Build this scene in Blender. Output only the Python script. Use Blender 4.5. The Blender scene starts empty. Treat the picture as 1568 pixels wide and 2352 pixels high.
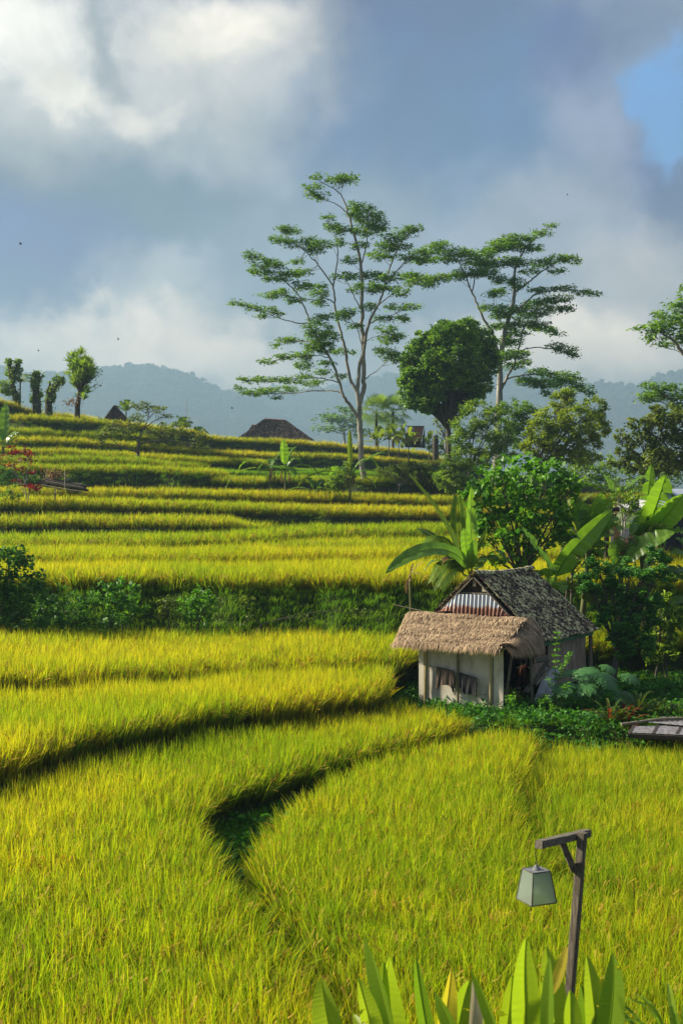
import bpy, bmesh, math, random
import numpy as np
from mathutils import Vector, Matrix, noise as mnoise
R = math.radians
random.seed(7)
rng = np.random.default_rng(11)
S = bpy.context.scene
C = S.collection

# ------------------------------------------------------------------ camera, sky, sun, exposure
FL, CX, CY = 2943.0, 784.0, 1176.0          # focal length and centre in the units used to lay the place out
cam = bpy.data.objects.new('camera', bpy.data.cameras.new('camera'))
C.objects.link(cam)
cam.rotation_euler = (R(90), 0, 0)
cam.data.sensor_fit = 'VERTICAL'
cam.data.sensor_height = 36.0
cam.data.lens = 36.0 * FL / 2352.0
cam.data.clip_start = 0.1
cam.data.clip_end = 9000
cam.data.dof.use_dof = True
cam.data.dof.focus_distance = 36
cam.data.dof.aperture_fstop = 4.0
S.camera = cam
S.view_settings.view_transform = 'Standard'
S.view_settings.look = 'None'
S.view_settings.exposure = 1.5
S.view_settings.gamma = 1.0
S.view_settings.use_curve_mapping = False
S.cycles.use_denoising = True
S.cycles.max_bounces = 8
S.cycles.transmission_bounces = 5
S.cycles.transparent_max_bounces = 6
S.cycles.volume_bounces = 0
S.cycles.sample_clamp_indirect = 6
SUN_AZ, SUN_EL = R(-76), R(31)              # from +Y towards -X: ahead of the camera, to the left

def lin(r, g, b):
    f = lambda c: (c / 255 / 12.92) if c / 255 <= 0.04045 else ((c / 255 + 0.055) / 1.055) ** 2.4
    return (f(r), f(g), f(b), 1.0)

sun = bpy.data.objects.new('sun', bpy.data.lights.new('sun', 'SUN'))
C.objects.link(sun)
sun.data.energy = 5.0
sun.data.angle = R(4.0)
sun.data.color = (1.0, 0.90, 0.72)
sdir = Vector((math.sin(SUN_AZ) * math.cos(SUN_EL), math.cos(SUN_AZ) * math.cos(SUN_EL), math.sin(SUN_EL)))
sun.rotation_euler = sdir.to_track_quat('Z', 'Y').to_euler()
sun.location = (0, 0, 40)

W = bpy.data.worlds.new('World')
S.world = W
W.use_nodes = True
def build_world():
    nt = W.node_tree
    N, L = nt.nodes, nt.links
    N.clear()
    out = N.new('ShaderNodeOutputWorld')
    bg = N.new('ShaderNodeBackground')
    bg.inputs['Strength'].default_value = 0.1
    L.new(bg.outputs[0], out.inputs[0])
    sky = N.new('ShaderNodeTexSky')
    sky.sky_type = 'NISHITA'
    sky.sun_disc = False
    sky.sun_elevation = SUN_EL
    sky.sun_rotation = SUN_AZ
    tc = N.new('ShaderNodeTexCoord')
    sep = N.new('ShaderNodeSeparateXYZ')
    L.new(tc.outputs['Generated'], sep.inputs[0])
    az = N.new('ShaderNodeMath'); az.operation = 'ARCTAN2'
    L.new(sep.outputs['X'], az.inputs[0]); L.new(sep.outputs['Y'], az.inputs[1])
    el = N.new('ShaderNodeMath'); el.operation = 'ARCSINE'
    L.new(sep.outputs['Z'], el.inputs[0])
    comb = N.new('ShaderNodeCombineXYZ')
    L.new(az.outputs[0], comb.inputs[0]); L.new(el.outputs[0], comb.inputs[1])
    def noise(scale, detail, rough, dist=0.0, w=None):
        n = N.new('ShaderNodeTexNoise')
        n.inputs['Scale'].default_value = scale
        n.inputs['Detail'].default_value = detail
        n.inputs['Roughness'].default_value = rough
        n.inputs['Distortion'].default_value = dist
        L.new(comb.outputs[0], n.inputs['Vector'])
        return n
    # two scales of warp make cloud edges billow
    w1, w2 = noise(7, 3, 0.55), noise(30, 4, 0.6)
    def centred(n, amt):
        s = N.new('ShaderNodeVectorMath'); s.operation = 'SUBTRACT'
        L.new(n.outputs['Color'], s.inputs[0]); s.inputs[1].default_value = (0.5, 0.5, 0.5)
        m = N.new('ShaderNodeVectorMath'); m.operation = 'SCALE'
        L.new(s.outputs[0], m.inputs[0]); m.inputs['Scale'].default_value = amt
        return m
    a1 = N.new('ShaderNodeVectorMath'); a1.operation = 'ADD'
    L.new(comb.outputs[0], a1.inputs[0]); L.new(centred(w1, 0.12).outputs[0], a1.inputs[1])
    a2 = N.new('ShaderNodeVectorMath'); a2.operation = 'ADD'
    L.new(a1.outputs[0], a2.inputs[0]); L.new(centred(w2, 0.048).outputs[0], a2.inputs[1])
    air = (.17, .215, .26)                       # what the air in front of the clouds adds
    def cloud(*c): return tuple(max(.012, v - a_) / .150 for v, a_ in zip(lin(*c)[:3], air)) + (1,)
    cur = N.new('ShaderNodeRGB'); cur.outputs[0].default_value = cloud(148, 162, 182)
    col = cur.outputs[0]
    # cloud masses: azimuth, elevation (given in layout units), half sizes, colour, hardness
    blobs = [
        (784, 1150, 2400, 330, (236, 232, 224), 0.0, 1),
        (900, 120, 620, 330, (108, 130, 162), 0.0, 1),
        (1180, 330, 480, 330, (118, 142, 178), 0.0, 1),
        (1480, 430, 240, 210, (70, 108, 168), 0.15, 1),
        (60, 430, 360, 200, (88, 118, 150), 0.1, 1),
        (40, 590, 330, 150, (92, 130, 176), 0.1, 1),
        (420, 430, 360, 170, (128, 145, 164), 0.0, 1),
        (760, 280, 280, 200, (116, 138, 172), 0.0, 1),
        (560, 370, 160, 90, (168, 178, 190), 0.0, .8),
        (800, 560, 330, 170, (164, 176, 192), 0.0, .8),
        (1240, 520, 280, 170, (180, 188, 204), 0.0, .9),
        (1480, 650, 240, 150, (216, 212, 214), 0.0, .9),
        (1360, 250, 130, 200, (158, 168, 192), 0.1, .9),
        (1450, 120, 140, 70, (150, 164, 190), 0.0, .8),
        (1545, 200, 110, 150, (132, 172, 222), 0.3, 1),
        (1330, 80, 110, 110, (108, 132, 172), 0.0, .8),
        (60, 140, 330, 260, (196, 198, 200), 0.1, 1),
        (480, 130, 330, 230, (206, 207, 208), 0.1, 1),
        (270, 70, 60, 130, (160, 168, 176), 0.0, .9),
        (30, 60, 200, 140, (262, 258, 250), 0.0, 1),
        (520, 80, 170, 90, (246, 240, 230), 0.0, 1),
        (140, 190, 130, 50, (246, 240, 230), 0.0, .9),
        (330, 240, 80, 55, (244, 238, 228), 0.0, .8),
        (360, 690, 190, 100, (200, 206, 212), 0.0, .9),
        (250, 800, 360, 90, (305, 284, 262), 0.0, .8),
        (480, 860, 300, 70, (310, 288, 266), 0.0, .8),
        (1300, 830, 360, 100, (315, 294, 270), 0.0, .8),
    ]
    for (dx, dy, rx, ry, c, hard, amt) in blobs:
        a = math.atan((dx - CX) / FL)
        e = math.atan((CY - dy) / FL * math.cos(a))
        mp = N.new('ShaderNodeMapping'); mp.vector_type = 'TEXTURE'
        mp.inputs['Location'].default_value = (a, e, 0)
        mp.inputs['Scale'].default_value = (rx / FL * 1.15, ry / FL * 1.15, 9)
        L.new(a2.outputs[0], mp.inputs[0])
        ln = N.new('ShaderNodeVectorMath'); ln.operation = 'LENGTH'
        L.new(mp.outputs[0], ln.inputs[0])
        mr = N.new('ShaderNodeMapRange'); mr.interpolation_type = 'SMOOTHERSTEP'
        mr.inputs['From Min'].default_value = 1.25 - hard
        mr.inputs['From Max'].default_value = 0.1 + hard
        mr.inputs['To Max'].default_value = amt
        L.new(ln.outputs['Value'], mr.inputs['Value'])
        mx = N.new('ShaderNodeMix'); mx.data_type = 'RGBA'
        L.new(mr.outputs[0], mx.inputs['Factor'])
        L.new(col, mx.inputs['A']); mx.inputs['B'].default_value = cloud(*c)
        col = mx.outputs['Result']
    d1 = noise(16, 7, 0.58, 0.6)
    mr = N.new('ShaderNodeMapRange')
    mr.inputs['From Min'].default_value = 0.25; mr.inputs['From Max'].default_value = 0.75
    mr.inputs['To Min'].default_value = .74; mr.inputs['To Max'].default_value = 1.27
    L.new(d1.outputs[0], mr.inputs['Value'])
    sc = N.new('ShaderNodeVectorMath'); sc.operation = 'SCALE'
    L.new(col, sc.inputs[0]); L.new(mr.outputs[0], sc.inputs['Scale'])
    mx = N.new('ShaderNodeMix'); mx.data_type = 'RGBA'
    mx.inputs['Factor'].default_value = 0.92
    L.new(sky.outputs[0], mx.inputs['A']); L.new(sc.outputs[0], mx.inputs['B'])
    L.new(mx.outputs['Result'], bg.inputs['Color'])
build_world()

# ------------------------------------------------------------------ helpers
def P(dx, dy, Y):
    return Vector(((dx - CX) / FL * Y, Y, -(dy - CY) / FL * Y))
def crop(ox, oy, s):
    return lambda cx, cy: ((ox + cx / s) * .57414, (oy + cy / s) * .57414)

def tag(o, label=None, cat=None, group=None, kind=None):
    if label: o['label'] = label
    if cat: o['category'] = cat
    if group: o['group'] = group
    if kind: o['kind'] = kind
    return o
def empty(name, loc, label, cat, group=None, rz=0.0):
    o = bpy.data.objects.new(name, None)
    C.objects.link(o)
    o.location = loc
    o.rotation_euler = (0, 0, rz)
    o.empty_display_size = .3
    return tag(o, label, cat, group)

class MB:
    """collects geometry in world or local space and links it as one mesh object"""
    def __init__(self):
        self.V, self.Fq, self.T, self.M, self.n = [], [], [], [], 0
    def add(self, verts, faces, tint=0.5, mat=0):
        verts = np.asarray(verts, float).reshape(-1, 3)
        self.V.append(verts)
        if isinstance(faces, np.ndarray):
            self.Fq.append((faces + self.n)); nf = len(faces)
        else:
            nf = len(faces)
            for f in faces:
                self.Fq.append(np.asarray([f]) + self.n)
        self.M.append(np.full(nf, mat, int))
        t = np.asarray(tint, float)
        self.T.append(np.full(len(verts), float(t)) if t.ndim == 0 else t)
        self.n += len(verts)
        return self
    def tube(self, pts, radii, n=7, tint=.5, mat=0, cap=True):
        pts = [Vector(p) for p in pts]
        m = len(pts)
        if not hasattr(radii, '__len__'): radii = [radii] * m
        ref = Vector((0.31, 0.17, 0.93))
        vs = []
        for i, p in enumerate(pts):
            t = (pts[min(i + 1, m - 1)] - pts[max(i - 1, 0)])
            if t.length < 1e-9: t = Vector((0, 0, 1))
            t.normalize()
            a = t.cross(ref)
            if a.length < .05: a = t.cross(Vector((1, 0, 0)))
            a.normalize(); b = t.cross(a)
            for k in range(n):
                th = 2 * math.pi * k / n
                vs.append(p + (a * math.cos(th) + b * math.sin(th)) * radii[i])
        fs = []
        for i in range(m - 1):
            for k in range(n):
                k2 = (k + 1) % n
                fs.append((i * n + k, i * n + k2, (i + 1) * n + k2, (i + 1) * n + k))
        self.add(vs, np.array(fs), tint, mat)
        if cap:
            for i0 in (0, m - 1):
                self.add(vs[i0 * n:(i0 + 1) * n], [tuple(range(n))], tint, mat)
        return self
    def box(self, c, s, rot=None, tint=.5, mat=0, taper=1.0):
        c = Vector(c)
        vs = []
        for z in (-.5, .5):
            k = taper if z > 0 else 1
            for x, y in ((-.5, -.5), (.5, -.5), (.5, .5), (-.5, .5)):
                v = Vector((x * s[0] * k, y * s[1] * k, z * s[2]))
                if rot is not None: v = rot @ v
                vs.append(c + v)
        fs = np.array([(0, 3, 2, 1), (4, 5, 6, 7), (0, 1, 5, 4), (1, 2, 6, 5), (2, 3, 7, 6), (3, 0, 4, 7)])
        return self.add(vs, fs, tint, mat)
    def bar(self, a, b, w, h, tint=.5, mat=0, up=(0, 0, 1)):
        """square timber from a to b"""
        a, b = Vector(a), Vector(b)
        t = (b - a); l = t.length; t.normalize()
        s = t.cross(Vector(up)).normalized(); u = s.cross(t)
        rot = Matrix((s, t, u)).transposed()
        return self.box((a + b) / 2, (w, l, h), rot, tint, mat)
    def build(self, name, mats, parent=None, smooth=True, local=False):
        me = bpy.data.meshes.new(name)
        V = np.concatenate(self.V)
        if parent is not None and not local:
            inv = np.array(parent.matrix_basis.inverted())
            V = V @ inv[:3, :3].T + inv[:3, 3]
        sizes = np.concatenate([np.full(len(f), f.shape[1], np.int32) for f in self.Fq])
        loops = np.concatenate([f.ravel() for f in self.Fq]).astype(np.int32)
        starts = np.concatenate([[0], np.cumsum(sizes)[:-1]]).astype(np.int32)
        me.vertices.add(len(V)); me.vertices.foreach_set('co', V.astype(np.float32).ravel())
        me.loops.add(len(loops)); me.loops.foreach_set('vertex_index', loops)
        me.polygons.add(len(sizes)); me.polygons.foreach_set('loop_start', starts)
        try: me.polygons.foreach_set('loop_total', sizes)
        except Exception: pass
        if not isinstance(mats, (list, tuple)): mats = [mats]
        for m in mats: me.materials.append(m)
        me.polygons.foreach_set('material_index', np.concatenate(self.M).astype(np.int32))
        me.polygons.foreach_set('use_smooth', np.full(len(sizes), bool(smooth)))
        at = me.attributes.new('tint', 'FLOAT', 'POINT')
        at.data.foreach_set('value', np.concatenate(self.T).astype(np.float32))
        me.update(calc_edges=True)
        me.validate()
        o = bpy.data.objects.new(name, me)
        C.objects.link(o)
        if parent is not None: o.parent = parent
        return o

def unit(v):
    return v / np.maximum(np.linalg.norm(v, axis=1, keepdims=True), 1e-9)
def rand_dirs(n, flat=1.0, up=0.0):
    d = rng.normal(size=(n, 3)); d[:, 2] = d[:, 2] * flat + up
    return unit(d)
def leaves(mb, cen, L, Wd, flat=.5, up=-.15, fold=.25, mat=0, tint=None, var=.35, dirs=None):
    """a folded diamond leaf at each centre"""
    cen = np.asarray(cen, float); n = len(cen)
    if n == 0: return
    d = rand_dirs(n, flat, up) if dirs is None else unit(np.asarray(dirs, float))
    r = rng.normal(size=(n, 3)); r[:, 2] += 1.3
    s = unit(np.cross(d, r)); u = np.cross(s, d)
    k = (1 + var * rng.uniform(-1, 1, (n, 1)))
    l, w = L * k, Wd * k
    base = cen - d * l * .5
    v0 = base
    v1 = base + d * l * .42 + s * w * .5 + u * w * fold
    v2 = base + d * l - u * l * .08
    v3 = base + d * l * .42 - s * w * .5 + u * w * fold
    v4 = base + d * l * .5
    V = np.stack([v0, v1, v2, v3, v4], 1).reshape(-1, 3)
    i = np.arange(n)[:, None] * 5
    Fc = np.concatenate([i + np.array([[0, 1, 2, 4]])[:, [0, 3, 2, 1]][:, [0, 1, 2, 3]], i + np.array([[0, 3, 2, 4]])[:, [0, 1, 2, 3]]], 0)
    # two triangle pairs sharing the midrib
    Fc = np.concatenate([i + np.array([[0, 4, 1]]), i + np.array([[4, 2, 1]]), i + np.array([[0, 3, 4]]), i + np.array([[4, 3, 2]])], 0)
    t = rng.uniform(0, 1, n) if tint is None else np.clip(np.asarray(tint) + rng.normal(0, .15, n), 0, 1)
    mb.add(V, Fc, np.repeat(t, 5), mat)

def bez(pts, n):
    pts = [Vector(p) for p in pts]
    out = []
    for i in range(n + 1):
        t = i / n; q = list(pts)
        while len(q) > 1: q = [q[j].lerp(q[j + 1], t) for j in range(len(q) - 1)]
        out.append(q[0])
    return out
def smooth_path(pts, sub=4):
    """Catmull-Rom through the points"""
    p = [Vector(q) for q in pts]
    if len(p) < 3: return p
    e = [p[0] * 2 - p[1]] + p + [p[-1] * 2 - p[-2]]
    out = []
    for i in range(1, len(e) - 2):
        a, b, c, d = e[i - 1], e[i], e[i + 1], e[i + 2]
        for k in range(sub):
            t = k / sub
            out.append(.5 * ((2 * b) + (c - a) * t + (2 * a - 5 * b + 4 * c - d) * t * t + (3 * b - a - 3 * c + d) * t ** 3))
    out.append(p[-1])
    return out

# ------------------------------------------------------------------ materials
def newmat(name):
    m = bpy.data.materials.new(name); m.use_nodes = True
    nt = m.node_tree
    return m, nt.nodes, nt.links, nt.nodes['Principled BSDF'], nt.nodes['Material Output']
def ramp(N, stops):
    r = N.new('ShaderNodeValToRGB')
    els = r.color_ramp.elements
    while len(els) < len(stops): els.new(.5)
    for e, (p, c) in zip(els, stops):
        e.position = p; e.color = tuple(c[:3]) + (1,)
    return r
def noise_node(N, L, scale, detail=4, rough=.55, co='Object', stretch=None, dist=0):
    tc = N.new('ShaderNodeTexCoord')
    n = N.new('ShaderNodeTexNoise')
    n.inputs['Scale'].default_value = scale; n.inputs['Detail'].default_value = detail
    n.inputs['Roughness'].default_value = rough; n.inputs['Distortion'].default_value = dist
    if stretch:
        mp = N.new('ShaderNodeMapping'); mp.inputs['Scale'].default_value = stretch
        L.new(tc.outputs[co], mp.inputs[0]); L.new(mp.outputs[0], n.inputs['Vector'])
    else: L.new(tc.outputs[co], n.inputs['Vector'])
    return n
def bump(N, L, src, bsdf, strength=.4, dist=.02):
    b = N.new('ShaderNodeBump'); b.inputs['Strength'].default_value = strength; b.inputs['Distance'].default_value = dist
    L.new(src, b.inputs['Height']); L.new(b.outputs[0], bsdf.inputs['Normal'])
def attr(N, name='tint', typ='GEOMETRY'):
    a = N.new('ShaderNodeAttribute'); a.attribute_name = name; a.attribute_type = typ
    return a
def leafmat(name, c0, c1, trans=.4, rough=.55, tcol=(1.5, 1.6, .7), cmid=None, spec=.22):
    m, N, L, b, out = newmat(name)
    a = attr(N)
    r = ramp(N, [(0, c0), (1, c1)] if cmid is None else [(0, c0), (.6, cmid), (1, c1)])
    L.new(a.outputs['Fac'], r.inputs[0])
    L.new(r.outputs[0], b.inputs['Base Color'])
    b.inputs['Roughness'].default_value = rough
    b.inputs['Specular IOR Level'].default_value = spec
    t = N.new('ShaderNodeBsdfTranslucent')
    mu = N.new('ShaderNodeMix'); mu.data_type = 'RGBA'; mu.blend_type = 'MULTIPLY'; mu.inputs['Factor'].default_value = 1
    L.new(r.outputs[0], mu.inputs['A']); mu.inputs['B'].default_value = tcol + (1,)
    L.new(mu.outputs['Result'], t.inputs[0])
    mx = N.new('ShaderNodeMixShader'); mx.inputs[0].default_value = trans
    L.new(b.outputs[0], mx.inputs[1]); L.new(t.outputs[0], mx.inputs[2]); L.new(mx.outputs[0], out.inputs[0])
    return m
def simple(name, stops, scale=5, rough=.8, stretch=None, bumpk=.3, bdist=.01, detail=5, co='Object', spec=.3):
    m, N, L, b, out = newmat(name)
    n = noise_node(N, L, scale, detail, .6, co, stretch)
    r = ramp(N, stops); L.new(n.outputs[0], r.inputs[0]); L.new(r.outputs[0], b.inputs['Base Color'])
    b.inputs['Roughness'].default_value = rough
    b.inputs['Specular IOR Level'].default_value = spec
    if bumpk: bump(N, L, n.outputs[0], b, bumpk, bdist)
    return m
def tintmat(name, c0, c1, rough=.85, noise_amt=.35, scale=20, stretch=None):
    m, N, L, b, out = newmat(name)
    a = attr(N); n = noise_node(N, L, scale, 4, .6, 'Object', stretch)
    ad = N.new('ShaderNodeMath'); ad.operation = 'MULTIPLY_ADD'
    L.new(n.outputs[0], ad.inputs[0]); ad.inputs[1].default_value = noise_amt * 2; L.new(a.outputs['Fac'], ad.inputs[2])
    sb = N.new('ShaderNodeMath'); sb.operation = 'SUBTRACT'; L.new(ad.outputs[0], sb.inputs[0]); sb.inputs[1].default_value = noise_amt
    r = ramp(N, [(0, c0), (1, c1)]); L.new(sb.outputs[0], r.inputs[0]); L.new(r.outputs[0], b.inputs['Base Color'])
    b.inputs['Roughness'].default_value = rough; b.inputs['Specular IOR Level'].default_value = .25
    return m

def rice_material(name, panicle=False, grass=False, shift=0.0):
    m, N, L, b, out = newmat(name)
    h = attr(N, 'tint')                       # height along the blade
    ti = attr(N, 'ripe', 'INSTANCER')         # clump ripeness; low values also carry painted shade on some terraces
    if panicle:
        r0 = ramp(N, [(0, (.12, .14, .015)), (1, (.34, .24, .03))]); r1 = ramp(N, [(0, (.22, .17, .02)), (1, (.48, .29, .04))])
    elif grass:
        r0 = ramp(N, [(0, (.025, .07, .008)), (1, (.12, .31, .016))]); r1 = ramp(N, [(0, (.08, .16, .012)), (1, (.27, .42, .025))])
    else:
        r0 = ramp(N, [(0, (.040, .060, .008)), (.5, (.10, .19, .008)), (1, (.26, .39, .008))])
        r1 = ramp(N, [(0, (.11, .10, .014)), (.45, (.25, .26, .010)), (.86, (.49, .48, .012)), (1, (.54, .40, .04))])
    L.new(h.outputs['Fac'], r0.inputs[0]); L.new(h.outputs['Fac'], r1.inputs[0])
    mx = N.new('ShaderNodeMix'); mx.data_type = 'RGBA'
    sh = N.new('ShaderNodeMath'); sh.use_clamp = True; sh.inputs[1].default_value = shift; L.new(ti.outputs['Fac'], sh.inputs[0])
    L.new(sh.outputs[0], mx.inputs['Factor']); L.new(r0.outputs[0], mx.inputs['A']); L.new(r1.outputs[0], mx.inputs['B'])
    L.new(mx.outputs['Result'], b.inputs['Base Color'])
    b.inputs['Roughness'].default_value = .6; b.inputs['Specular IOR Level'].default_value = .08
    t = N.new('ShaderNodeBsdfTranslucent')
    mu = N.new('ShaderNodeMix'); mu.data_type = 'RGBA'; mu.blend_type = 'MULTIPLY'; mu.inputs['Factor'].default_value = 1
    L.new(mx.outputs['Result'], mu.inputs['A']); mu.inputs['B'].default_value = (1.6, 1.55, .8, 1)
    L.new(mu.outputs['Result'], t.inputs[0])
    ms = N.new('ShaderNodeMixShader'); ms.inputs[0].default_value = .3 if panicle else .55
    L.new(b.outputs[0], ms.inputs[1]); L.new(t.outputs[0], ms.inputs[2]); L.new(ms.outputs[0], out.inputs[0])
    return m

M = {}
M['soil'] = simple('soil', [(.3, (.018, .022, .008)), (.7, (.04, .06, .015))], 1.2, .95)
M['rice'] = rice_material('rice_blade')
M['rice_green'] = rice_material('rice_blade_green', shift=-.42)
M['rice_gold'] = rice_material('rice_blade_gold', shift=.45)
M['ear'] = rice_material('rice_ear', panicle=True)
M['grass'] = rice_material('grass_blade', grass=True)
M['hill'] = simple('hill_forest_floor', [(.35, (.05, .085, .05)), (.65, (.09, .13, .07))], .06, .95, co='Object')
M['bark_pale'] = simple('bark_pale', [(.3, (.16, .14, .11)), (.55, (.29, .27, .22)), (.75, (.38, .36, .31))], 2.2, .85, (1, 1, .35), .5, .02)
M['bark_dark'] = simple('bark_dark', [(.3, (.03, .022, .015)), (.7, (.10, .08, .055))], 3, .9, (1, 1, .3), .6, .02)
M['albizia'] = leafmat('feathery_leaf', (0.055, 0.138, 0.020), (0.213, 0.350, 0.035), .38)
M['dense'] = leafmat('glossy_dark_leaf', (0.043, 0.123, 0.021), (0.261, 0.420, 0.043), .3, .35)
M['yellowgreen'] = leafmat('yellow_green_leaf', (.10, .17, .014), (.32, .38, .03), .42)
M['midgreen'] = leafmat('mid_green_leaf', (0.064, 0.151, 0.022), (0.301, 0.408, 0.039), .38)
M['olive'] = leafmat('olive_leaf', (.05, .09, .015), (.21, .26, .04), .35)
M['darkbush'] = leafmat('dark_bush_leaf', (0.028, 0.099, 0.018), (0.132, 0.292, 0.035), .3, .55)
M['bigleaf'] = leafmat('broad_green_leaf', (0.035, 0.127, 0.016), (0.176, 0.390, 0.027), .4, .45, spec=.35)
M['shrubfine'] = leafmat('fine_pinnate_leaf', (0.030, 0.130, 0.030), (0.130, 0.324, 0.047), .3, .45)
M['forest'] = leafmat('far_forest_leaf', (.13, .14, .10), (.20, .21, .15), .2, .9, spec=0)  # paled beyond real leaves; some distance haze is put into the colour
M['redleaf'] = leafmat('red_leaf', (.05, .006, .006), (.32, .02, .016), .35, .4, (1.6, .8, .6))
M['croton'] = leafmat('croton_leaf', (.03, .08, .012), (.28, .05, .03), .35, .35, (1.5, 1.1, .6), (.10, .16, .02))
M['banana'] = leafmat('banana_leaf', (0.041, 0.115, 0.014), (0.203, 0.351, 0.030), .45, .32, spec=.5)
M['banana_far'] = leafmat('banana_leaf_yellowish', (.06, .11, .012), (.24, .30, .03), .45, .4)
M['banana_dry'] = leafmat('dry_banana_leaf', (.10, .06, .03), (.36, .24, .12), .25, .8, (1.2, 1, .7))
M['banana_stem'] = simple('banana_stem', [(.3, (.05, .045, .02)), (.6, (.14, .16, .05)), (.8, (.22, .20, .08))], 3, .7, (1, 1, .3))
M['frontleaf'] = leafmat('young_banana_leaf', (.18, .29, .014), (.40, .47, .035), .55, .4)
M['frontleaf_dark'] = leafmat('dark_green_banana_leaf', (.10, .20, .012), (.22, .33, .02), .5, .4)  # darker green of some young leaves and the spiky plant
M['frontleaf_yellow'] = leafmat('yellow_banana_leaf', (.36, .30, .02), (.52, .42, .05), .5, .4)
M['frontleaf_dead'] = leafmat('withered_banana_leaf', (.34, .26, .16), (.70, .62, .46), .3, .7, (1, 1, .9))
M['palm'] = leafmat('palm_leaf', (0.056, 0.128, 0.019), (0.224, 0.320, 0.040), .4, .4)
M['papaya'] = leafmat('papaya_leaf', (0.031, 0.119, 0.031), (0.098, 0.252, 0.056), .3, .4, spec=.5)
M['cover'] = leafmat('ground_cover_leaf', (0.018, 0.079, 0.010), (0.079, 0.245, 0.021), .3, .6)
M['twig'] = simple('twig_bark', [(.3, (.05, .04, .03)), (.7, (.16, .14, .11))], 6, .9)
M['twig_pale'] = simple('pale_twig_bark', [(.3, (.22, .20, .17)), (.7, (.42, .40, .36))], 6, .9)
M['wood_grey'] = simple('weathered_grey_wood', [(.25, (.035, .027, .018)), (.5, (.12, .098, .068)), (.75, (.23, .20, .15))], 9, .85, (7, 7, .6), .5, .006)
M['wood_grey_h'] = simple('weathered_wood_beam', [(.25, (.035, .028, .020)), (.5, (.15, .128, .095)), (.75, (.30, .27, .21))], 9, .85, (.8, 8, 8), .5, .006)
M['wood_brown'] = simple('brown_plywood', [(.25, (.15, .10, .07)), (.55, (.32, .24, .175)), (.8, (.52, .45, .38))], 2.2, .85, (3, 3, .6), .25, .005)
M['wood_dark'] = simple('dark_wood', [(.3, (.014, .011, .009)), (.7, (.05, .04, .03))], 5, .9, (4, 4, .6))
M['bamboo'] = simple('bamboo_pole', [(.3, (.20, .16, .07)), (.6, (.36, .30, .14)), (.8, (.46, .41, .24))], 5, .6, (1, 1, .4), .2)
M['bamboo_old'] = simple('old_bamboo_pole', [(.3, (.12, .10, .06)), (.6, (.24, .21, .14)), (.8, (.34, .31, .24))], 5, .7, (1, 1, .4), .2)
M['green_paint'] = simple('green_painted_board', [(.3, (.05, .13, .07)), (.7, (.11, .24, .14))], 3, .7, (1, 1, 1), .15)
M['terracotta'] = simple('terracotta', [(.3, (.34, .13, .08)), (.55, (.46, .24, .16)), (.75, (.62, .52, .46))], 6, .85, None, .2)
M['dark_cloth'] = simple('black_cloth', [(.3, (.008, .008, .009)), (.7, (.03, .03, .033))], 30, .9)
M['brown_cloth'] = simple('faded_brown_cloth', [(.3, (.035, .025, .02)), (.55, (.09, .065, .05)), (.8, (.22, .16, .13))], 4, .95, (6, 1, .6))
M['hide'] = simple('brown_hide', [(.3, (.06, .020, .009)), (.7, (.15, .055, .022))], 4, .7)
M['hide_white'] = simple('white_hide', [(.3, (.5, .46, .40)), (.7, (.65, .6, .54))], 4, .7)
M['wire'] = simple('dark_wire', [(.3, (.02, .018, .016)), (.7, (.06, .05, .045))], 8, .5)
M['lead'] = simple('lantern_frame', [(.3, (.022, .018, .016)), (.7, (.07, .06, .055))], 12, .45, spec=.5)
M['metal_cap'] = simple('grey_metal_cap', [(.3, (.09, .095, .10)), (.7, (.22, .23, .24))], 9, .6, spec=.3)
M['bird'] = simple('bird_plumage', [(.3, (.012, .012, .014)), (.7, (.03, .03, .035))], 8, .8)
M['alang'] = tintmat('alang_thatch', (.035, .026, .020), (.13, .10, .080), .95, .4, 6, (1, 1, .4))
M['redcap'] = simple('red_ridge_tile', [(.3, (.16, .06, .04)), (.7, (.30, .13, .09))], 4, .9)
M['pale_roof'] = simple('pale_metal_roof', [(.3, (.42, .47, .54)), (.7, (.62, .66, .72))], 1.5, .45)
M['blue_tarp'] = simple('dark_blue_tarp', [(.3, (.006, .010, .024)), (.7, (.016, .024, .05))], 3, .6)
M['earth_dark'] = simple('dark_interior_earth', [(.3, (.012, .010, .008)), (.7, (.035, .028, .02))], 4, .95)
M['concrete'] = simple('grey_fibre_cement', [(.3, (.24, .24, .25)), (.6, (.40, .40, .41)), (.8, (.5, .5, .5))], 5, .9)

def plaster():
    m, N, L, b, out = newmat('stained_white_board')
    n = noise_node(N, L, 2.2, 6, .6, 'Object', (1, 1, .5))
    r = ramp(N, [(.3, (.37, .32, .24)), (.5, (.58, .53, .43)), (.7, (.68, .63, .53))])
    L.new(n.outputs[0], r.inputs[0])
    n2 = noise_node(N, L, 26, 3, .6)
    r2 = ramp(N, [(.28, (.72, .70, .62)), (.42, (1, 1, 1))]); L.new(n2.outputs[0], r2.inputs[0])
    mu = N.new('ShaderNodeMix'); mu.data_type = 'RGBA'; mu.blend_type = 'MULTIPLY'; mu.inputs['Factor'].default_value = .8
    L.new(r.outputs[0], mu.inputs['A']); L.new(r2.outputs[0], mu.inputs['B']); L.new(mu.outputs['Result'], b.inputs['Base Color'])
    b.inputs['Roughness'].default_value = .9
    bump(N, L, n2.outputs[0], b, .15, .01)
    return m
M['plaster'] = plaster()
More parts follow.
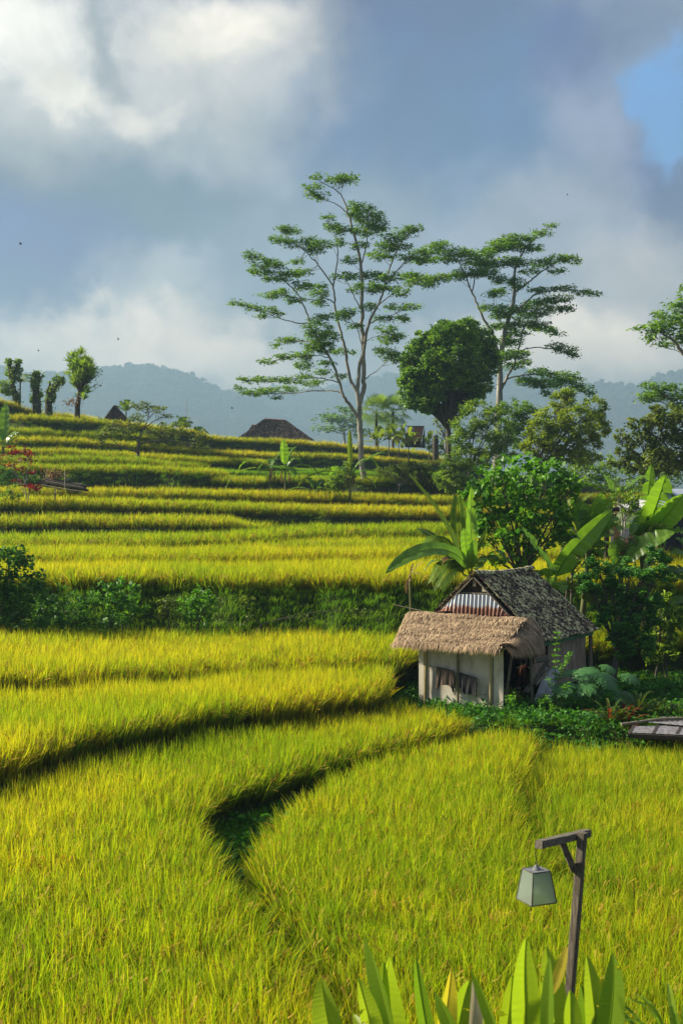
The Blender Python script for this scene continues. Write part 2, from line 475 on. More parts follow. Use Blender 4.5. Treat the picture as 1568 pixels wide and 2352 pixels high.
def roof_tile():
    m, N, L, b, out = newmat('lichen_roof_tile')
    a = attr(N)
    r = ramp(N, [(0, (.035, .026, .021)), (.5, (.075, .052, .040)), (.75, (.13, .075, .055)), (.9, (.20, .085, .065)), (1, (.28, .12, .09))])
    L.new(a.outputs['Fac'], r.inputs[0])
    n = noise_node(N, L, 5.0, 5, .7, 'Object', None, .6)
    n2 = noise_node(N, L, 11, 4, .7)
    ad = N.new('ShaderNodeMath'); ad.operation = 'ADD'
    L.new(n.outputs[0], ad.inputs[0]); L.new(n2.outputs[0], ad.inputs[1])
    ma = N.new('ShaderNodeMath'); ma.operation = 'MULTIPLY_ADD'
    at2 = N.new('ShaderNodeMath'); at2.operation = 'MULTIPLY'; at2.inputs[1].default_value = -.22
    L.new(a.outputs['Fac'], at2.inputs[0])
    ma.inputs[1].default_value = 1; L.new(ad.outputs[0], ma.inputs[0]); L.new(at2.outputs[0], ma.inputs[2])
    rl = ramp(N, [(.0, (0, 0, 0)), (.515, (0, 0, 0)), (.56, (1, 1, 1)), (1, (1, 1, 1))])
    mh = N.new('ShaderNodeMath'); mh.operation = 'MULTIPLY'; mh.inputs[1].default_value = .56
    L.new(ma.outputs[0], mh.inputs[0]); L.new(mh.outputs[0], rl.inputs[0])
    mx = N.new('ShaderNodeMix'); mx.data_type = 'RGBA'
    L.new(rl.outputs[0], mx.inputs['Factor']); L.new(r.outputs[0], mx.inputs['A'])
    rc = ramp(N, [(.3, (.40, .36, .15)), (.7, (.84, .76, .42))]); L.new(n2.outputs[0], rc.inputs[0]); L.new(rc.outputs[0], mx.inputs['B'])
    L.new(mx.outputs['Result'], b.inputs['Base Color'])
    b.inputs['Roughness'].default_value = .95
    bump(N, L, n2.outputs[0], b, .5, .01)
    return m
M['tile'] = roof_tile()
def rusty(name, z0, z1, axis='Z', base=(.30, .33, .37), amount=.5):
    m, N, L, b, out = newmat(name)
    tc = N.new('ShaderNodeTexCoord'); sp = N.new('ShaderNodeSeparateXYZ'); L.new(tc.outputs['Object'], sp.inputs[0])
    mr = N.new('ShaderNodeMapRange'); mr.inputs['From Min'].default_value = z0; mr.inputs['From Max'].default_value = z1
    L.new(sp.outputs[axis], mr.inputs['Value'])
    n = noise_node(N, L, 7, 6, .7, 'Object', (1.6, 1.6, .5))
    ad = N.new('ShaderNodeMath'); ad.operation = 'MULTIPLY_ADD'; ad.inputs[1].default_value = .9
    L.new(n.outputs[0], ad.inputs[0]); L.new(mr.outputs[0], ad.inputs[2])
    r = ramp(N, [(amount + .28, (.16, .055, .025)), (amount + .34, (.30, .13, .07)), (amount + .40, base), (1, tuple(min(1, c * 1.2) for c in base))])
    L.new(ad.outputs[0], r.inputs[0]); L.new(r.outputs[0], b.inputs['Base Color'])
    b.inputs['Roughness'].default_value = .6; b.inputs['Metallic'].default_value = .15
    return m
M['rust_gable'] = rusty('rusty_corrugated_sheet', 2.55, 3.3, amount=.52)
M['rust_shed'] = rusty('rust_brown_sheet', -9, 30, base=(.20, .11, .08), amount=.5)
M['grey_sheet'] = simple('old_zinc_sheet', [(.3, (.11, .105, .11)), (.55, (.22, .21, .22)), (.75, (.33, .32, .33))], 3, .5, (4, 1, 1), .15)
M['straw'] = tintmat('straw', (.12, .075, .042), (.62, .45, .27), .9, .25, 40)
def lantern_glass():
    m, N, L, b, out = newmat('frosted_lantern_glass')
    n = noise_node(N, L, 110, 2, .6)
    b.inputs['Base Color'].default_value = (.74, .82, .74, 1)
    b.inputs['Roughness'].default_value = .28
    b.inputs['Transmission Weight'].default_value = .75
    b.inputs['IOR'].default_value = 1.2
    bump(N, L, n.outputs[0], b, .6, .004)
    t = N.new('ShaderNodeBsdfTranslucent'); t.inputs[0].default_value = (.50, .58, .46, 1)
    mx = N.new('ShaderNodeMixShader'); mx.inputs[0].default_value = .45
    L.new(b.outputs[0], mx.inputs[1]); L.new(t.outputs[0], mx.inputs[2]); L.new(mx.outputs[0], out.inputs[0])
    return m
M['glass'] = lantern_glass()

# ------------------------------------------------------------------ terrain: benches of soil stepping up a hill
def ground_pt(dx, Y, z):
    return ((dx - CX) / FL * Y, Y, z)
RH = 0.85                                      # height of the standing rice
class Bench:
    """a bench bounded towards the camera by an edge given as bearing -> distance"""
    def __init__(self, key, pts, run=.35, drop=1.5, slope=.012, rice=(-400, 2000), z=None, ripe=.6, rh=RH):
        self.key, self.run, self.drop, self.slope, self.rice, self.ripe, self.rh = key, run, drop, slope, rice, ripe, rh
        self.dx = np.array([p[0] for p in pts], float)
        self.Y = np.array([p[-1] for p in pts], float)
        self.z = np.full(len(pts), z, float) if z is not None else np.array([-(p[1] - CY) / FL * p[2] - rh for p in pts])
        # let the edge wander a little, as hand-dug banks do
    def edge(self, dx):
        w = .010 * np.interp(dx, self.dx, self.Y) * (np.sin(dx * .021 + len(self.key) + self.Y[0]) + .6 * np.sin(dx * .053 + self.Y[-1]))
        return np.interp(dx, self.dx, self.Y) + w * .5
    def zed(self, dx): return np.interp(dx, self.dx, self.z)
    def height(self, x, y):
        yy = np.maximum(y, 1.0)
        dx = x / yy * FL + CX
        e = self.edge(dx); d = y - e
        z = self.zed(dx) + np.clip(d, 0, 60) * self.slope
        z = np.where(d < 0, self.zed(dx) + d / self.run * self.drop, z)
        z = np.where((d < -self.run) | (dx < self.dx[0] - 5) | (dx > self.dx[-1] + 5), -99, z)
        return z
class Plot:
    """a level plot with an outline drawn on its canopy plane"""
    def __init__(self, key, zc, outline, rh=.8, ripe=.6, rice=True):
        self.key, self.rh, self.ripe, self.has_rice = key, rh, ripe, rice
        pts = [(P(a, b, zc * -FL / (b - CY))) for a, b in outline]
        self.poly = np.array([(p.x, p.y) for p in pts])
        self.zs = zc - rh
        self.run = .3
    def inside(self, x, y):
        px, py = self.poly[:, 0], self.poly[:, 1]
        qx, qy = np.roll(px, -1), np.roll(py, -1)
        r = np.zeros(x.shape, bool)
        for a, b, c, d in zip(px, py, qx, qy):
            if b == d: continue
            hit = ((b > y) != (d > y)) & (x < (c - a) * (y - b) / (d - b) + a)
            r ^= hit
        return r
    def dist(self, x, y):
        best = np.full(x.shape, 1e9); gx = np.zeros(x.shape); gy = np.zeros(x.shape)
        for (a, b), (c, d) in zip(self.poly, np.roll(self.poly, -1, 0)):
            ex, ey = c - a, d - b
            l2 = ex * ex + ey * ey + 1e-12
            t = np.clip(((x - a) * ex + (y - b) * ey) / l2, 0, 1)
            vx, vy = a + t * ex - x, b + t * ey - y
            dd = np.hypot(vx, vy); m = dd < best
            best[m] = dd[m]; gx[m] = vx[m] / (dd[m] + 1e-9); gy[m] = vy[m] / (dd[m] + 1e-9)
        return best, gx, gy
    def height(self, x, y):
        ins = self.inside(x, y)
        return np.where(ins, self.zs, -99.0)

BASE_Z = -7.0
A = Plot('A', -5.3, [(-600, 2560), (-600, 1685), (-200, 1661), (284, 1625), (584, 1595), (889, 1583), (1029, 1587), (1066, 1609), (1056, 1633),
     (984, 1653), (884, 1677), (784, 1703), (684, 1732), (584, 1757), (484, 1787), (436, 1823), (424, 1847), (442, 1890), (476, 1950),
     (524, 2020), (596, 2105), (684, 2210), (749, 2352), (814, 2520)], ripe=.50)
B = Plot('B', -5.6, [(606, 1935), (628, 1893), (668, 1852), (716, 1812), (788, 1764), (884, 1727), (984, 1700), (1084, 1677), (1184, 1661), (1222, 1659),
     (1219, 1685), (1189, 1725), (1166, 1785), (1167, 1845), (1199, 1915), (1259, 1980), (1334, 2027), (1568, 2063), (2100, 2095),
     (2100, 2590), (889, 2590), (838, 2400), (792, 2255), (726, 2135), (672, 2050), (634, 1995), (610, 1960)], ripe=.62)
Cp = Plot('C', -5.9, [(1272, 1697), (1568, 1691), (2100, 1688), (2100, 2080), (1568, 2035), (1344, 1997), (1294, 1953), (1246, 1895), (1220, 1835),
     (1222, 1780), (1244, 1730)], ripe=.42)
YARD = Bench('yard', [(862, 90), (872, 37.6), (960, 36.0), (1040, 35.2), (1120, 34.7), (1250, 34.4), (2100, 33.9)], z=-5.75, run=1.3, drop=1.0, slope=0, rice=(9e3, 9e3))
D = Bench('D', [(-400, 1790, 22), (0, 1725, 25.6), (200, 1668, 28.4), (400, 1630, 30.6), (700, 1591, 33.4), (835, 1575, 34.8), (875, 1565, 35.8), (888, 1545, 38.2), (894, 1540, 60)], slope=0, ripe=.58)
D.z[:] = -5.45
E = Bench('E', [(-400, 1545, 32.5), (0, 1530, 34.2), (300, 1521, 35.9), (600, 1508, 38.2), (905, 1490, 40.5), (945, 1476, 42.5), (1100, 1462, 45), (1180, 1455, 45.5), (1500, 1452, 45), (2100, 1452, 45)], slope=.004, ripe=.6)
F_ = Bench('F', [(-400, 1308, 49), (400, 1308, 49), (800, 1309, 49), (1000, 1312, 48.6), (1200, 1312, 50), (2100, 1312, 52)], run=2.4, drop=2.1, ripe=.75)
G = Bench('G', [(-400, 1268, 56), (400, 1265, 57), (700, 1262, 58), (1050, 1260, 60), (2100, 1258, 62)], ripe=.75)
G2 = Bench('G2', [(-400, 1240, 73), (480, 1242, 73), (570, 1248, 64), (700, 1243, 64.5), (1100, 1240, 66), (2100, 1238, 68)], ripe=.75)
H = Bench('H', [(-400, 1232, 66), (0, 1232, 66), (300, 1230, 66), (520, 1226, 67.5), (620, 1216, 70), (700, 1210, 73), (1000, 1206, 76), (2100, 1204, 78)], ripe=.12)  # shade on this strip is put into its colour by low ripeness
I_ = Bench('I', [(-400, 1180, 78), (0, 1180, 78), (300, 1181, 78), (530, 1186, 78.5), (560, 1195, 82), (640, 1200, 87), (700, 1190, 100), (2100, 1190, 105)], ripe=.65)
J = Bench('J', [(-400, 1138, 80.5), (0, 1139, 81.5), (250, 1142, 84), (500, 1152, 87), (800, 1160, 90), (1000, 1164, 92), (2100, 1160, 96)], ripe=.75)
K = Bench('K', [(-400, 1118, 90), (0, 1118, 90), (250, 1118, 92), (500, 1121, 95), (800, 1131, 100), (1000, 1138, 103), (1300, 1132, 106), (2100, 1128, 110)], ripe=.75)
S7 = Bench('S7', [(-400, 1090, 103.6), (490, 1090, 103.8), (520, 1090, 104), (590, 1092, 105), (606, 1090, 112), (640, 1088, 112), (820, 1092, 112), (1000, 1096, 114), (1100, 1104, 116), (1250, 1150, 125), (2100, 1150, 130)], run=.8, drop=2.0, ripe=.3)
S6 = Bench('S6', [(-400, 1062, 100), (0, 1062, 100), (300, 1064, 102), (470, 1072, 104), (508, 1078, 107), (540, 1080, 115), (700, 1080, 118), (1000, 1082, 121), (1250, 1150, 128), (2100, 1160, 134)], run=1.6, drop=2.2, rice=(-400, 512), ripe=.3)  # low ripeness also paints this terrace's shade as darker green
S5 = Bench('S5', [(-400, 1042, 106), (0, 1042, 106), (300, 1046, 108), (450, 1060, 113), (560, 1068, 121), (1000, 1072, 125), (1250, 1150, 131), (2100, 1160, 138)], run=1.2, drop=1.6, rice=(-400, 470), ripe=.25)  # its shade is painted too, as greener, less ripe rice
S4 = Bench('S4', [(-400, 1022, 112), (0, 1022, 112), (250, 1032, 115), (450, 1045, 121), (560, 1050, 127), (620, 1054, 131), (700, 1062, 134), (1000, 1070, 138), (1250, 1150, 142), (2100, 1170, 142)], run=1.0, drop=2, rice=(-400, 612), ripe=.75)
S3 = Bench('S3', [(-400, 998, 118), (0, 997, 118), (80, 998, 118), (300, 1011, 127), (500, 1032, 142), (700, 1037, 150), (820, 1042, 155), (1000, 1055, 160), (1080, 1066, 163), (1250, 1150, 168), (2100, 1170, 172)], run=1.8, drop=3, ripe=.85)
S2 = Bench('S2', [(-400, 977, 122), (0, 978, 122), (80, 980, 122), (300, 992, 131), (450, 1010, 145), (520, 1022, 152), (800, 1036, 160), (1000, 1056, 168), (2100, 1180, 182)], run=1.2, drop=2.2, rice=(-400, 500), ripe=.2)  # shade below the crest is put in as unripe green
S1 = Bench('S1', [(-400, 935, 127), (0, 948, 127), (80, 950, 127), (200, 955, 130), (300, 965, 135), (420, 981, 141), (500, 997, 151), (700, 1009, 161), (820, 1018, 166), (973, 1033, 171), (1020, 1054, 174), (1200, 1120, 180), (2100, 1190, 190)], run=1.6, drop=2.6, slope=-.004, ripe=.9)
R0 = Bench('R0', [(-400, 870, 137), (-30, 903, 138), (25, 915, 138), (52, 930, 140), (100, 942, 142), (200, 951, 145), (260, 964, 149), (360, 977, 156), (440, 1000, 165), (600, 1100, 178), (2100, 1200, 196)], run=1.6, drop=3, slope=-.01, rice=(-400, 420), ripe=.85)
FLOOR = Plot('channel', -5.9, [(380, 1760), (1120, 1690), (1120, 2600), (500, 2600), (380, 1900)], rice=False)
FLOOR.zs = -6.43
LEDGE = Plot('ledge', -4.7, [], rice=False)
LEDGE.poly = np.array([(-14, -6), (14, -6), (14, 11.3), (-14, 11.3)]); LEDGE.zs = -4.7
BENCHES = [YARD, D, E, F_, G, G2, H, I_, J, K, S7, S6, S5, S4, S3, S2, S1, R0]
PLOTS = [FLOOR, A, B, Cp, LEDGE]
LAYERS = PLOTS + BENCHES
def back_limit(x, y):
    dx = x / np.maximum(y, 1) * FL + CX
    return np.maximum(S1.edge(dx), R0.edge(np.minimum(dx, 430))) + 9
def heights(x, y):
    x = np.asarray(x, float); y = np.asarray(y, float)
    hs = [np.full(x.shape, BASE_Z)] + [l.height(x, y) for l in LAYERS]
    st = np.stack(hs); k = st.argmax(0); z = st.max(0)
    over = y - back_limit(x, y)
    z = np.where((over > 0) & (y > 60), z - over * .35, z)
    return np.maximum(z, BASE_Z), k - 1
def hz(x, y):
    z, _ = heights(np.array([x]), np.array([y])); return float(z[0])
def on_ground(dx, Y, sink=.05):
    x = (dx - CX) / FL * Y
    return Vector((x, Y, hz(x, Y) - sink))

def build_terrain():
    mb = MB()
    dxs = np.concatenate([np.arange(-395, 2096, 15.)])
    for b in BENCHES:
        sel = dxs[(dxs > b.dx[0]) & (dxs < b.dx[-1])]
        sel = np.concatenate([[b.dx[0] + .5], sel, b.dx[1:-1], [b.dx[-1] - .5]]); sel.sort(); sel = np.unique(sel)
        e = b.edge(sel)
        lim = np.maximum(S1.edge(sel), R0.edge(np.minimum(sel, 430))) + 9
        depths = [-b.run * (1 + 5 / b.drop), -b.run, -b.run * .5, 0, .6, 4, 14, 40]
        rows = []
        for d in depths:
            yy = np.minimum(e + d, np.maximum(lim, e + min(d, 0)))
            if d == 40: yy = np.maximum(lim, e) if b is not YARD else e + 14
            x = (sel - CX) / FL * yy
            z = b.zed(sel) + np.clip(yy - e, 0, 60) * b.slope
            if d < 0: z = b.zed(sel) + d / b.run * b.drop
            z = np.maximum(z, BASE_Z - .3)
            if d == -b.run * .5: z = z + rng.normal(0, .05, len(z))
            rows.append(np.stack([x, yy, z], 1))
        if b is not YARD:                        # the far side of the hill falls away
            r = rows[-1].copy(); r[:, 0] *= 1.3; r[:, 1] = r[:, 1] * 1.3 + 10; r[:, 2] = BASE_Z - .3
            rows.append(r)
        n = len(sel); V = np.concatenate(rows)
        f = [(i * n + j, i * n + j + 1, (i + 1) * n + j + 1, (i + 1) * n + j) for i in range(len(rows) - 1) for j in range(n - 1)]
        mb.add(V, np.array(f))
    from mathutils.geometry import tessellate_polygon
    for p in PLOTS:
        pl = p.poly; n = len(pl)
        area = np.sum(pl[:, 0] * np.roll(pl[:, 1], -1) - np.roll(pl[:, 0], -1) * pl[:, 1])
        sgn = 1 if area > 0 else -1
        t = np.roll(pl, -1, 0) - np.roll(pl, 1, 0); t /= np.linalg.norm(t, axis=1, keepdims=True) + 1e-9
        nrm = np.stack([t[:, 1], -t[:, 0]], 1) * sgn
        top = np.concatenate([pl, np.full((n, 1), p.zs)], 1)
        bot = np.concatenate([pl + nrm * .25, np.full((n, 1), BASE_Z - .2)], 1)
        tri = tessellate_polygon([[Vector((a[0], a[1], 0)) for a in pl]])
        mb.add(top, np.array(tri))
        mb.add(np.concatenate([top, bot]), np.array([(i, (i + 1) % n, n + (i + 1) % n, n + i) for i in range(n)]))
    o = mb.build('terrain', M['soil'], smooth=False)
    tag(o, kind='structure')
    g = MB()
    g.add([(-4600, -200, BASE_Z), (4600, -200, BASE_Z), (4600, 7500, BASE_Z), (-4600, 7500, BASE_Z)], np.array([(0, 1, 2, 3)]))
    tag(g.build('ground', M['soil']), kind='structure')
build_terrain()

# ------------------------------------------------------------------ clumps that are set out over the benches
stock = bpy.data.collections.new('rice_clumps')
stock_wide = bpy.data.collections.new('grass_clumps')
stock_cover = bpy.data.collections.new('weed_clumps')
def clump(name, coll, mats, blades, h, w, spread, lean, ears=0, segs=3):
    mb = MB()
    for i in range(blades + ears):
        ear = i >= blades
        az = rng.uniform(0, 2 * math.pi); r = spread * math.sqrt(rng.uniform())
        b = np.array([math.cos(az) * r, math.sin(az) * r, 0.0])
        az2 = az + rng.normal(0, .8)
        o = np.array([math.cos(az2), math.sin(az2), 0])
        hh = h * rng.uniform(.72, 1.08) * (1.0 if not ear else .90)
        ln = abs(rng.normal(lean, lean * .55)) if not ear else rng.uniform(.12, .34)
        s = np.array([-o[1], o[0], 0]); ww = w * rng.uniform(.7, 1.3)
        n = segs if not ear else 5
        pts = []
        for k in range(n + 1):
            t = k / n
            if ear:
                p = b + o * hh * ln * (t ** 1.6) * 1.2 + np.array([0, 0, hh * (t * 1.18 - .42 * max(0, t - .55) * 2.2)])
            else:
                p = b + o * hh * ln * t ** 1.9 + np.array([0, 0, hh * (t - .30 * ln * t ** 3)])
            pts.append(p)
        # turn the flat of the blade a little
        s = s * math.cos(.5) + np.array([0, 0, math.sin(.5) * rng.choice([-1, 1])]) * .4
        V, T = [], []
        for k, p in enumerate(pts):
            t = k / n
            if ear: wd = ww * (.35 if t < .55 else 1.7 * math.sin(min(1, (t - .5) / .5) * 2.6) + .3)
            else: wd = ww * (1.0 if t < .6 else max(.06, (1 - t) / .4))
            V += [p - s * wd * .5, p + s * wd * .5]; T += [t, t]
        mb.add(V, np.array([(2 * k, 2 * k + 1, 2 * k + 3, 2 * k + 2) for k in range(n)]), T, 1 if ear else (int(rng.choice([0, 0, 0, 2, 2, 3])) if len(mats) > 2 else 0))
    o = mb.build(name, mats, smooth=True)
    C.objects.unlink(o); coll.objects.link(o)
for i in range(7):
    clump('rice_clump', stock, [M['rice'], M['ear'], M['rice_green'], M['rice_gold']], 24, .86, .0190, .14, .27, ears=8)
for i in range(4):
    clump('grass_clump', stock_wide, [M['grass'], M['ear']], 26, .42, .012, .16, .55)
def weed_clump(k):
    mb = MB()
    n = 60
    c = rng.normal(size=(n, 3)) * (.16, .16, .07) + (0, 0, .14)
    c[:, 2] = np.maximum(c[:, 2], .02)
    leaves(mb, c, .10, .07, .5, .1, .15)
    o = mb.build('weed_clump', M['cover']); C.objects.unlink(o); stock_cover.objects.link(o)
for i in range(4): weed_clump(i)

def scatter_nodes(coll, has_ripe=True):
    g = bpy.data.node_groups.new('set_out_' + coll.name, 'GeometryNodeTree')
    g.interface.new_socket('Geometry', in_out='INPUT', socket_type='NodeSocketGeometry')
    g.interface.new_socket('Geometry', in_out='OUTPUT', socket_type='NodeSocketGeometry')
    N, L = g.nodes, g.links
    gi, go = N.new('NodeGroupInput'), N.new('NodeGroupOutput')
    m2p = N.new('GeometryNodeMeshToPoints')
    ci = N.new('GeometryNodeCollectionInfo'); ci.inputs['Collection'].default_value = coll
    ci.inputs['Separate Children'].default_value = True; ci.inputs['Reset Children'].default_value = True
    iop = N.new('GeometryNodeInstanceOnPoints'); iop.inputs['Pick Instance'].default_value = True
    def named(n, t):
        a = N.new('GeometryNodeInputNamedAttribute'); a.data_type = t; a.inputs['Name'].default_value = n; return a
    rot = named('rot', 'FLOAT_VECTOR'); sc = named('scl', 'FLOAT_VECTOR'); idx = named('pick', 'INT')
    e2r = N.new('FunctionNodeEulerToRotation')
    L.new(gi.outputs[0], m2p.inputs['Mesh']); L.new(m2p.outputs[0], iop.inputs['Points'])
    L.new(ci.outputs[0], iop.inputs['Instance'])
    L.new(rot.outputs['Attribute'], e2r.inputs[0]); L.new(e2r.outputs[0], iop.inputs['Rotation'])
    L.new(sc.outputs['Attribute'], iop.inputs['Scale']); L.new(idx.outputs['Attribute'], iop.inputs['Instance Index'])
    L.new(iop.outputs[0], go.inputs[0])
    return g
GN = {}
def scatter(name, pts, coll, rot, scl, ripe, label=None, cat=None, kind='stuff'):
    n = len(pts)
    me = bpy.data.meshes.new(name)
    me.vertices.add(n); me.vertices.foreach_set('co', np.asarray(pts, np.float32).ravel())
    a = me.attributes.new('rot', 'FLOAT_VECTOR', 'POINT'); a.data.foreach_set('vector', np.asarray(rot, np.float32).ravel())
    a = me.attributes.new('scl', 'FLOAT_VECTOR', 'POINT'); a.data.foreach_set('vector', np.asarray(scl, np.float32).ravel())
    a = me.attributes.new('pick', 'INT', 'POINT'); a.data.foreach_set('value', rng.integers(0, 50, n).astype(np.int32))
    a = me.attributes.new('ripe', 'FLOAT', 'POINT'); a.data.foreach_set('value', np.asarray(ripe, np.float32))
    o = bpy.data.objects.new(name, me); C.objects.link(o)
    if coll.name not in GN: GN[coll.name] = scatter_nodes(coll)
    md = o.modifiers.new('set_out', 'NODES'); md.node_group = GN[coll.name]
    return tag(o, label, cat, None, kind)

def fbm(x, y, s, seed=0):
    """smooth value noise for patches of riper rice"""
    r = np.random.default_rng(seed); out = np.zeros(len(x)); amp = 1
    for o in range(3):
        G_ = r.uniform(-1, 1, (64, 64)); u, v = (x * s) % 63, (y * s) % 63
        i, j = u.astype(int), v.astype(int); fu, fv = u - i, v - j
        fu, fv = fu * fu * (3 - 2 * fu), fv * fv * (3 - 2 * fv)
        out += amp * ((G_[i, j] * (1 - fu) + G_[i + 1, j] * fu) * (1 - fv) + (G_[i, j + 1] * (1 - fu) + G_[i + 1, j + 1] * fu) * fv)
        amp *= .5; s *= 2.1
    return out
RICE = [0]
PLANT_LABELS = {}
def plant_all():
    acc = {}
    grass = [[], []]
    zones = [(11.2, 38, .178, 1.0), (38, 62, .24, 1.25), (62, 135, .40, 1.7), (135, 190, .46, 2.0)]
    for (y0, y1, sp, wide) in zones:
        w = y1 * .40
        nx, ny = int(2 * w / sp), int((y1 - y0) / sp)
        gx, gy = np.meshgrid(np.arange(nx), np.arange(ny))
        x = -w + (gx.ravel() + rng.uniform(-.42, .42, nx * ny)) * sp
        y = y0 + (gy.ravel() + rng.uniform(-.42, .42, nx * ny)) * sp
        dx = x / y * FL + CX
        k = (dx > -260) & (dx < 1830)
        x, y, dx = x[k], y[k], dx[k]
        z, lay = heights(x, y)
        lim = back_limit(x, y)
        for li, l in enumerate(LAYERS):
            s = (lay == li) & (y < lim)
            if not s.any(): continue
            xs, ys, zs, ds = x[s], y[s], z[s], dx[s]
            if isinstance(l, Plot):
                if l is FLOOR: grass[0].append(np.stack([xs, ys, zs, np.full(len(xs), -1)], 1))
                if not l.has_rice: continue
                dist, ox, oy = l.dist(xs, ys)
                edge_w = np.clip(1 - dist / .45, 0, 1)
                # keep clear of higher benches
                ok = np.ones(len(xs), bool)
                for a in np.linspace(0, 2 * np.pi, 8, endpoint=False):
                    _, l2 = heights(xs + .22 * np.cos(a), ys + .22 * np.sin(a)); z2, _ = heights(xs + .22 * np.cos(a), ys + .22 * np.sin(a))
                    ok &= ~((l2 != li) & (z2 > zs + .05))
                rice = ok
            else:
                e = l.edge(ds); d = ys - e
                top = d >= .02
                # how near to the next bench up
                z2, l2 = heights(xs, ys + .35)
                near = (l2 != li) & (z2 > zs + .1)
                rice = top & ~near & (ds > l.rice[0]) & (ds < l.rice[1])
                deepness = d < (6 if ys.mean() > 80 else 60)
                # only rows that can be seen from about the camera's height
                rice &= (d < 9) | (ys < 62)
                edge_w = np.clip(1 - d / .5, 0, 1)
                sl = (l.edge(ds + 6) - l.edge(ds - 6)) / (12 / FL * e)
                ox, oy = sl / np.hypot(sl, 1), -1 / np.hypot(sl, 1)
                gr = ~rice & ~near & ((d < 9) | (ys < 62))
                grass[0].append(np.stack([xs, ys, zs, np.full(len(xs), li)], 1)[gr])
            q = rice
            xs, ys, zs, ew, ox, oy = xs[q], ys[q], zs[q], edge_w[q], ox[q], oy[q]
            n = len(xs)
            if n == 0: continue
            tilt = np.abs(rng.normal(0, .10, n)) + ew * rng.uniform(.10, .50, n)
            az = np.arctan2(ox, -oy)
            az = np.where(ew > .05, az + rng.normal(0, .35, n), rng.uniform(0, 2 * np.pi, n))
            # the stand leans in drifts
            drift = fbm(xs + 40, ys + 40, .5, 5) * .12
            tilt = tilt + np.abs(drift) * (ew < .05)
            rot = np.stack([tilt, np.zeros(n), az], 1)
            hs = (1.11 if y0 < 60 else 1.0) * l.rh / .85 * np.where(ys > 62, rng.uniform(.66, 1.26, n), rng.uniform(.78, 1.16, n)) * (1 + .07 * fbm(xs + 90, ys + 90, .35, 9))
            scl = np.stack([np.full(n, wide) * rng.uniform(.9, 1.1, n)] * 2 + [hs], 1)
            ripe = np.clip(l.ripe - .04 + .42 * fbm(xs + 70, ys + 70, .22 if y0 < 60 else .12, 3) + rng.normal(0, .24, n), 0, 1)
            acc.setdefault(l.key, []).append((np.stack([xs, ys, zs - .03], 1), rot, scl, ripe))
        s = (lay == -1) & (y < 36)
        grass[0].append(np.stack([x[s], y[s], z[s], np.full(s.sum(), -1)], 1))
    for key, lst in acc.items():
        o = scatter('rice_crop', np.concatenate([a[0] for a in lst]), stock, np.concatenate([a[1] for a in lst]),
                    np.concatenate([a[2] for a in lst]), np.concatenate([a[3] for a in lst]), PLANT_LABELS.get(key, 'ripening rice standing on a terrace of the hillside'), 'rice')
        RICE[0] += sum(len(a[0]) for a in lst)
    g = np.concatenate(grass[0])
    n = len(g)
    keep = np.ones(n, bool)
    g = g[keep]; n = len(g)
    cover = (g[:, 3] == LAYERS.index(YARD)) & (rng.uniform(0, 1, n) < .22) | (g[:, 3] == -1) & (rng.uniform(0, 1, n) < .3)
    far = g[:, 1] > 62
    a = g[~cover]; n = len(a); fa = a[:, 1] > 62
    rot = np.stack([np.abs(rng.normal(0, .2, n)), np.zeros(n), rng.uniform(0, 2 * np.pi, n)], 1)
    bank = np.isin(a[:, 3], [LAYERS.index(F_), LAYERS.index(S6), LAYERS.index(S5), LAYERS.index(S3)])
    h = np.where(bank, rng.uniform(.7, 1.35, n), rng.uniform(.45, .9, n)) * np.where((a[:, 3] == LAYERS.index(YARD)) | (a[:, 3] == -1), np.where(a[:, 1] < 32, 1.15, .7), 1)
    scl = np.stack([np.where(fa, 1.9, 1.0 + .3 * (a[:, 1] > 38))] * 2 + [h], 1)
    scatter('grass', a[:, :3] - (0, 0, .03), stock_wide, rot, scl, np.clip(rng.normal(.45, .25, n) + .25 * fbm(a[:, 0] + 300, a[:, 1], .3, 2), 0, 1), 'green grass on the banks and channels between the rice plots', 'grass')
    c = g[cover]; n = len(c)
    rot = np.stack([rng.normal(0, .15, n), rng.normal(0, .15, n), rng.uniform(0, 2 * np.pi, n)], 1)
    scatter('ground_cover', c[:, :3] - (0, 0, .03), stock_cover, rot, rng.uniform(.7, 1.4, (n, 1)) * np.ones((1, 3)), np.full(n, .5), 'low leafy green ground cover around the cowshed', 'ground cover')
PLANT_LABELS.update({
    'A': 'yellow green rice of the big near plot with its long curved edge',
    'B': 'yellow green rice of the low plot behind the lamp post',
    'C': 'greener rice of the sunken plot below the flower bed',
    'D': 'tall rice strip ending in a rounded tip near the shed wall',
    'E': 'rice strip just below the dark weedy bank',
    'F': 'golden rice along the top of the dark weedy bank',
    'H': 'shaded green rice strip below the long dark fronted terrace',
    'I': 'rice terrace with a tall dark front that ends halfway',
    'J': 'bright rice terrace below the stacked poles',
    'K': 'rice terrace at the foot of the tall pale trunked tree',
    'G': 'golden rice terrace directly behind the one topping the weedy bank',
    'G2': 'short golden rice strip wedged behind the shed under the greener strip',
    'S7': 'short rice strip behind the foot of the tall pale trunked tree',
    'S6': 'shaded rice terrace with a brownish front above the stacked poles',
    'S5': 'shaded green rice strip just below the low half bare tree',
    'S4': 'bright rice terrace on which the low half bare tree stands',
    'S3': 'long yellow tipped rice terrace second below the thatched house',
    'S2': 'narrow dark green rice strip in the shade below the crest terrace',
    'R0': 'rice on the highest mound at the feet of the pollard stumps',
    'S1': 'golden rice terrace on the crest below the thatched house',
})
plant_all()

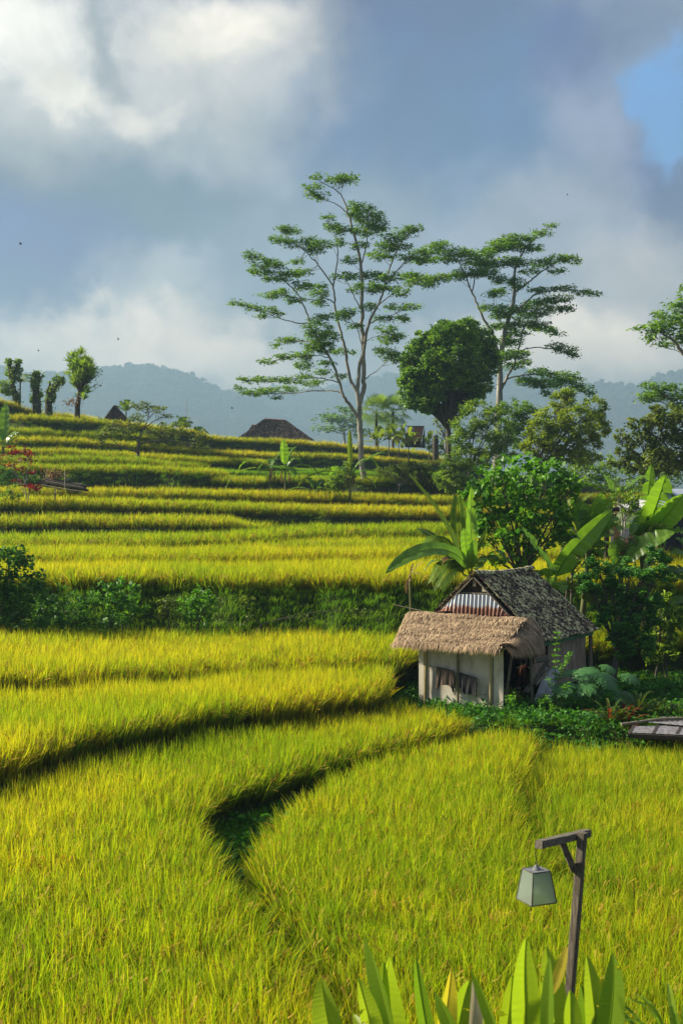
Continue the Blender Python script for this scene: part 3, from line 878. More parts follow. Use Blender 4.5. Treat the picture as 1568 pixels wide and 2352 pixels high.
# ------------------------------------------------------------------ trees
def limb3(conv, pts, Y0, lean, origin=None):
    """limb drawn in elevation; it leaves the trunk's plane by `lean` metres per metre of sideways travel"""
    out = []
    p0 = None
    for i, q in enumerate(pts):
        dx, dy = conv(*q)
        if p0 is None: p0 = dx
        base = origin if origin is not None else Y0
        Y = base + lean * abs(dx - p0) / FL * Y0
        out.append(P(dx, dy, Y))
    return out
def radial_tree(name, label, cat, conv, Y0, limbs, pads, mat, bark, leafL, leafW, dens, group=None, sub=4, flat=.25, up=-.12, thick=.8, twigs=3, twig_r=.010, base=None, depthk=.75, parent_root=None):
    """tree whose limbs and leaf pads are laid out in elevation and spread in depth
    limbs: (points, r0, r1, lean, index of the limb it leaves or None)"""
    tr = MB(); cr = MB()
    paths = []
    for (pts, r0, r1, lean, par) in limbs:
        o = None
        if par is not None:
            dx, dy = conv(*pts[0])
            best = min(paths[par], key=lambda p: (p.x / p.y * FL + CX - dx) ** 2 + (-p.z / p.y * FL + CY - dy) ** 2)
            o = best.y
        q = limb3(conv, pts, Y0, lean, o)
        if par is not None: q[0] = best
        q = smooth_path(q, 4)
        for i in range(1, len(q) - 1): q[i] = q[i] + Vector(rng.normal(0, .012 * Y0 / 40, 3))
        n = len(q)
        rr = [r0 + (r1 - r0) * (i / (n - 1)) for i in range(n)]
        tr.tube(q, rr, 7, tint=.5, mat=0)
        paths.append(q)
    allp = [p for q in paths for p in q[len(q) // 4:]]
    owner = [i for i, q in enumerate(paths) for p in q[len(q) // 4:]]
    ap = np.array([(p.x / p.y * FL + CX, -p.z / p.y * FL + CY) for p in allp])
    cen = []; tn = []; dirs = []
    s = Y0 / FL
    for (cx, cy, rx, ry) in pads:
        dx, dy = conv(cx, cy); dx2, dy2 = conv(cx + rx, cy + ry)
        d2 = (ap[:, 0] - dx) ** 2 + (ap[:, 1] - dy) ** 2 * 1.3
        j = int(d2.argmin()); host = allp[j]
        rxm, rym = (dx2 - dx) * s, (dy2 - dy) * s
        Yc = host.y + rng.normal(0, .35 * rxm) + rng.uniform(-.5, .5) * math.sqrt(d2.min()) * s
        c = P(dx, dy, Yc)
        n = max(14, int(dens * rxm * rym * 3.14))
        # a few sprays inside the pad, each a loose cluster
        ns = max(3, int(n / 14))
        th = rng.uniform(0, 2 * math.pi, ns); rad = np.sqrt(rng.uniform(0, 1, ns))
        sc = np.stack([np.cos(th) * rad * rxm, rng.uniform(-1, 1, ns) * rxm * depthk, np.sin(th) * rad * rym * thick], 1) + np.array(c)
        for k in range(ns):
            m = n // ns
            pts = sc[k] + rng.normal(0, 1, (m, 3)) * np.array([leafL * .8, leafL * .8, leafL * .35])
            cen.append(pts)
            hostv = sc[k] - np.array(host)
            d = hostv / (np.linalg.norm(hostv) + .1) * .7 + rng.normal(0, .6, (m, 3)); d[:, 2] = d[:, 2] * flat + up
            dirs.append(d); tn.append(np.clip(rng.normal(.5, .22) + rng.normal(0, .15, m), 0, 1))
        for k in range(twigs):
            e = Vector(sc[rng.integers(ns)])
            jj = max(0, j - int(rng.integers(0, 4))); h = allp[jj] if k and owner[jj] == owner[j] else host
            mid = h.lerp(e, .55) + Vector((0, 0, -.12 * (e - h).length))
            tr.tube(bez([h, mid, e], 5), [twig_r * 1.6 * (1 - .12 * q) for q in range(6)], 4, cap=False)
    leaves(cr, np.concatenate(cen), leafL, leafW, mat=0, tint=np.concatenate(tn), dirs=np.concatenate(dirs), fold=.15)
    b0 = paths[0][0]
    root = parent_root or empty(name, (b0.x, b0.y, b0.z), label, cat, group)
    bpy.context.view_layer.update()
    tr.build('trunk', bark, root); cr.build('crown', mat, root)
    return root

def bush(name, label, cat, Y0, clumps, conv, leafL, leafW, dens, mat, bark, base, group=None, trunk_r=.08, depthk=.8, flat=.7, up=-.1, shell=.55, sub=10, stems=1, sag=.0, gap=1.0, trunk_only_to=None, mats2=None, twig_vis=True):
    """broadleaf tree or shrub: leaf clumps (elevation ellipses) carried by limbs from its base"""
    tr = MB(); cr = MB()
    s = Y0 / FL
    base = Vector(base)
    cs = []
    for c in clumps:
        cx, cy, rx, ry = c[:4]
        dx, dy = conv(cx, cy); dx2, dy2 = conv(cx + rx, cy + ry)
        rxm, rym = (dx2 - dx) * s, (dy2 - dy) * s
        off = c[4] if len(c) > 4 else rng.uniform(-1, 1) * rxm * depthk * .9
        cs.append((P(dx, dy, Y0 + off), rxm, rym))
    top = max(c[0].z for c in cs)
    bases = [base + Vector((rng.normal(0, .12 * (stems > 1)), rng.normal(0, .12 * (stems > 1)), 0)) for _ in range(stems)]
    cz = min(c[0].z - .2 * c[2] for c in cs)
    cxm = sum(c[0].x for c in cs) / len(cs)
    forks = [Vector((b.x + (cxm - b.x) * .35, b.y, b.z + max(.25 * (top - b.z), .85 * (cz - b.z)))) for b in bases]
    for b, f in zip(bases, forks):
        tr.tube(smooth_path([b, b.lerp(f, .5) + Vector(rng.normal(0, .03, 3)), f], 3), [trunk_r * (1 - .25 * i / 6) for i in range(7)], 7)
    cen, tn = [], []
    for (c, rx, ry) in cs:
        f = forks[int(rng.integers(len(forks)))]
        mid = f.lerp(c, .5) + Vector((0, 0, .12 * (c - f).length))
        pth = bez([f, mid, c], 8)
        tr.tube(pth, [trunk_r * .55 * (1 - i / 10) for i in range(9)], 5, cap=False)
        n = int(dens * rx * ry * 3.14 * gap)
        ns = max(5, int(sub * (rx * ry) ** .5 * 2.2))
        d = rand_dirs(ns); rad = rng.uniform(shell, 1.0, (ns, 1)) ** .8
        sc = d * rad * np.array([rx, rx * depthk, ry]) + np.array(c)
        r_s = .42 * (rx * ry) ** .5 / (ns ** (1 / 3)) * 1.9
        ct = np.clip(rng.normal(.5, .2, ns), .05, .95)
        m = max(3, n // ns)
        idx = np.repeat(np.arange(ns), m)
        pts = sc[idx] + rng.normal(0, 1, (len(idx), 3)) * r_s * np.array([.55, .55, .42])
        cen.append(pts); tn.append(np.clip(ct[idx] + rng.normal(0, .12, len(idx)), 0, 1))
        if twig_vis:
            for k in range(min(ns, 7)):
                e = Vector(sc[k]); h = pth[int(rng.integers(3, 8))]
                tr.tube(bez([h, h.lerp(e, .5) + Vector((0, 0, .1 * (e - h).length)), e], 4), [trunk_r * .2 * (1 - .2 * q) for q in range(5)], 4, cap=False)
    leaves(cr, np.concatenate(cen), leafL, leafW, flat, up, .2, 0, np.concatenate(tn))
    root = empty(name, base, label, cat, group)
    bpy.context.view_layer.update()
    tr.build('trunk', bark, root); cr.build('crown', mat, root)
    return root

c2 = crop(800, 600, 1.568)      # elevations were taken from four parts of the hillside
c3 = crop(1600, 800, 1.3864)
cH = crop(1200, 1550, 2.24)
ident = lambda a, b: (a, b)

# tall pale-trunked tree in the middle
base1 = on_ground(835, 112.6)
bdy = -base1.z / base1.y * FL + CY
inv2 = lambda dx, dy: ((dx / .57414 - 800) * 1.568, (dy / .57414 - 600) * 1.568)
t1_limbs = [
    ([inv2(838, bdy), (1018, 2000), (1008, 1860), (1002, 1720), (1004, 1600), (1024, 1490), (1027, 1400), (1022, 1200), (1015, 1050), (1018, 900), (1010, 760), (990, 620), (965, 540), (945, 450), (925, 390), (905, 320), (880, 280), (830, 240), (760, 200)], .27, .03, .15, None),
    ([(1002, 1620), (985, 1500), (1000, 1380), (1035, 1200), (1060, 1090), (1110, 980), (1150, 880), (1180, 760), (1230, 640), (1275, 555)], .20, .03, -.5, 0),
    ([(998, 1690), (930, 1590), (895, 1530), (870, 1440), (830, 1340), (790, 1260), (740, 1180), (690, 1090), (655, 990), (610, 900), (540, 830), (440, 790), (350, 710)], .15, .025, -.35, 0),
    ([(985, 1520), (940, 1430), (915, 1300), (890, 1180), (860, 1060), (845, 960), (835, 870), (790, 790), (720, 700), (640, 620), (560, 560), (510, 500)], .15, .02, .4, 1),
    ([(895, 1530), (820, 1510), (680, 1515), (560, 1525), (400, 1528), (260, 1530)], .07, .02, .5, 2),
    ([(870, 1470), (800, 1440), (700, 1425), (560, 1440), (400, 1448), (250, 1440)], .06, .02, -.6, 2),
    ([(690, 1100), (600, 1085), (500, 1055), (400, 1020), (240, 962)], .06, .02, -.5, 2),
    ([(835, 870), (850, 760), (865, 640), (850, 540), (800, 440)], .08, .02, .5, 3),
    ([(845, 970), (790, 930), (700, 940), (600, 930), (450, 900)], .06, .02, -.5, 3),
    ([(1015, 1010), (970, 930), (930, 840), (880, 780)], .06, .02, .8, 0),
    ([(1060, 1090), (1120, 1060), (1200, 1040), (1330, 980)], .06, .02, .6, 1),
    ([(1110, 980), (1180, 920), (1270, 860), (1360, 830)], .06, .02, -.8, 1),
    ([(1160, 860), (1250, 740), (1330, 660), (1380, 690)], .06, .02, .4, 1),
    ([(1027, 1450), (1080, 1400), (1160, 1340), (1230, 1260)], .05, .02, -.6, 0),
    ([(1010, 740), (1040, 600), (1050, 480), (1060, 380)], .07, .02, .6, 0),
    ([(925, 390), (850, 340), (760, 300), (670, 235)], .05, .015, -.5, 0),
    ([(760, 1210), (650, 1200), (520, 1190)], .05, .015, .5, 2),
    ([(815, 1310), (700, 1290), (560, 1300), (420, 1330)], .05, .015, -.7, 2),
    ([(1022, 1240), (980, 1120), (930, 1040), (880, 1040)], .05, .015, -.7, 0),
    ([(1035, 1210), (1100, 1170), (1180, 1140)], .04, .015, .8, 1),
]
t1_pads = [(760, 165, 60, 18), (860, 190, 70, 30), (920, 175, 70, 35), (700, 235, 60, 22), (750, 290, 50, 25), (690, 270, 40, 15),
    (1000, 360, 70, 45), (1060, 420, 90, 60), (1050, 500, 110, 50), (960, 410, 40, 30), (1130, 470, 40, 40), (800, 420, 40, 25), (830, 480, 50, 35), (880, 510, 60, 30),
    (540, 500, 50, 28), (500, 560, 60, 32), (580, 590, 60, 30), (570, 505, 70, 25), (680, 570, 60, 32), (760, 600, 80, 35), (720, 630, 60, 30), (860, 580, 50, 25),
    (1290, 510, 70, 32), (1340, 490, 50, 20), (1220, 550, 70, 30), (1240, 600, 90, 32), (1130, 660, 80, 32), (1170, 610, 70, 35), (1000, 600, 50, 32), (1270, 680, 80, 30), (1390, 690, 50, 25),
    (330, 660, 50, 25), (400, 710, 80, 35), (480, 720, 50, 30), (380, 760, 70, 32), (480, 800, 80, 35), (560, 770, 80, 30), (650, 770, 60, 22), (600, 700, 60, 15),
    (940, 690, 50, 25), (1080, 790, 90, 32), (1200, 800, 90, 30), (1330, 790, 60, 22), (1370, 830, 80, 26), (900, 790, 80, 32),
    (430, 910, 70, 26), (520, 900, 60, 26), (600, 940, 60, 25), (640, 850, 70, 32), (740, 900, 60, 32), (740, 960, 50, 25), (750, 860, 50, 25),
    (240, 960, 55, 18), (330, 990, 60, 22), (430, 1010, 60, 24), (380, 1040, 40, 15), (510, 1035, 30, 12),
    (1050, 870, 120, 32), (1160, 860, 90, 30), (1250, 890, 60, 25), (1060, 980, 60, 25), (1150, 1060, 60, 25), (1230, 990, 70, 24), (1330, 980, 60, 22), (1250, 1060, 50, 25),
    (750, 1060, 60, 32), (740, 1130, 85, 55), (770, 1180, 90, 60), (720, 1240, 60, 42), (660, 1280, 55, 42), (650, 1350, 45, 40), (780, 1240, 60, 40),
    (520, 1190, 60, 20), (600, 1190, 60, 18), (480, 1230, 30, 20), (500, 1300, 40, 20), (430, 1330, 60, 16), (560, 1290, 50, 18),
    (880, 1040, 80, 30), (930, 1020, 60, 24), (960, 1100, 60, 20), (1170, 1130, 70, 26), (1180, 1190, 60, 32), (1230, 1170, 60, 26), (1160, 1260, 60, 32), (1210, 1300, 60, 40),
    (900, 1270, 70, 20), (800, 1340, 60, 20), (760, 1390, 60, 20), (640, 1420, 60, 16), (870, 1420, 50, 16),
    (300, 1445, 70, 16), (400, 1440, 70, 20), (500, 1440, 70, 20), (600, 1450, 60, 18), (240, 1490, 45, 16), (330, 1520, 80, 24), (430, 1510, 80, 24), (540, 1500, 60, 24), (480, 1555, 30, 14), (680, 1470, 60, 16), (740, 1450, 50, 14)]
radial_tree('albizia_tree', 'tall open crowned tree with a pale forked trunk standing alone mid slope', 'tree', c2, 112.6, t1_limbs, t1_pads, M['albizia'], M['bark_pale'], .27, .10, 330, 'tall feathery trees', twig_r=.016)

base2 = on_ground(1136, 140)
bdy = -base2.z / base2.y * FL + CY
inv3 = lambda dx, dy: ((dx / .57414 - 1600) * 1.3864, (dy / .57414 - 800) * 1.3864)
t2_limbs = [
    ([inv3(1136, bdy), (543, 1250), (547, 1100), (552, 980), (560, 850), (575, 750), (605, 640), (630, 540), (632, 440), (645, 360), (680, 290), (740, 220), (830, 140)], .42, .03, .1, None),
    ([(555, 940), (535, 820), (500, 720), (460, 660), (430, 580), (395, 510), (360, 420), (320, 340), (250, 280)], .20, .03, -.3, 0),
    ([(552, 1060), (600, 970), (640, 890), (660, 800), (690, 690), (740, 610)], .18, .03, .4, 0),
    ([(608, 635), (680, 580), (760, 520), (850, 500), (960, 500), (1080, 520)], .13, .02, -.3, 0),
    ([(632, 500), (720, 450), (790, 390), (880, 340), (970, 320)], .12, .02, .3, 0),
    ([(655, 850), (720, 820), (820, 820), (900, 840), (960, 865)], .08, .02, -.5, 2),
    ([(590, 1000), (680, 970), (780, 970), (900, 1000), (1050, 1065)], .10, .02, .4, 2),
    ([(640, 385), (560, 340), (520, 240)], .08, .02, .5, 0),
    ([(395, 510), (420, 400), (460, 330)], .08, .02, .4, 1),
    ([(360, 425), (250, 420), (110, 440)], .07, .02, -.4, 1),
    ([(320, 340), (200, 300), (90, 290)], .07, .02, .4, 1),
    ([(575, 750), (550, 660), (510, 600)], .07, .02, -.6, 0),
    ([(690, 690), (780, 690), (870, 740)], .06, .02, .5, 2),
    ([(560, 860), (600, 860), (660, 850)], .05, .02, -.8, 0),
    ([(700, 980), (780, 1010), (830, 1070)], .05, .02, -.6, 6),
]
t2_pads = [(835, 140, 35, 12), (790, 180, 50, 20), (660, 210, 60, 24), (580, 230, 80, 24), (720, 210, 50, 20), (560, 250, 70, 30), (700, 270, 90, 20), (640, 250, 90, 28),
    (230, 250, 70, 20), (170, 280, 70, 28), (300, 290, 80, 28), (380, 300, 70, 30), (460, 310, 70, 28), (500, 280, 50, 30), (130, 330, 60, 24), (250, 330, 80, 24), (420, 350, 80, 30), (500, 360, 70, 30), (90, 290, 40, 15),
    (60, 420, 50, 14), (130, 440, 60, 20), (200, 440, 60, 24), (280, 420, 80, 26), (380, 410, 80, 26), (470, 400, 70, 30), (540, 440, 60, 24), (170, 470, 40, 15),
    (640, 350, 80, 24), (720, 400, 60, 16), (600, 340, 80, 24), (780, 350, 70, 24), (860, 330, 70, 24), (930, 320, 60, 24), (975, 345, 25, 12), (870, 395, 50, 15),
    (640, 460, 45, 40), (540, 510, 50, 24), (520, 520, 40, 20), (760, 500, 50, 16), (830, 490, 60, 16), (920, 490, 60, 14), (1000, 510, 50, 14), (1075, 520, 40, 12),
    (500, 600, 60, 20), (570, 610, 60, 24), (560, 640, 60, 24), (660, 610, 60, 24), (740, 580, 70, 28), (820, 560, 70, 24), (880, 550, 60, 20), (720, 640, 70, 24), (790, 620, 60, 24), (860, 600, 50, 15), (920, 610, 35, 28),
    (520, 700, 50, 15), (600, 700, 80, 24), (690, 680, 80, 28), (760, 700, 70, 24), (820, 720, 60, 20), (870, 745, 40, 12), (650, 740, 70, 24), (620, 790, 60, 24), (560, 780, 60, 24),
    (860, 810, 50, 20), (920, 830, 50, 24), (950, 860, 35, 20),
    (620, 860, 80, 28), (560, 880, 60, 24), (660, 850, 50, 20), (690, 900, 50, 16), (620, 920, 60, 20),
    (760, 950, 60, 20), (830, 970, 60, 24), (720, 1010, 70, 24), (800, 1020, 80, 30), (880, 1010, 80, 28), (950, 1000, 60, 28), (930, 970, 50, 20), (1000, 1040, 60, 24), (1040, 1070, 40, 20), (680, 1000, 50, 16), (820, 1070, 40, 16)]
radial_tree('albizia_tree', 'tall flat layered tree rising behind the round dark green tree', 'tree', c3, 140.0, t2_limbs, t2_pads, M['albizia'], M['bark_pale'], .34, .13, 240, 'tall feathery trees', twig_r=.02)

t3_limbs = [([(1760, 1500), (1740, 1200), (1690, 1000), (1620, 900), (1568, 850), (1520, 790), (1450, 740), (1340, 718)], .35, .03, -.2, None),
    ([(1730, 1150), (1750, 950), (1720, 760), (1620, 640), (1540, 580)], .2, .03, .3, 0),
    ([(1690, 1000), (1610, 900), (1540, 840), (1480, 820)], .06, .02, .5, 0),
    ([(1720, 760), (1650, 580), (1570, 490)], .1, .02, .3, 1),
    ([(1740, 1000), (1820, 850), (1900, 700)], .15, .03, .3, 0)]
t3_pads = [(1450, 640, 50, 24), (1520, 590, 50, 16), (1400, 720, 70, 20), (1480, 700, 80, 32), (1540, 660, 60, 32), (1420, 765, 50, 24), (1470, 800, 50, 22), (1540, 750, 50, 30), (1560, 490, 30, 16), (1325, 712, 30, 12),
    (1600, 620, 80, 40), (1640, 700, 80, 40), (1600, 560, 60, 30), (1640, 480, 70, 30), (1720, 580, 80, 40), (1760, 700, 90, 40), (1850, 700, 90, 40), (1900, 640, 70, 30), (1800, 820, 90, 40), (1600, 780, 60, 30), (1440, 690, 50, 20)]
radial_tree('albizia_tree', 'feathery tree reaching into the picture with only its outer boughs', 'tree', c3, 105.0, t3_limbs, t3_pads, M['albizia'], M['bark_pale'], .40, .15, 170, 'tall feathery trees', twig_r=.016)
t4_limbs = [([(1720, 1560), (1680, 1350), (1620, 1240), (1560, 1180), (1500, 1110), (1440, 1060), (1400, 1030)], .25, .03, -.2, None),
    ([(1560, 1180), (1500, 1150), (1420, 1110), (1330, 1110)], .06, .02, .5, 0), ([(1520, 1130), (1540, 1080), (1490, 1045)], .05, .02, -.6, 0),
    ([(1600, 1220), (1640, 1120), (1620, 1060)], .08, .02, .4, 0)]
t4_pads = [(1400, 1030, 60, 16), (1480, 1050, 60, 20), (1340, 1110, 60, 20), (1420, 1090, 80, 24), (1500, 1090, 60, 24), (1540, 1140, 50, 24), (1460, 1040, 70, 20), (1600, 1080, 70, 30), (1660, 1100, 70, 30), (1380, 1070, 50, 20), (1560, 1180, 50, 24)]
radial_tree('albizia_tree', 'small feathery tree showing above the dark bushy tree at the edge', 'tree', c3, 112.0, t4_limbs, t4_pads, M['albizia'], M['bark_pale'], .36, .14, 190, 'tall feathery trees', twig_r=.014)
# far tree in the haze
t5_limbs = [([(400, 520), (395, 400), (390, 300), (400, 230), (395, 190)], .5, .06, .1, None), ([(395, 380), (330, 320), (250, 280)], .2, .05, .5, 0), ([(392, 330), (450, 280), (500, 250)], .2, .05, -.5, 0), ([(396, 420), (300, 390), (200, 370)], .2, .05, -.4, 0), ([(398, 440), (460, 400), (530, 380)], .2, .05, .4, 0)]
t5_pads = [(390, 190, 50, 14), (340, 190, 30, 8), (430, 210, 60, 18), (220, 250, 50, 14), (280, 270, 70, 22), (340, 260, 60, 20), (380, 290, 70, 24), (440, 270, 60, 20), (500, 250, 50, 20), (230, 300, 60, 14), (310, 310, 60, 14), (480, 300, 60, 20), (200, 365, 50, 18), (270, 370, 60, 20), (330, 380, 60, 18), (420, 350, 60, 18), (490, 370, 60, 24), (540, 380, 50, 26), (180, 385, 30, 8), (520, 420, 50, 26), (480, 330, 40, 18)]
radial_tree('albizia_tree', 'pale hazy layered tree far beyond the crest beside the thatched house', 'tree', cH, 430.0, t5_limbs, t5_pads, M['albizia'], M['bark_pale'], 1.4, .6, 12, 'tall feathery trees', twig_r=.03)

# round dense tree and the shrubby trees of the right-hand slope
bush('round_tree', 'round dense dark green tree beside the layered tall tree', 'tree', 125.0,
     [(320, 740, 180, 75), (200, 800, 150, 85), (420, 790, 130, 95), (110, 890, 110, 95), (300, 890, 170, 110), (450, 900, 110, 100), (90, 1010, 95, 95), (170, 1060, 95, 85), (420, 1020, 100, 75),
      (70, 1110, 60, 65), (140, 1150, 50, 50), (500, 860, 55, 90), (230, 960, 120, 90), (360, 960, 110, 80), (330, 1150, 70, 55), (280, 1210, 50, 50), (40, 980, 45, 70), (50, 1050, 80, 85), (150, 1120, 100, 70), (250, 1070, 110, 75), (380, 1080, 90, 60), (210, 1000, 100, 80), (260, 720, 90, 50), (370, 710, 90, 45), (130, 740, 50, 18), (20, 880, 45, 50)],
     c3, .34, .20, 270, M['dense'], M['bark_dark'], on_ground(1035, 125), None, .30, .75, shell=.35, sub=13)
bush('leafy_tree', 'pale green many branched tree between the round dark tree and the yellowish tree', 'tree', 112.0,
     [(430, 1160, 100, 50), (380, 1250, 100, 65), (520, 1270, 110, 75), (450, 1360, 120, 70), (330, 1340, 70, 65), (540, 1180, 80, 40), (600, 1370, 80, 60), (400, 1440, 110, 50), (300, 1430, 70, 50), (520, 1440, 100, 50)],
     c3, .26, .12, 210, M['midgreen'], M['twig'], on_ground(1065, 112), 'leafy trees on the slope', .13, .7)
bush('leafy_tree', 'darker leafed tree with twisted bare limbs behind the pale green branched tree', 'tree', 118.0,
     [(620, 1150, 110, 45), (690, 1170, 70, 38), (620, 1230, 90, 50), (680, 1260, 70, 50), (590, 1310, 80, 50), (660, 1340, 70, 50)],
     c3, .26, .14, 170, M['dense'], M['twig'], on_ground(1125, 118), 'leafy trees on the slope', .15, .7)
bush('leafy_tree', 'yellow green bushy tree with a rounded twin topped crown', 'tree', 102.0,
     [(900, 1110, 70, 80), (930, 1090, 40, 50), (1080, 1160, 70, 70), (850, 1210, 130, 80), (1000, 1220, 120, 90), (1090, 1270, 75, 85), (770, 1290, 90, 80), (900, 1330, 140, 90), (1020, 1350, 100, 75), (740, 1370, 80, 60), (850, 1410, 120, 60), (1000, 1430, 110, 50)],
     c3, .25, .13, 260, M['yellowgreen'], M['twig'], on_ground(1195, 102), 'leafy trees on the slope', .14, .75)
bush('leafy_tree', 'dark olive leafed bushy tree at the edge below the small feathery tree', 'tree', 88.0,
     [(1480, 1200, 100, 65), (1400, 1190, 80, 50), (1560, 1250, 90, 90), (1320, 1240, 60, 45), (1430, 1290, 100, 75), (1340, 1340, 80, 75), (1245, 1400, 60, 55), (1500, 1370, 120, 90), (1400, 1440, 120, 80), (1220, 1300, 40, 40), (1290, 1460, 90, 50), (1640, 1300, 120, 120), (1650, 1450, 120, 90), (1520, 1480, 120, 60), (1200, 1440, 50, 50)],
     c3, .26, .15, 190, M['olive'], M['twig'], on_ground(1480, 88), 'leafy trees on the slope', .12, .75, stems=3)

# low shrubs on the grass bank
bush('bank_shrub', 'low spreading shrub with pale leaves and bare lower twigs on the grass bank', 'shrub', 114.0,
     [(800, 770, 110, 80), (920, 720, 120, 70), (1030, 740, 130, 80), (860, 840, 120, 60), (990, 820, 110, 60), (1120, 760, 80, 80), (720, 830, 60, 50), (1140, 850, 80, 60)],
     cH, .20, .11, 420, M['olive'], M['twig'], on_ground(908, 111.4), 'shrubs on the grass bank', .07, .6, flat=.6)
bush('bank_shrub', 'green shrub with a rusty dead patch beside the pale spreading shrub', 'shrub', 108.0,
     [(1330, 720, 100, 70), (1420, 780, 100, 80), (1290, 830, 90, 70), (1380, 880, 110, 60), (1470, 700, 80, 70), (1500, 860, 90, 70)],
     cH, .22, .13, 420, M['midgreen'], M['twig'], on_ground(1040, 108), 'shrubs on the grass bank', .07, .6)
bush('bank_shrub', 'dark glossy shrub crowding the banana plant next to the tall pale trunk', 'shrub', 103.0,
     [(330, 830, 80, 60), (400, 780, 70, 60), (300, 880, 70, 40), (400, 870, 70, 50), (430, 700, 40, 60), (460, 800, 40, 60)],
     cH, .20, .12, 520, M['midgreen'], M['twig'], on_ground(785, 103.6), 'shrubs on the grass bank', .05, .6)

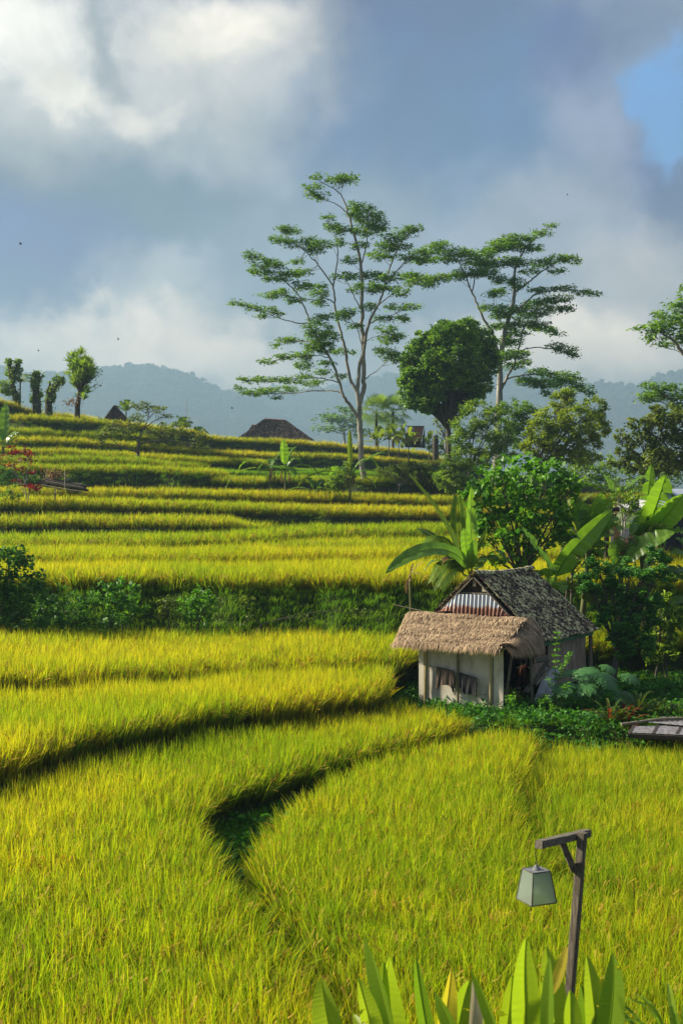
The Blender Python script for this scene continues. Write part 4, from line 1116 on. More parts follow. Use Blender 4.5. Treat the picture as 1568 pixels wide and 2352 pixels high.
# ------------------------------------------------------------------ the cowshed
HUT0 = Vector((4.60, 36.5, -5.75))
hut = empty('cowshed', HUT0, 'small white walled cowshed with a tiled roof and a straw awning', 'cowshed', None, R(-32))
bpy.context.view_layer.update()
HM = hut.matrix_basis.copy()
def HW(x, y, z): return HM @ Vector((x, y, z))
def hpart(mb, name, mat, label=None, smooth=False, parent=None):
    o = mb.build(name, mat, parent or hut, smooth=smooth, local=True)
    if label: o['label'] = label
    return o
def build_hut():
    # walls
    m = MB(); m.box((-1.50, .02, 1.03), (2.32, .04, 1.78)); m.box((-1.5, .045, 1.94), (2.5, .06, .08), mat=0)
    hpart(m, 'front_wall', M['plaster'])
    m = MB(); m.box((-.13, -.035, .88), (.30, .045, 2.06)); hpart(m, 'corner_board', M['plaster'])
    m = MB(); m.box((-2.62, -.03, .95), (.16, .05, 1.95)); hpart(m, 'corner_board', M['plaster'])
    m = MB(); m.box((-.80, -.01, .10), (1.05, .07, .07)); hpart(m, 'bottom_rail', M['terracotta'])
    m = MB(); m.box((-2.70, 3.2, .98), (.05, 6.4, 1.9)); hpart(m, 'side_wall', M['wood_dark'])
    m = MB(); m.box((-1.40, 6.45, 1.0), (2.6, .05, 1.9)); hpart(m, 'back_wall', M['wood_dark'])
    m = MB()
    for i, (y, w) in enumerate(((3.55, .62), (4.18, .62), (4.82, .64), (5.46, .62), (6.05, .54))):
        m.box((.0 + .006 * (i % 2), y, 1.08 + .02 * (i % 2)), (.035, w - .008, 1.56), tint=i / 5)
    hpart(m, 'plank_wall', M['wood_brown'], 'brown weathered board wall with a grey streak')
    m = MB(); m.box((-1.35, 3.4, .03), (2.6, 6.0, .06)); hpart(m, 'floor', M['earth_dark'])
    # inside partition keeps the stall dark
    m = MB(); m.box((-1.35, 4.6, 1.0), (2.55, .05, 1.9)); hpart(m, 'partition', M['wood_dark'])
    m = MB(); m.box((-.02, 2.85, 1.30), (.04, 1.15, .17)); hpart(m, 'plank', M['wood_grey_h'])
    m = MB(); m.box((-.05, 2.80, .93), (.04, 1.25, .50)); hpart(m, 'plank', M['wood_brown'], 'broad brown board across the stall')
    m = MB(); m.bar((-.02, 3.1, 1.75), (-.05, 2.3, 1.98), .10, .05); hpart(m, 'brace', M['wood_grey'])
    m = MB()
    for z in (.55, .36, .18): m.box((.03, 3.75, z), (.035, 1.3, .05))
    hpart(m, 'rail', M['wood_grey_h'])
    # posts
    for (x, y, r, z0, z1, dx, mat) in ((-2.47, -.10, .048, -.25, 1.98, .05, 'bamboo'), (-1.40, -.10, .042, -.1, 1.96, .02, 'bamboo_old'), (-.36, -.09, .045, -.2, 1.98, .03, 'bamboo')):
        m = MB(); pts = [(x + dx * t, y, z0 + (z1 - z0) * t) for t in np.linspace(0, 1, 12)]
        m.tube(pts, [r * (1.12 if i % 4 == 0 else 1.0) for i in range(12)], 9); hpart(m, 'bamboo_post', M[mat], smooth=True)
    m = MB(); m.tube([(.03, 1.92, -.1), (.02, 1.92, .9), (.0, 1.9, 2.0)], [.058, .055, .05], 10); hpart(m, 'porch_post', M['bamboo_old'], smooth=True)
    m = MB(); m.bar((.02, .10, .3), (.20, .22, 1.9), .07, .05, up=(0, 1, 0)); hpart(m, 'leaning_post', M['wood_grey'])
    m = MB(); m.tube([(.08, 6.62, -.2), (.08, 6.6, .8), (.06, 6.62, 1.95)], [.075, .065, .06], 8); hpart(m, 'corner_post', M['bamboo_old'], smooth=True)
    # beams under the roof
    m = MB(); m.bar((.16, 1.95, 1.80), (.16, 6.55, 1.82), .05, .17); hpart(m, 'fascia', M['green_paint'], 'green painted fascia board under the tiles')
    m = MB(); m.bar((-3.72, 1.95, 1.80), (-3.72, 6.5, 1.80), .05, .12); hpart(m, 'eave_beam', M['wood_grey_h'])
    m = MB(); m.bar((-1.81, 1.85, 3.70), (-1.81, 6.2, 3.70), .09, .12); hpart(m, 'ridge_beam', M['wood_grey_h'])
    # tiled roof: courses of curved tiles laid one by one
    RX, EZ, RZ, Y0, Y1 = -1.81, 1.90, 3.86, 1.80, 6.0
    for side in (1, -1):
        m = MB()
        half = 2.10; rise = RZ - EZ; Ls = math.hypot(half, rise)
        nc, nr = 27, 15
        for r_ in range(nr):
            for c_ in range(nc):
                t0, t1 = r_ / nr, (r_ + 1.22) / nr
                y0 = Y0 + (Y1 - Y0 + .62 * (t0) * 1.0) * c_ / nc; y1 = Y0 + (Y1 - Y0 + .62 * t0) * (c_ + 1.02) / nc
                jit = rng.normal(0, .012); lift = rng.normal(0, .008) + .012
                sag = -.05 * math.sin(math.pi * c_ / nc) * (1 - t0) + .03 * math.sin(c_ * .5 + 1)
                vs = []
                for (t, up_) in ((t0, .0), (t1, .034)):
                    for q in range(6):
                        a = q / 5
                        prof = .030 * math.sin(a * 2 * math.pi + .6) + .012
                        d = t * Ls + jit
                        x = RX + side * (d * half / Ls) + side * (rise / Ls) * (prof + up_ + lift)
                        z = RZ - d * rise / Ls + (half / Ls) * (prof + up_ + lift) + sag
                        vs.append((x, y0 + (y1 - y0) * a, z))
                m.add(vs, np.array([(q, q + 1, 7 + q, 6 + q) for q in range(5)]), tint=float(np.clip(rng.beta(1.2, 2.2), 0, 1)))
                # the tile's butt end
                e = [vs[6 + q] for q in range(6)]; lo = [(x - side * .012, y, z - .026) for x, y, z in e]
                m.add(e + lo, np.array([(q, q + 1, 7 + q, 6 + q) for q in range(5)]), tint=.1)
        # battens and boarding under the tiles
        for t in np.linspace(.03, .985, 7):
            d = t * Ls
            m.bar((RX + side * d * half / Ls - side * .05, Y0 + .02, RZ - d * rise / Ls - .07), (RX + side * d * half / Ls - side * .05, Y1 + .3, RZ - d * rise / Ls - .07), .05, .03, tint=.2, mat=1)
        a = (RX, RZ - .055); b = (RX + side * half * .995, EZ - .04)
        m.add([(a[0], Y0 + .05, a[1]), (b[0], Y0 + .05, b[1]), (b[0], Y1 + .55, b[1]), (a[0], Y1, a[1])], np.array([(0, 1, 2, 3)]), mat=1)
        hpart(m, 'roof_slope', [M['tile'], M['wood_dark']], smooth=False)
    m = MB()
    for i in range(15):
        y0 = Y0 - .06 + i * .29
        vs = []
        dz = -.05 * math.sin(math.pi * i / 15) + rng.normal(0, .012)
        for k, (y, s_) in enumerate(((y0, 1.0), (y0 + .32, 1.12))):
            for q in range(7):
                a = math.pi * q / 6
                vs.append((RX + .135 * s_ * math.cos(a), y, RZ + .01 + .10 * s_ * math.sin(a) + dz))
        m.add(vs, np.array([(q, q + 1, 8 + q, 7 + q) for q in range(6)]), tint=float(rng.uniform(0, .6)))
    hpart(m, 'ridge_cap', M['tile'])
    # the far slope of the hip closes the roof
    m = MB(); m.add([(RX, Y1 - .02, RZ - .03), (RX + 2.1, Y1 + .6, EZ - .02), (RX - 2.1, Y1 + .6, EZ - .02)], np.array([(0, 1, 2)])); hpart(m, 'hip_end', M['tile'])
    # gable
    for side in (1, -1):
        m = MB(); k = side
        m.bar((RX + k * .02, Y0 + .02, RZ - .10), (RX + k * 2.02, Y0 + .02, EZ - .06), .035, .13, up=(0, 1, 0)); hpart(m, 'bargeboard', M['wood_grey_h'])
    m = MB()
    for i in range(9):
        z = 2.25 + i * .165; hw = (RZ - .12 - z) / (RZ - EZ) * 2.1 - .08
        if hw > .05: m.box((RX, Y0 + .14 - .006 * (i % 2), z + .08), (2 * hw, .03, .16), tint=.3)
    hpart(m, 'gable_board', M['wood_dark'])
    m = MB(); m.box((RX + .01, Y0 + .05, RZ - .24), (.10, .10, .26)); hpart(m, 'king_post', M['wood_grey'])
    m = MB(); m.box((RX + .32, Y0 + .09, RZ - .46), (.16, .05, .13)); hpart(m, 'gable_block', M['plaster'])
    m = MB(); m.box((RX, Y0 + .06, 3.27), (1.25, .05, .05)); hpart(m, 'gable_rail', M['wood_grey_h'])
    m = MB(); n = 120
    vs = []
    for i in range(n + 1):
        t = i / n; x = RX - 1.22 + 2.50 * t
        corr = .022 * math.sin(t * 2 * math.pi * 19)
        top = min(3.24, 3.24 - max(0, abs(x - RX) - .58) * 1.0)
        bot = 2.60 + .05 * math.sin(t * 9) + (.07 if t < .24 else 0) + (.04 * rng.normal() if i % 5 == 0 else 0) - (.05 if .5 < t < .75 else 0)
        top = max(top, bot + .02)
        vs += [(x, Y0 - .02 + corr, top), (x, Y0 - .14 + corr - .02 * math.sin(t * 7), bot)]
    m.add(vs, np.array([(2 * i, 2 * i + 2, 2 * i + 3, 2 * i + 1) for i in range(n)]))
    hpart(m, 'gable_sheet', M['rust_gable'], 'corrugated iron sheet rusted along its lower edge', smooth=True)
    # straw awning: a sloping body with layered straw on it
    m = MB()
    def front(u, t):                           # u along the eave 0..1, t from top 0 to eave 1
        x = -3.30 + (3.37) * u
        x = x - .62 * (1 - t) * max(0, 1 - u * 1.6)
        y = 1.55 - 1.98 * t
        z = 2.62 - .76 * t + .02 * math.sin(u * 5 + 1) * (1 - t) - .03 * (max(0, .10 - u) / .10) ** 2 - .03 * (max(0, u - .92) / .08) ** 2 + .012 * math.sin(u * 17)
        return Vector((x, y, z))
    def side(u, t):                            # hip on the open side: u from the corner going back
        y = -.30 + 2.35 * u
        a = front(1.0, min(1, .04 + (1 - u) * .95))
        top = Vector((a.x - .12, y if y > 0 else y, a.z + .05))
        lo = Vector((.10 + .24 * math.sin(u * 2.6) + .05, y + .02, 1.93 - .06 * u))
        return top.lerp(lo, t) + Vector((.05 * math.sin(t * math.pi), 0, .035 * math.sin(t * math.pi)))
    for fn, nu, nv in ((front, 30, 8), (side, 14, 6)):
        vs = []
        for i in range(nu + 1):
            for j in range(nv + 1): vs.append(fn(i / nu, j / nv))
        lo = [v - Vector((0, 0, .07)) for v in vs]
        idx = lambda i, j: i * (nv + 1) + j
        m.add(vs + lo, np.array([(idx(i, j), idx(i + 1, j), idx(i + 1, j + 1), idx(i, j + 1)) for i in range(nu) for j in range(nv)] +
              [tuple(len(vs) + q for q in (idx(i, j), idx(i, j + 1), idx(i + 1, j + 1), idx(i + 1, j))) for i in range(nu) for j in range(nv)]), tint=.12)
    def straws(fn, count, rows, length, wid, eave_extra):
        V, F, T = [], [], []
        for k in range(count):
            u = rng.uniform(-.005, 1.005); r_ = int(rng.integers(rows)); t = (r_ + rng.uniform(.1, .9)) / rows
            p = fn(min(max(u, 0), 1), t); p2 = fn(min(max(u, 0), 1), min(1, t + .12)); d = (p2 - p)
            if d.length < .02: d = fn(min(max(u, 0), 1), .95) - fn(min(max(u, 0), 1), .8)
            d.normalize()
            e = fn(min(1, max(u, 0) + .03), t) - fn(max(0, min(u, 1) - .03), t); e.normalize()
            nrm = e.cross(d)
            if nrm.z < 0: nrm = -nrm
            L_ = length * rng.uniform(.6, 1.35)
            dd = (d + e * rng.normal(0, .16) + nrm * rng.uniform(-.02, .10)).normalized()
            a = p + nrm * (rng.uniform(.0, .030) + .045 * ((t * rows) % 1.0)) - dd * .08
            b = a + dd * L_ * .6 + nrm * .03
            c = a + dd * L_ + Vector((0, 0, -.05 - (.09 * rng.uniform() if t > .85 else 0)))
            w = e * wid * rng.uniform(.6, 1.4)
            i0 = len(V); V += [a - w, a + w, b - w, b + w, c]; F.append((i0, i0 + 1, i0 + 3, i0 + 2)); 
            T += [float(np.clip(rng.normal(.52 - .35 * (rng.uniform() < .2) + .14 * math.sin(r_ * 2.1 + u * 9), .25), 0, 1))] * 5
            F3.append((i0 + 2 + base_n[0], i0 + 3 + base_n[0], i0 + 4 + base_n[0]))
        m.add(V, np.array(F), np.array(T))
        off = m.n - len(V)
        m.Fq.append(np.array([(a, b, c) for a, b, c in F3]) + off); m.M.append(np.zeros(len(F3), int)); F3.clear()
    F3 = []; base_n = [0]
    straws(front, 9500, 8, .34, .010, 0)
    straws(side, 3400, 5, .40, .010, 0)
    # ragged fringe along the eave
    def fringe(u, t): return front(u, .93 + .07 * t)
    straws(fringe, 2600, 2, .30, .007, 0)
    def fringe2(u, t): return side(u, .85 + .13 * t)
    straws(fringe2, 900, 2, .36, .007, 0)
    m_end = lambda u, t: front(0.0 + .02 * u, t)
    straws(m_end, 700, 8, .28, .0075, 0)
    hpart(m, 'straw_awning', M['straw'], 'brown straw awning with a ragged fringe', smooth=False)
    m = MB(); m.tube([(.05, -.35, 1.84), (-.4, -.33, 1.82), (-3.5, -.30, 1.80)], .03, 7); hpart(m, 'awning_pole', M['bamboo_old'], smooth=True)
    m = MB(); m.tube([(-.3, -.36, 1.86), (.2, -.25, 1.88), (.34, .1, 1.95)], [.02, .018, .012], 6); hpart(m, 'awning_stick', M['bamboo'], smooth=True)
    m = MB(); m.tube([(-2.3, 1.7, 2.45), (-3.6, 1.5, 2.72), (-4.4, 1.4, 2.86)], [.02, .018, .012], 6); hpart(m, 'bamboo_pole', M['bamboo_old'], smooth=True)
    m = MB(); m.tube([(-2.5, -.17, 1.28), (-1.4, -.19, 1.10), (-.66, -.20, .97)], [.016, .016, .014], 6); hpart(m, 'drying_pole', M['bamboo_old'], smooth=True)
build_hut()

# boards leaning against the porch post, trough, pot
def leaning_panel():
    o = empty('cement_sheet', HW(.16, 2.1, 0), 'grey fibre cement sheet leaning behind the flower pot', 'panel')
    bpy.context.view_layer.update()
    m = MB()
    q = [HW(.10, 1.82, .02), HW(.46, 2.35, -.12), HW(.30, 3.45, .92), HW(.05, 2.95, 1.02)]
    n = (q[1] - q[0]).cross(q[2] - q[0]).normalized() * .012
    m.add([a - n for a in q] + [a + n for a in q], np.array([(0, 1, 2, 3), (7, 6, 5, 4), (0, 4, 5, 1), (1, 5, 6, 2), (2, 6, 7, 3), (3, 7, 4, 0)]))
    m.build('sheet', M['concrete'], o, smooth=False)
leaning_panel()
for i, (a, b, w, h, mat, lab) in enumerate((((-.02, 1.6, .42), (.02, 3.15, 1.22), .16, .04, 'wood_grey_h', 'rough grey plank slanting behind the porch post'),
                                      ((.14, 1.98, .62), (.12, 3.2, 1.02), .09, .09, 'bamboo_old', 'short round pole propped on the leaning sheet'))):
    o = empty('leaning_plank' if i == 0 else 'leaning_pole', HW(*a), lab, 'plank' if i == 0 else 'pole')
    bpy.context.view_layer.update()
    m = MB()
    if i == 0: m.bar(HW(*a), HW(*b), w, h)
    else: m.tube([HW(*a), HW(*b)], [.05, .045], 10)
    m.build('timber', M[mat], o, smooth=i == 1)
def flower_pot():
    p = HW(.53, 1.62, 0); p.z = -5.75
    o = empty('flower_pot', p, 'pale worn terracotta flower pot beside the porch post', 'flower pot')
    bpy.context.view_layer.update()
    m = MB(); m.tube([p + Vector((0, 0, z)) for z in (0, .02, .16, .17, .22, .22, .19)], [.082, .088, .120, .132, .136, .118, .112], 20, cap=False)
    m.tube([p + Vector((0, 0, .0)), p + Vector((0, 0, .004))], [.08, .08], 20)
    m.build('pot', M['terracotta'], o)
    m = MB(); m.tube([p + Vector((0, 0, .165)), p + Vector((0, 0, .19))], [.11, .112], 16); m.build('soil', M['earth_dark'], o)
    m = MB(); c = rng.normal(0, 1, (70, 3)) * (.07, .07, .07) + np.array(p) + (0, 0, .33)
    leaves(m, c, .07, .022, .8, .3); m.build('foliage', M['midgreen'], o)
flower_pot()
def trough():
    p = HW(.0, 1.05, 0); p.z = -5.75
    o = empty('stone_block', p, 'dark low block lying at the foot of the stall opening', 'block')
    bpy.context.view_layer.update()
    m = MB(); rot = Matrix.Rotation(R(-24), 3, 'Z')
    m.box(p + Vector((0, 0, .06)), (.36, .2, .12), rot); m.box(p + Vector((.02, .03, .145)), (.26, .14, .05), rot); m.build('block', M['wood_dark'], o, smooth=False)
trough()
def fodder():
    p = HW(-.28, 1.1, 0)
    o = empty('fodder_heap', p, 'heap of cut green fodder in front of the cow', 'fodder')
    bpy.context.view_layer.update()
    m = MB(); n = 900
    d = rand_dirs(n); d[:, 2] = np.abs(d[:, 2])
    c = d * rng.uniform(.4, 1, (n, 1)) ** .6 * (.40, .40, .62) + np.array(p)
    leaves(m, c, .16, .03, .9, .2); m.build('cut_leaves', M['yellowgreen'], o)
fodder()

def garment(name, label, cat, pts, mat, w, drop, seed, sleeves=False):
    """cloth hung over the pole: front and back falls with folds"""
    a, b = Vector(pts[0]), Vector(pts[1])
    o = empty(name, HW(*((a + b) / 2)), label, cat); bpy.context.view_layer.update()
    m = MB(); nu, nv = 26, 16
    r = np.random.default_rng(seed); ph = r.uniform(0, 6, 4)
    for s in (-1, 1):
        vs = []
        for i in range(nu + 1):
            u = i / nu; p = a.lerp(b, u)
            dl = drop * (1 if s < 0 else .82) * (1 + .10 * math.sin(u * 7 + ph[0]) + (.16 if sleeves and (u < .25 or u > .86) else 0) + .25 * (u if not sleeves else 0))
            for j in range(nv + 1):
                t = j / nv
                fold = (.014 * math.sin(u * 17 + ph[1] + t * 1.5) + .006 * math.sin(u * 31 + ph[2])) * (.25 + t)
                sk = .05 * t * math.sin(u * 5 + ph[3]) - .02 * t
                vs.append(HW(p.x + sk, p.y + s * (.022 + .018 * t) + fold, p.z + .02 - dl * t))
        m.add(vs, np.array([(i * (nv + 1) + j, (i + 1) * (nv + 1) + j, (i + 1) * (nv + 1) + j + 1, i * (nv + 1) + j + 1) for i in range(nu) for j in range(nv)]))
    vs = []
    for i in range(nu + 1):
        p = a.lerp(b, i / nu); 
        for s in (-1, 0, 1): vs.append(HW(p.x, p.y + s * .022, p.z + .02 + (.012 if s == 0 else 0)))
    m.add(vs, np.array([(i * 3 + j, i * 3 + 3 + j, i * 3 + 4 + j, i * 3 + 1 + j) for i in range(nu) for j in range(2)]))
    m.build('cloth', mat, o)
garment('shirt', 'faded brown shirt drying on the pole against the shed wall', 'shirt', ((-2.02, -.19, 1.21), (-1.46, -.20, 1.12)), M['brown_cloth'], .6, .50, 3, True)
garment('shorts', 'black shorts drying on the pole against the shed wall', 'shorts', ((-1.30, -.20, 1.09), (-.74, -.21, .985)), M['dark_cloth'], .5, .46, 5)

def skin_body(name, chains, mats, parent, sub=2):
    """one continuous surface grown round a jointed skeleton"""
    me = bpy.data.meshes.new(name); bm = bmesh.new(); lay = bm.verts.layers.skin.verify()
    vd = {}
    for ch in chains:
        prev = None
        for key, co, r in ch:
            if key not in vd:
                v = bm.verts.new(co); v[lay].radius = (r, r) if not hasattr(r, '__len__') else r; vd[key] = v
            v = vd[key]
            if prev is not None and prev is not v and not bm.edges.get((prev, v)): bm.edges.new((prev, v))
            prev = v
    bm.verts.ensure_lookup_table(); bm.verts[0][lay].use_root = True
    bm.to_mesh(me); bm.free()
    o = bpy.data.objects.new(name, me); C.objects.link(o); o.parent = parent
    o.modifiers.new('skin', 'SKIN').use_smooth_shade = True
    s = o.modifiers.new('sub', 'SUBSURF'); s.levels = sub; s.render_levels = sub
    me.materials.append(mats)
    return o
def cow():
    p = HW(-.62, 2.75, .06)
    o = empty('cow', p, 'brown cow with a pale ear looking out of the dark stall', 'cow', None, R(-32 + 28)); o.scale = (.84, .84, .84); bpy.context.view_layer.update()
    # local: faces -y
    ch = [[('pel', (0, 1.15, 1.0), (.20, .22)), ('bel', (0, .65, .93), (.25, .28)), ('chest', (0, .18, .92), (.21, .29)), ('sh', (0, .0, 1.0), (.16, .22)), ('nk', (0, -.22, 1.12), (.11, .14)), ('pol', (0, -.42, 1.18), (.09, .10)),
           ('fh', (0, -.52, 1.08), (.085, .085)), ('ns', (0, -.60, .93), (.062, .062)), ('mz', (0, -.64, .80), (.055, .052))],
          [('pel', 0, 0), ('rump', (0, 1.30, .98), (.14, .16)), ('t1', (0, 1.44, .92), .03), ('t2', (0, 1.50, .6), .022), ('t3', (0, 1.50, .34), .03)]]
    for s in (-1, 1):
        ch.append([('chest', 0, 0), ('fs%d' % s, (s * .13, .10, .74), .085), ('fk%d' % s, (s * .13, .08, .42), .052), ('ff%d' % s, (s * .13, .10, .12), .036), ('fh%d' % s, (s * .13, .07, .03), .046)])
        ch.append([('pel', 0, 0), ('hs%d' % s, (s * .14, 1.10, .76), .115), ('hk%d' % s, (s * .14, 1.22, .46), .055), ('hf%d' % s, (s * .14, 1.16, .12), .038), ('hh%d' % s, (s * .14, 1.12, .03), .048)])
        ch.append([('pol', 0, 0), ('er%d' % s, (s * .13, -.40, 1.19), .03), ('et%d' % s, (s * .22, -.42, 1.17), (.045, .02))])
    skin_body('body', ch, M['hide'], o)
    for s in (-1, 1):
        m = MB(); m.tube([(s * .05, -.42, 1.26), (s * .10, -.42, 1.34), (s * .10, -.45, 1.42)], [.022, .016, .004], 7); h = m.build('horn', M['wood_grey'], o, local=True)
        m = MB(); m.tube([(s * .068, -.545, 1.075), (s * .082, -.56, 1.075)], [.014, .012], 8); m.build('eye', M['wire'], o, local=True)
        m = MB(); m.tube([(s * .13, .08, .40), (s * .13, .10, .14)], [.053, .040], 8); m.build('sock', M['hide_white'], o, local=True)
        m = MB(); m.add([(s * .14, -.455, 1.16), (s * .20, -.47, 1.21), (s * .27, -.465, 1.18), (s * .20, -.468, 1.14)], np.array([(0, 1, 2, 3)])); m.build('inner_ear', M['hide_white'], o, local=True)
cow()

# ------------------------------------------------------------------ broad-leaved plants
def blade(mb, ctrl, W_, n=18, tear=0.0, fold=.22, up=(0, 0, 1), tint=.5, mat=0, profile='banana', wav=.04, rib=True, ribmat=None, seed=None, twist=0.0):
    """a long leaf along a curve; its two halves fold about the midrib and may be torn into strips"""
    c = bez(ctrl, n); up = Vector(up)
    Lw = sum((c[i + 1] - c[i]).length for i in range(n))
    def prof(t):
        if profile == 'banana': return min(1, (t / .16)) ** .6 * (1 - max(0, (t - .55) / .45) ** 2.2) ** .75 if t < 1 else 0
        if profile == 'pointed': return max(0.0, math.sin(math.pi * (min(1, t) * .90 + .10))) ** .75 * (1 - .25 * t)
        if profile == 'lance': return max(0, math.sin(math.pi * min(1, t * .93 + .07) ** .9)) ** .8
        return max(0, math.sin(math.pi * t)) ** .7
    tears = set()
    for side in (0, 1):
        for i in range(1, n):
            if rng.uniform() < tear: tears.add((side, i))
    for side, s in ((0, -1), (1, 1)):
        V, F, T = [], [], []
        off = 0
        drp = 0.0
        for i in range(n):
            if (side, i) in tears or i == 0: drp = rng.uniform(-.25, .45) * (1 if tear > 0 else .15)
            for k, j in enumerate((i, i + 1)):
                t = j / n
                tg = (c[min(j + 1, n)] - c[max(j - 1, 0)]).normalized()
                sd = tg.cross(up)
                if sd.length < .05: sd = tg.cross(Vector((0, 1, 0)))
                sd.normalize(); nr = sd.cross(tg).normalized()
                if twist:
                    q = Matrix.Rotation(twist * t, 3, tg); sd = q @ sd; nr = q @ nr
                w = W_ * .5 * prof(t)
                torn = (side, j) in tears
                shr = 1.0 if not torn else .90
                sl = tg * ((.035 * Lw if k == 0 else -.035 * Lw) if torn else 0.0)
                dirv = (sd * s * math.cos(fold + drp) + nr * math.sin(fold) - Vector((0, 0, 1)) * max(0, math.sin(drp)) * .8)
                mid = c[j] + (sd * s * math.cos(fold) + nr * math.sin(fold)) * w * .5 + nr * wav * W_ * math.sin(j * 1.9 + side)
                V += [c[j], mid + sl * .35, c[j] + dirv * w * shr + sl + nr * wav * W_ * math.sin(j * 2.3 + side * 2)]
                T += [tint + .1, tint + .05 * math.sin(j * (3 if n < 40 else 2.2)), tint + rng.normal(0, .06)]
            a = len(V) - 6
            F += [(a, a + 3, a + 4, a + 1), (a + 1, a + 4, a + 5, a + 2)]
        mb.add(V, np.array(F), np.clip(T, 0, 1), mat)
    if rib:
        mb.tube(c, [max(.003, W_ * .032 * (1 - .8 * i / n)) for i in range(n + 1)], 5, tint=min(1, tint + .35), mat=mat if ribmat is None else ribmat, cap=False)

def banana(dx, Y, label, H_, leaf_specs, group='banana plants', stem_r=.10, base=None, mats='banana', lean=0.0, name='banana_plant', dead=0, nstem=1):
    """banana plant: leaf_specs = list of (azimuth deg, rise deg, length, width, droop, tear, material key)"""
    b = on_ground(dx, Y) if base is None else Vector(base)
    o = empty(name, b, label, 'banana plant', group); bpy.context.view_layer.update()
    top = b + Vector((lean, 0, H_))
    m = MB(); m.tube(smooth_path([b, b.lerp(top, .5) + Vector((lean * .1, 0, 0)), top], 3), [stem_r * (1 - .45 * i / 6) for i in range(7)], 9); m.build('stem', M['banana_stem'], o)
    for (az, el, L_, w, dr, tear, mk) in leaf_specs:
        if Y > 90: L_, w = L_ * 1.2, w * 1.25
        a, e = R(az), R(el)
        d = Vector((math.sin(a) * math.cos(e), math.cos(a) * math.cos(e), math.sin(e)))
        out = Vector((math.sin(a), math.cos(a), 0))
        p0 = top - Vector((0, 0, .1)); p1 = p0 + d * L_ * .22
        ctrl = [p1, p1 + d * L_ * .35, p1 + d * L_ * .55 + out * L_ * .2 * dr + Vector((0, 0, -.15 * L_ * dr)), p1 + d * L_ * .6 + out * L_ * .32 * dr + Vector((0, 0, -.62 * L_ * dr))] if dr > .05 else [p1, p1 + d * L_ * .5, p1 + d * L_]
        mb = MB(); mb.tube([p0, p0.lerp(p1, .5), p1], [.035, .03, .02], 6, tint=.8)
        blade(mb, ctrl, w, 20, tear, .25, tint=float(np.clip(rng.normal(.5, .2), .1, .9)))
        mb.build('leaf', M[mk], o)
    for k in range(dead):
        az = rng.uniform(0, 2 * math.pi); out = Vector((math.sin(az), math.cos(az), 0)); p0 = top - Vector((0, 0, .12))
        mb = MB(); blade(mb, [p0, p0 + out * .3 + Vector((0, 0, .05)), p0 + out * .4 + Vector((0, 0, -.5)), p0 + out * .32 + Vector((0, 0, -1.0))], .3, 12, .5, .5, tint=rng.uniform(.2, .8), wav=.12)
        mb.build('dead_leaf', M['banana_dry'], o)
    return o
def spread(n, L_, w, el0=62, el1=15, tear=.12, mk='banana', az0=None, droop=.8):
    az0 = rng.uniform(0, 360) if az0 is None else az0
    return [(az0 + k * 137.5 + rng.normal(0, 12), el0 + (el1 - el0) * k / max(1, n - 1) + rng.normal(0, 6), L_ * rng.uniform(.8, 1.1), w * rng.uniform(.85, 1.1), droop * (.3 + .9 * k / max(1, n - 1)), tear, mk) for k in range(n)]

# on the slope
banana(620, 101, 'banana plant with a long arching top leaf on the bank below the thatched house', 2.6, [(-80, 35, 2.3, .5, .8, .25, 'banana'), (80, 62, 3.2, .5, .9, .15, 'banana'), (20, 70, 1.2, .45, .3, .1, 'banana'), (-100, 8, 2.6, .5, 1.0, .3, 'banana_far'), (95, 20, 1.8, .45, .9, .2, 'banana')] , dead=2)
banana(655, 101.5, 'banana plant with broad upright leaves on the bank below the thatched house', 2.6, [(-30, 82, 1.7, .62, .05, .0, 'banana'), (75, 72, 2.3, .7, .2, .06, 'banana'), (60, 55, 1.7, .6, .5, .1, 'banana'), (-85, 40, 2.0, .5, .9, .2, 'banana'), (95, 25, 2.2, .5, 1.0, .2, 'banana'), (-100, 10, 2.0, .55, .9, .2, 'banana_far'), (150, 15, 1.2, .5, 1.0, .1, 'banana')], dead=2)
banana(723, 100, 'small banana plant with leaves close to the rice on the bank', .9, [(-60, 65, 1.5, .6, .2, .05, 'banana'), (50, 60, 1.5, .55, .3, .05, 'banana'), (-88, 25, 2.0, .5, .9, .1, 'banana'), (85, 20, 1.7, .5, .9, .15, 'banana'), (120, 45, .9, .45, .6, .05, 'banana')], stem_r=.08)
banana(804, 100.5, 'banana plant with one rolled upright spear leaf beside the tall pale trunk', 3.3, [(-12, 86, 2.5, .34, .05, .0, 'banana_far'), (82, 42, 3.4, .62, .25, .05, 'banana'), (-60, 40, 1.7, .8, .9, .1, 'banana'), (-88, 12, 3.4, .5, 1.0, .2, 'banana_far'), (92, 18, 1.9, .5, .4, .1, 'banana'), (100, -5, 1.6, .5, .8, .15, 'banana'), (75, 55, 2.6, .55, .8, .1, 'banana')], dead=2)
banana(8, 112, 'banana plant with upright leaves on the high terrace at the edge', 1.3, [(-40, 70, 2.4, .75, .1, .0, 'banana'), (10, 82, 2.8, .8, .05, .0, 'banana'), (50, 55, 2.3, .75, .3, .03, 'banana'), (75, 45, 2.4, .7, .5, .03, 'banana'), (-85, 40, 2.0, .7, .6, .05, 'banana'), (85, 20, 1.7, .7, .6, .05, 'banana')], stem_r=.16)
for (dx, Y, H_, lab) in ((868, 160, 2.6, 'yellowish banana plant at the near end of the clump by the rusty shed'), (893, 162, 3.2, 'tallest yellowish banana plant of the clump by the rusty shed'), (915, 161, 2.8, 'yellowish banana plant in the middle of the clump by the rusty shed'), (938, 160, 2.5, 'yellowish banana plant leaning on the rusty shed')):
    banana(dx, Y, lab, H_, spread(8, 2.9, .75, 75, 25, .15, 'banana_far', droop=.6), group='banana clump by the rusty shed')
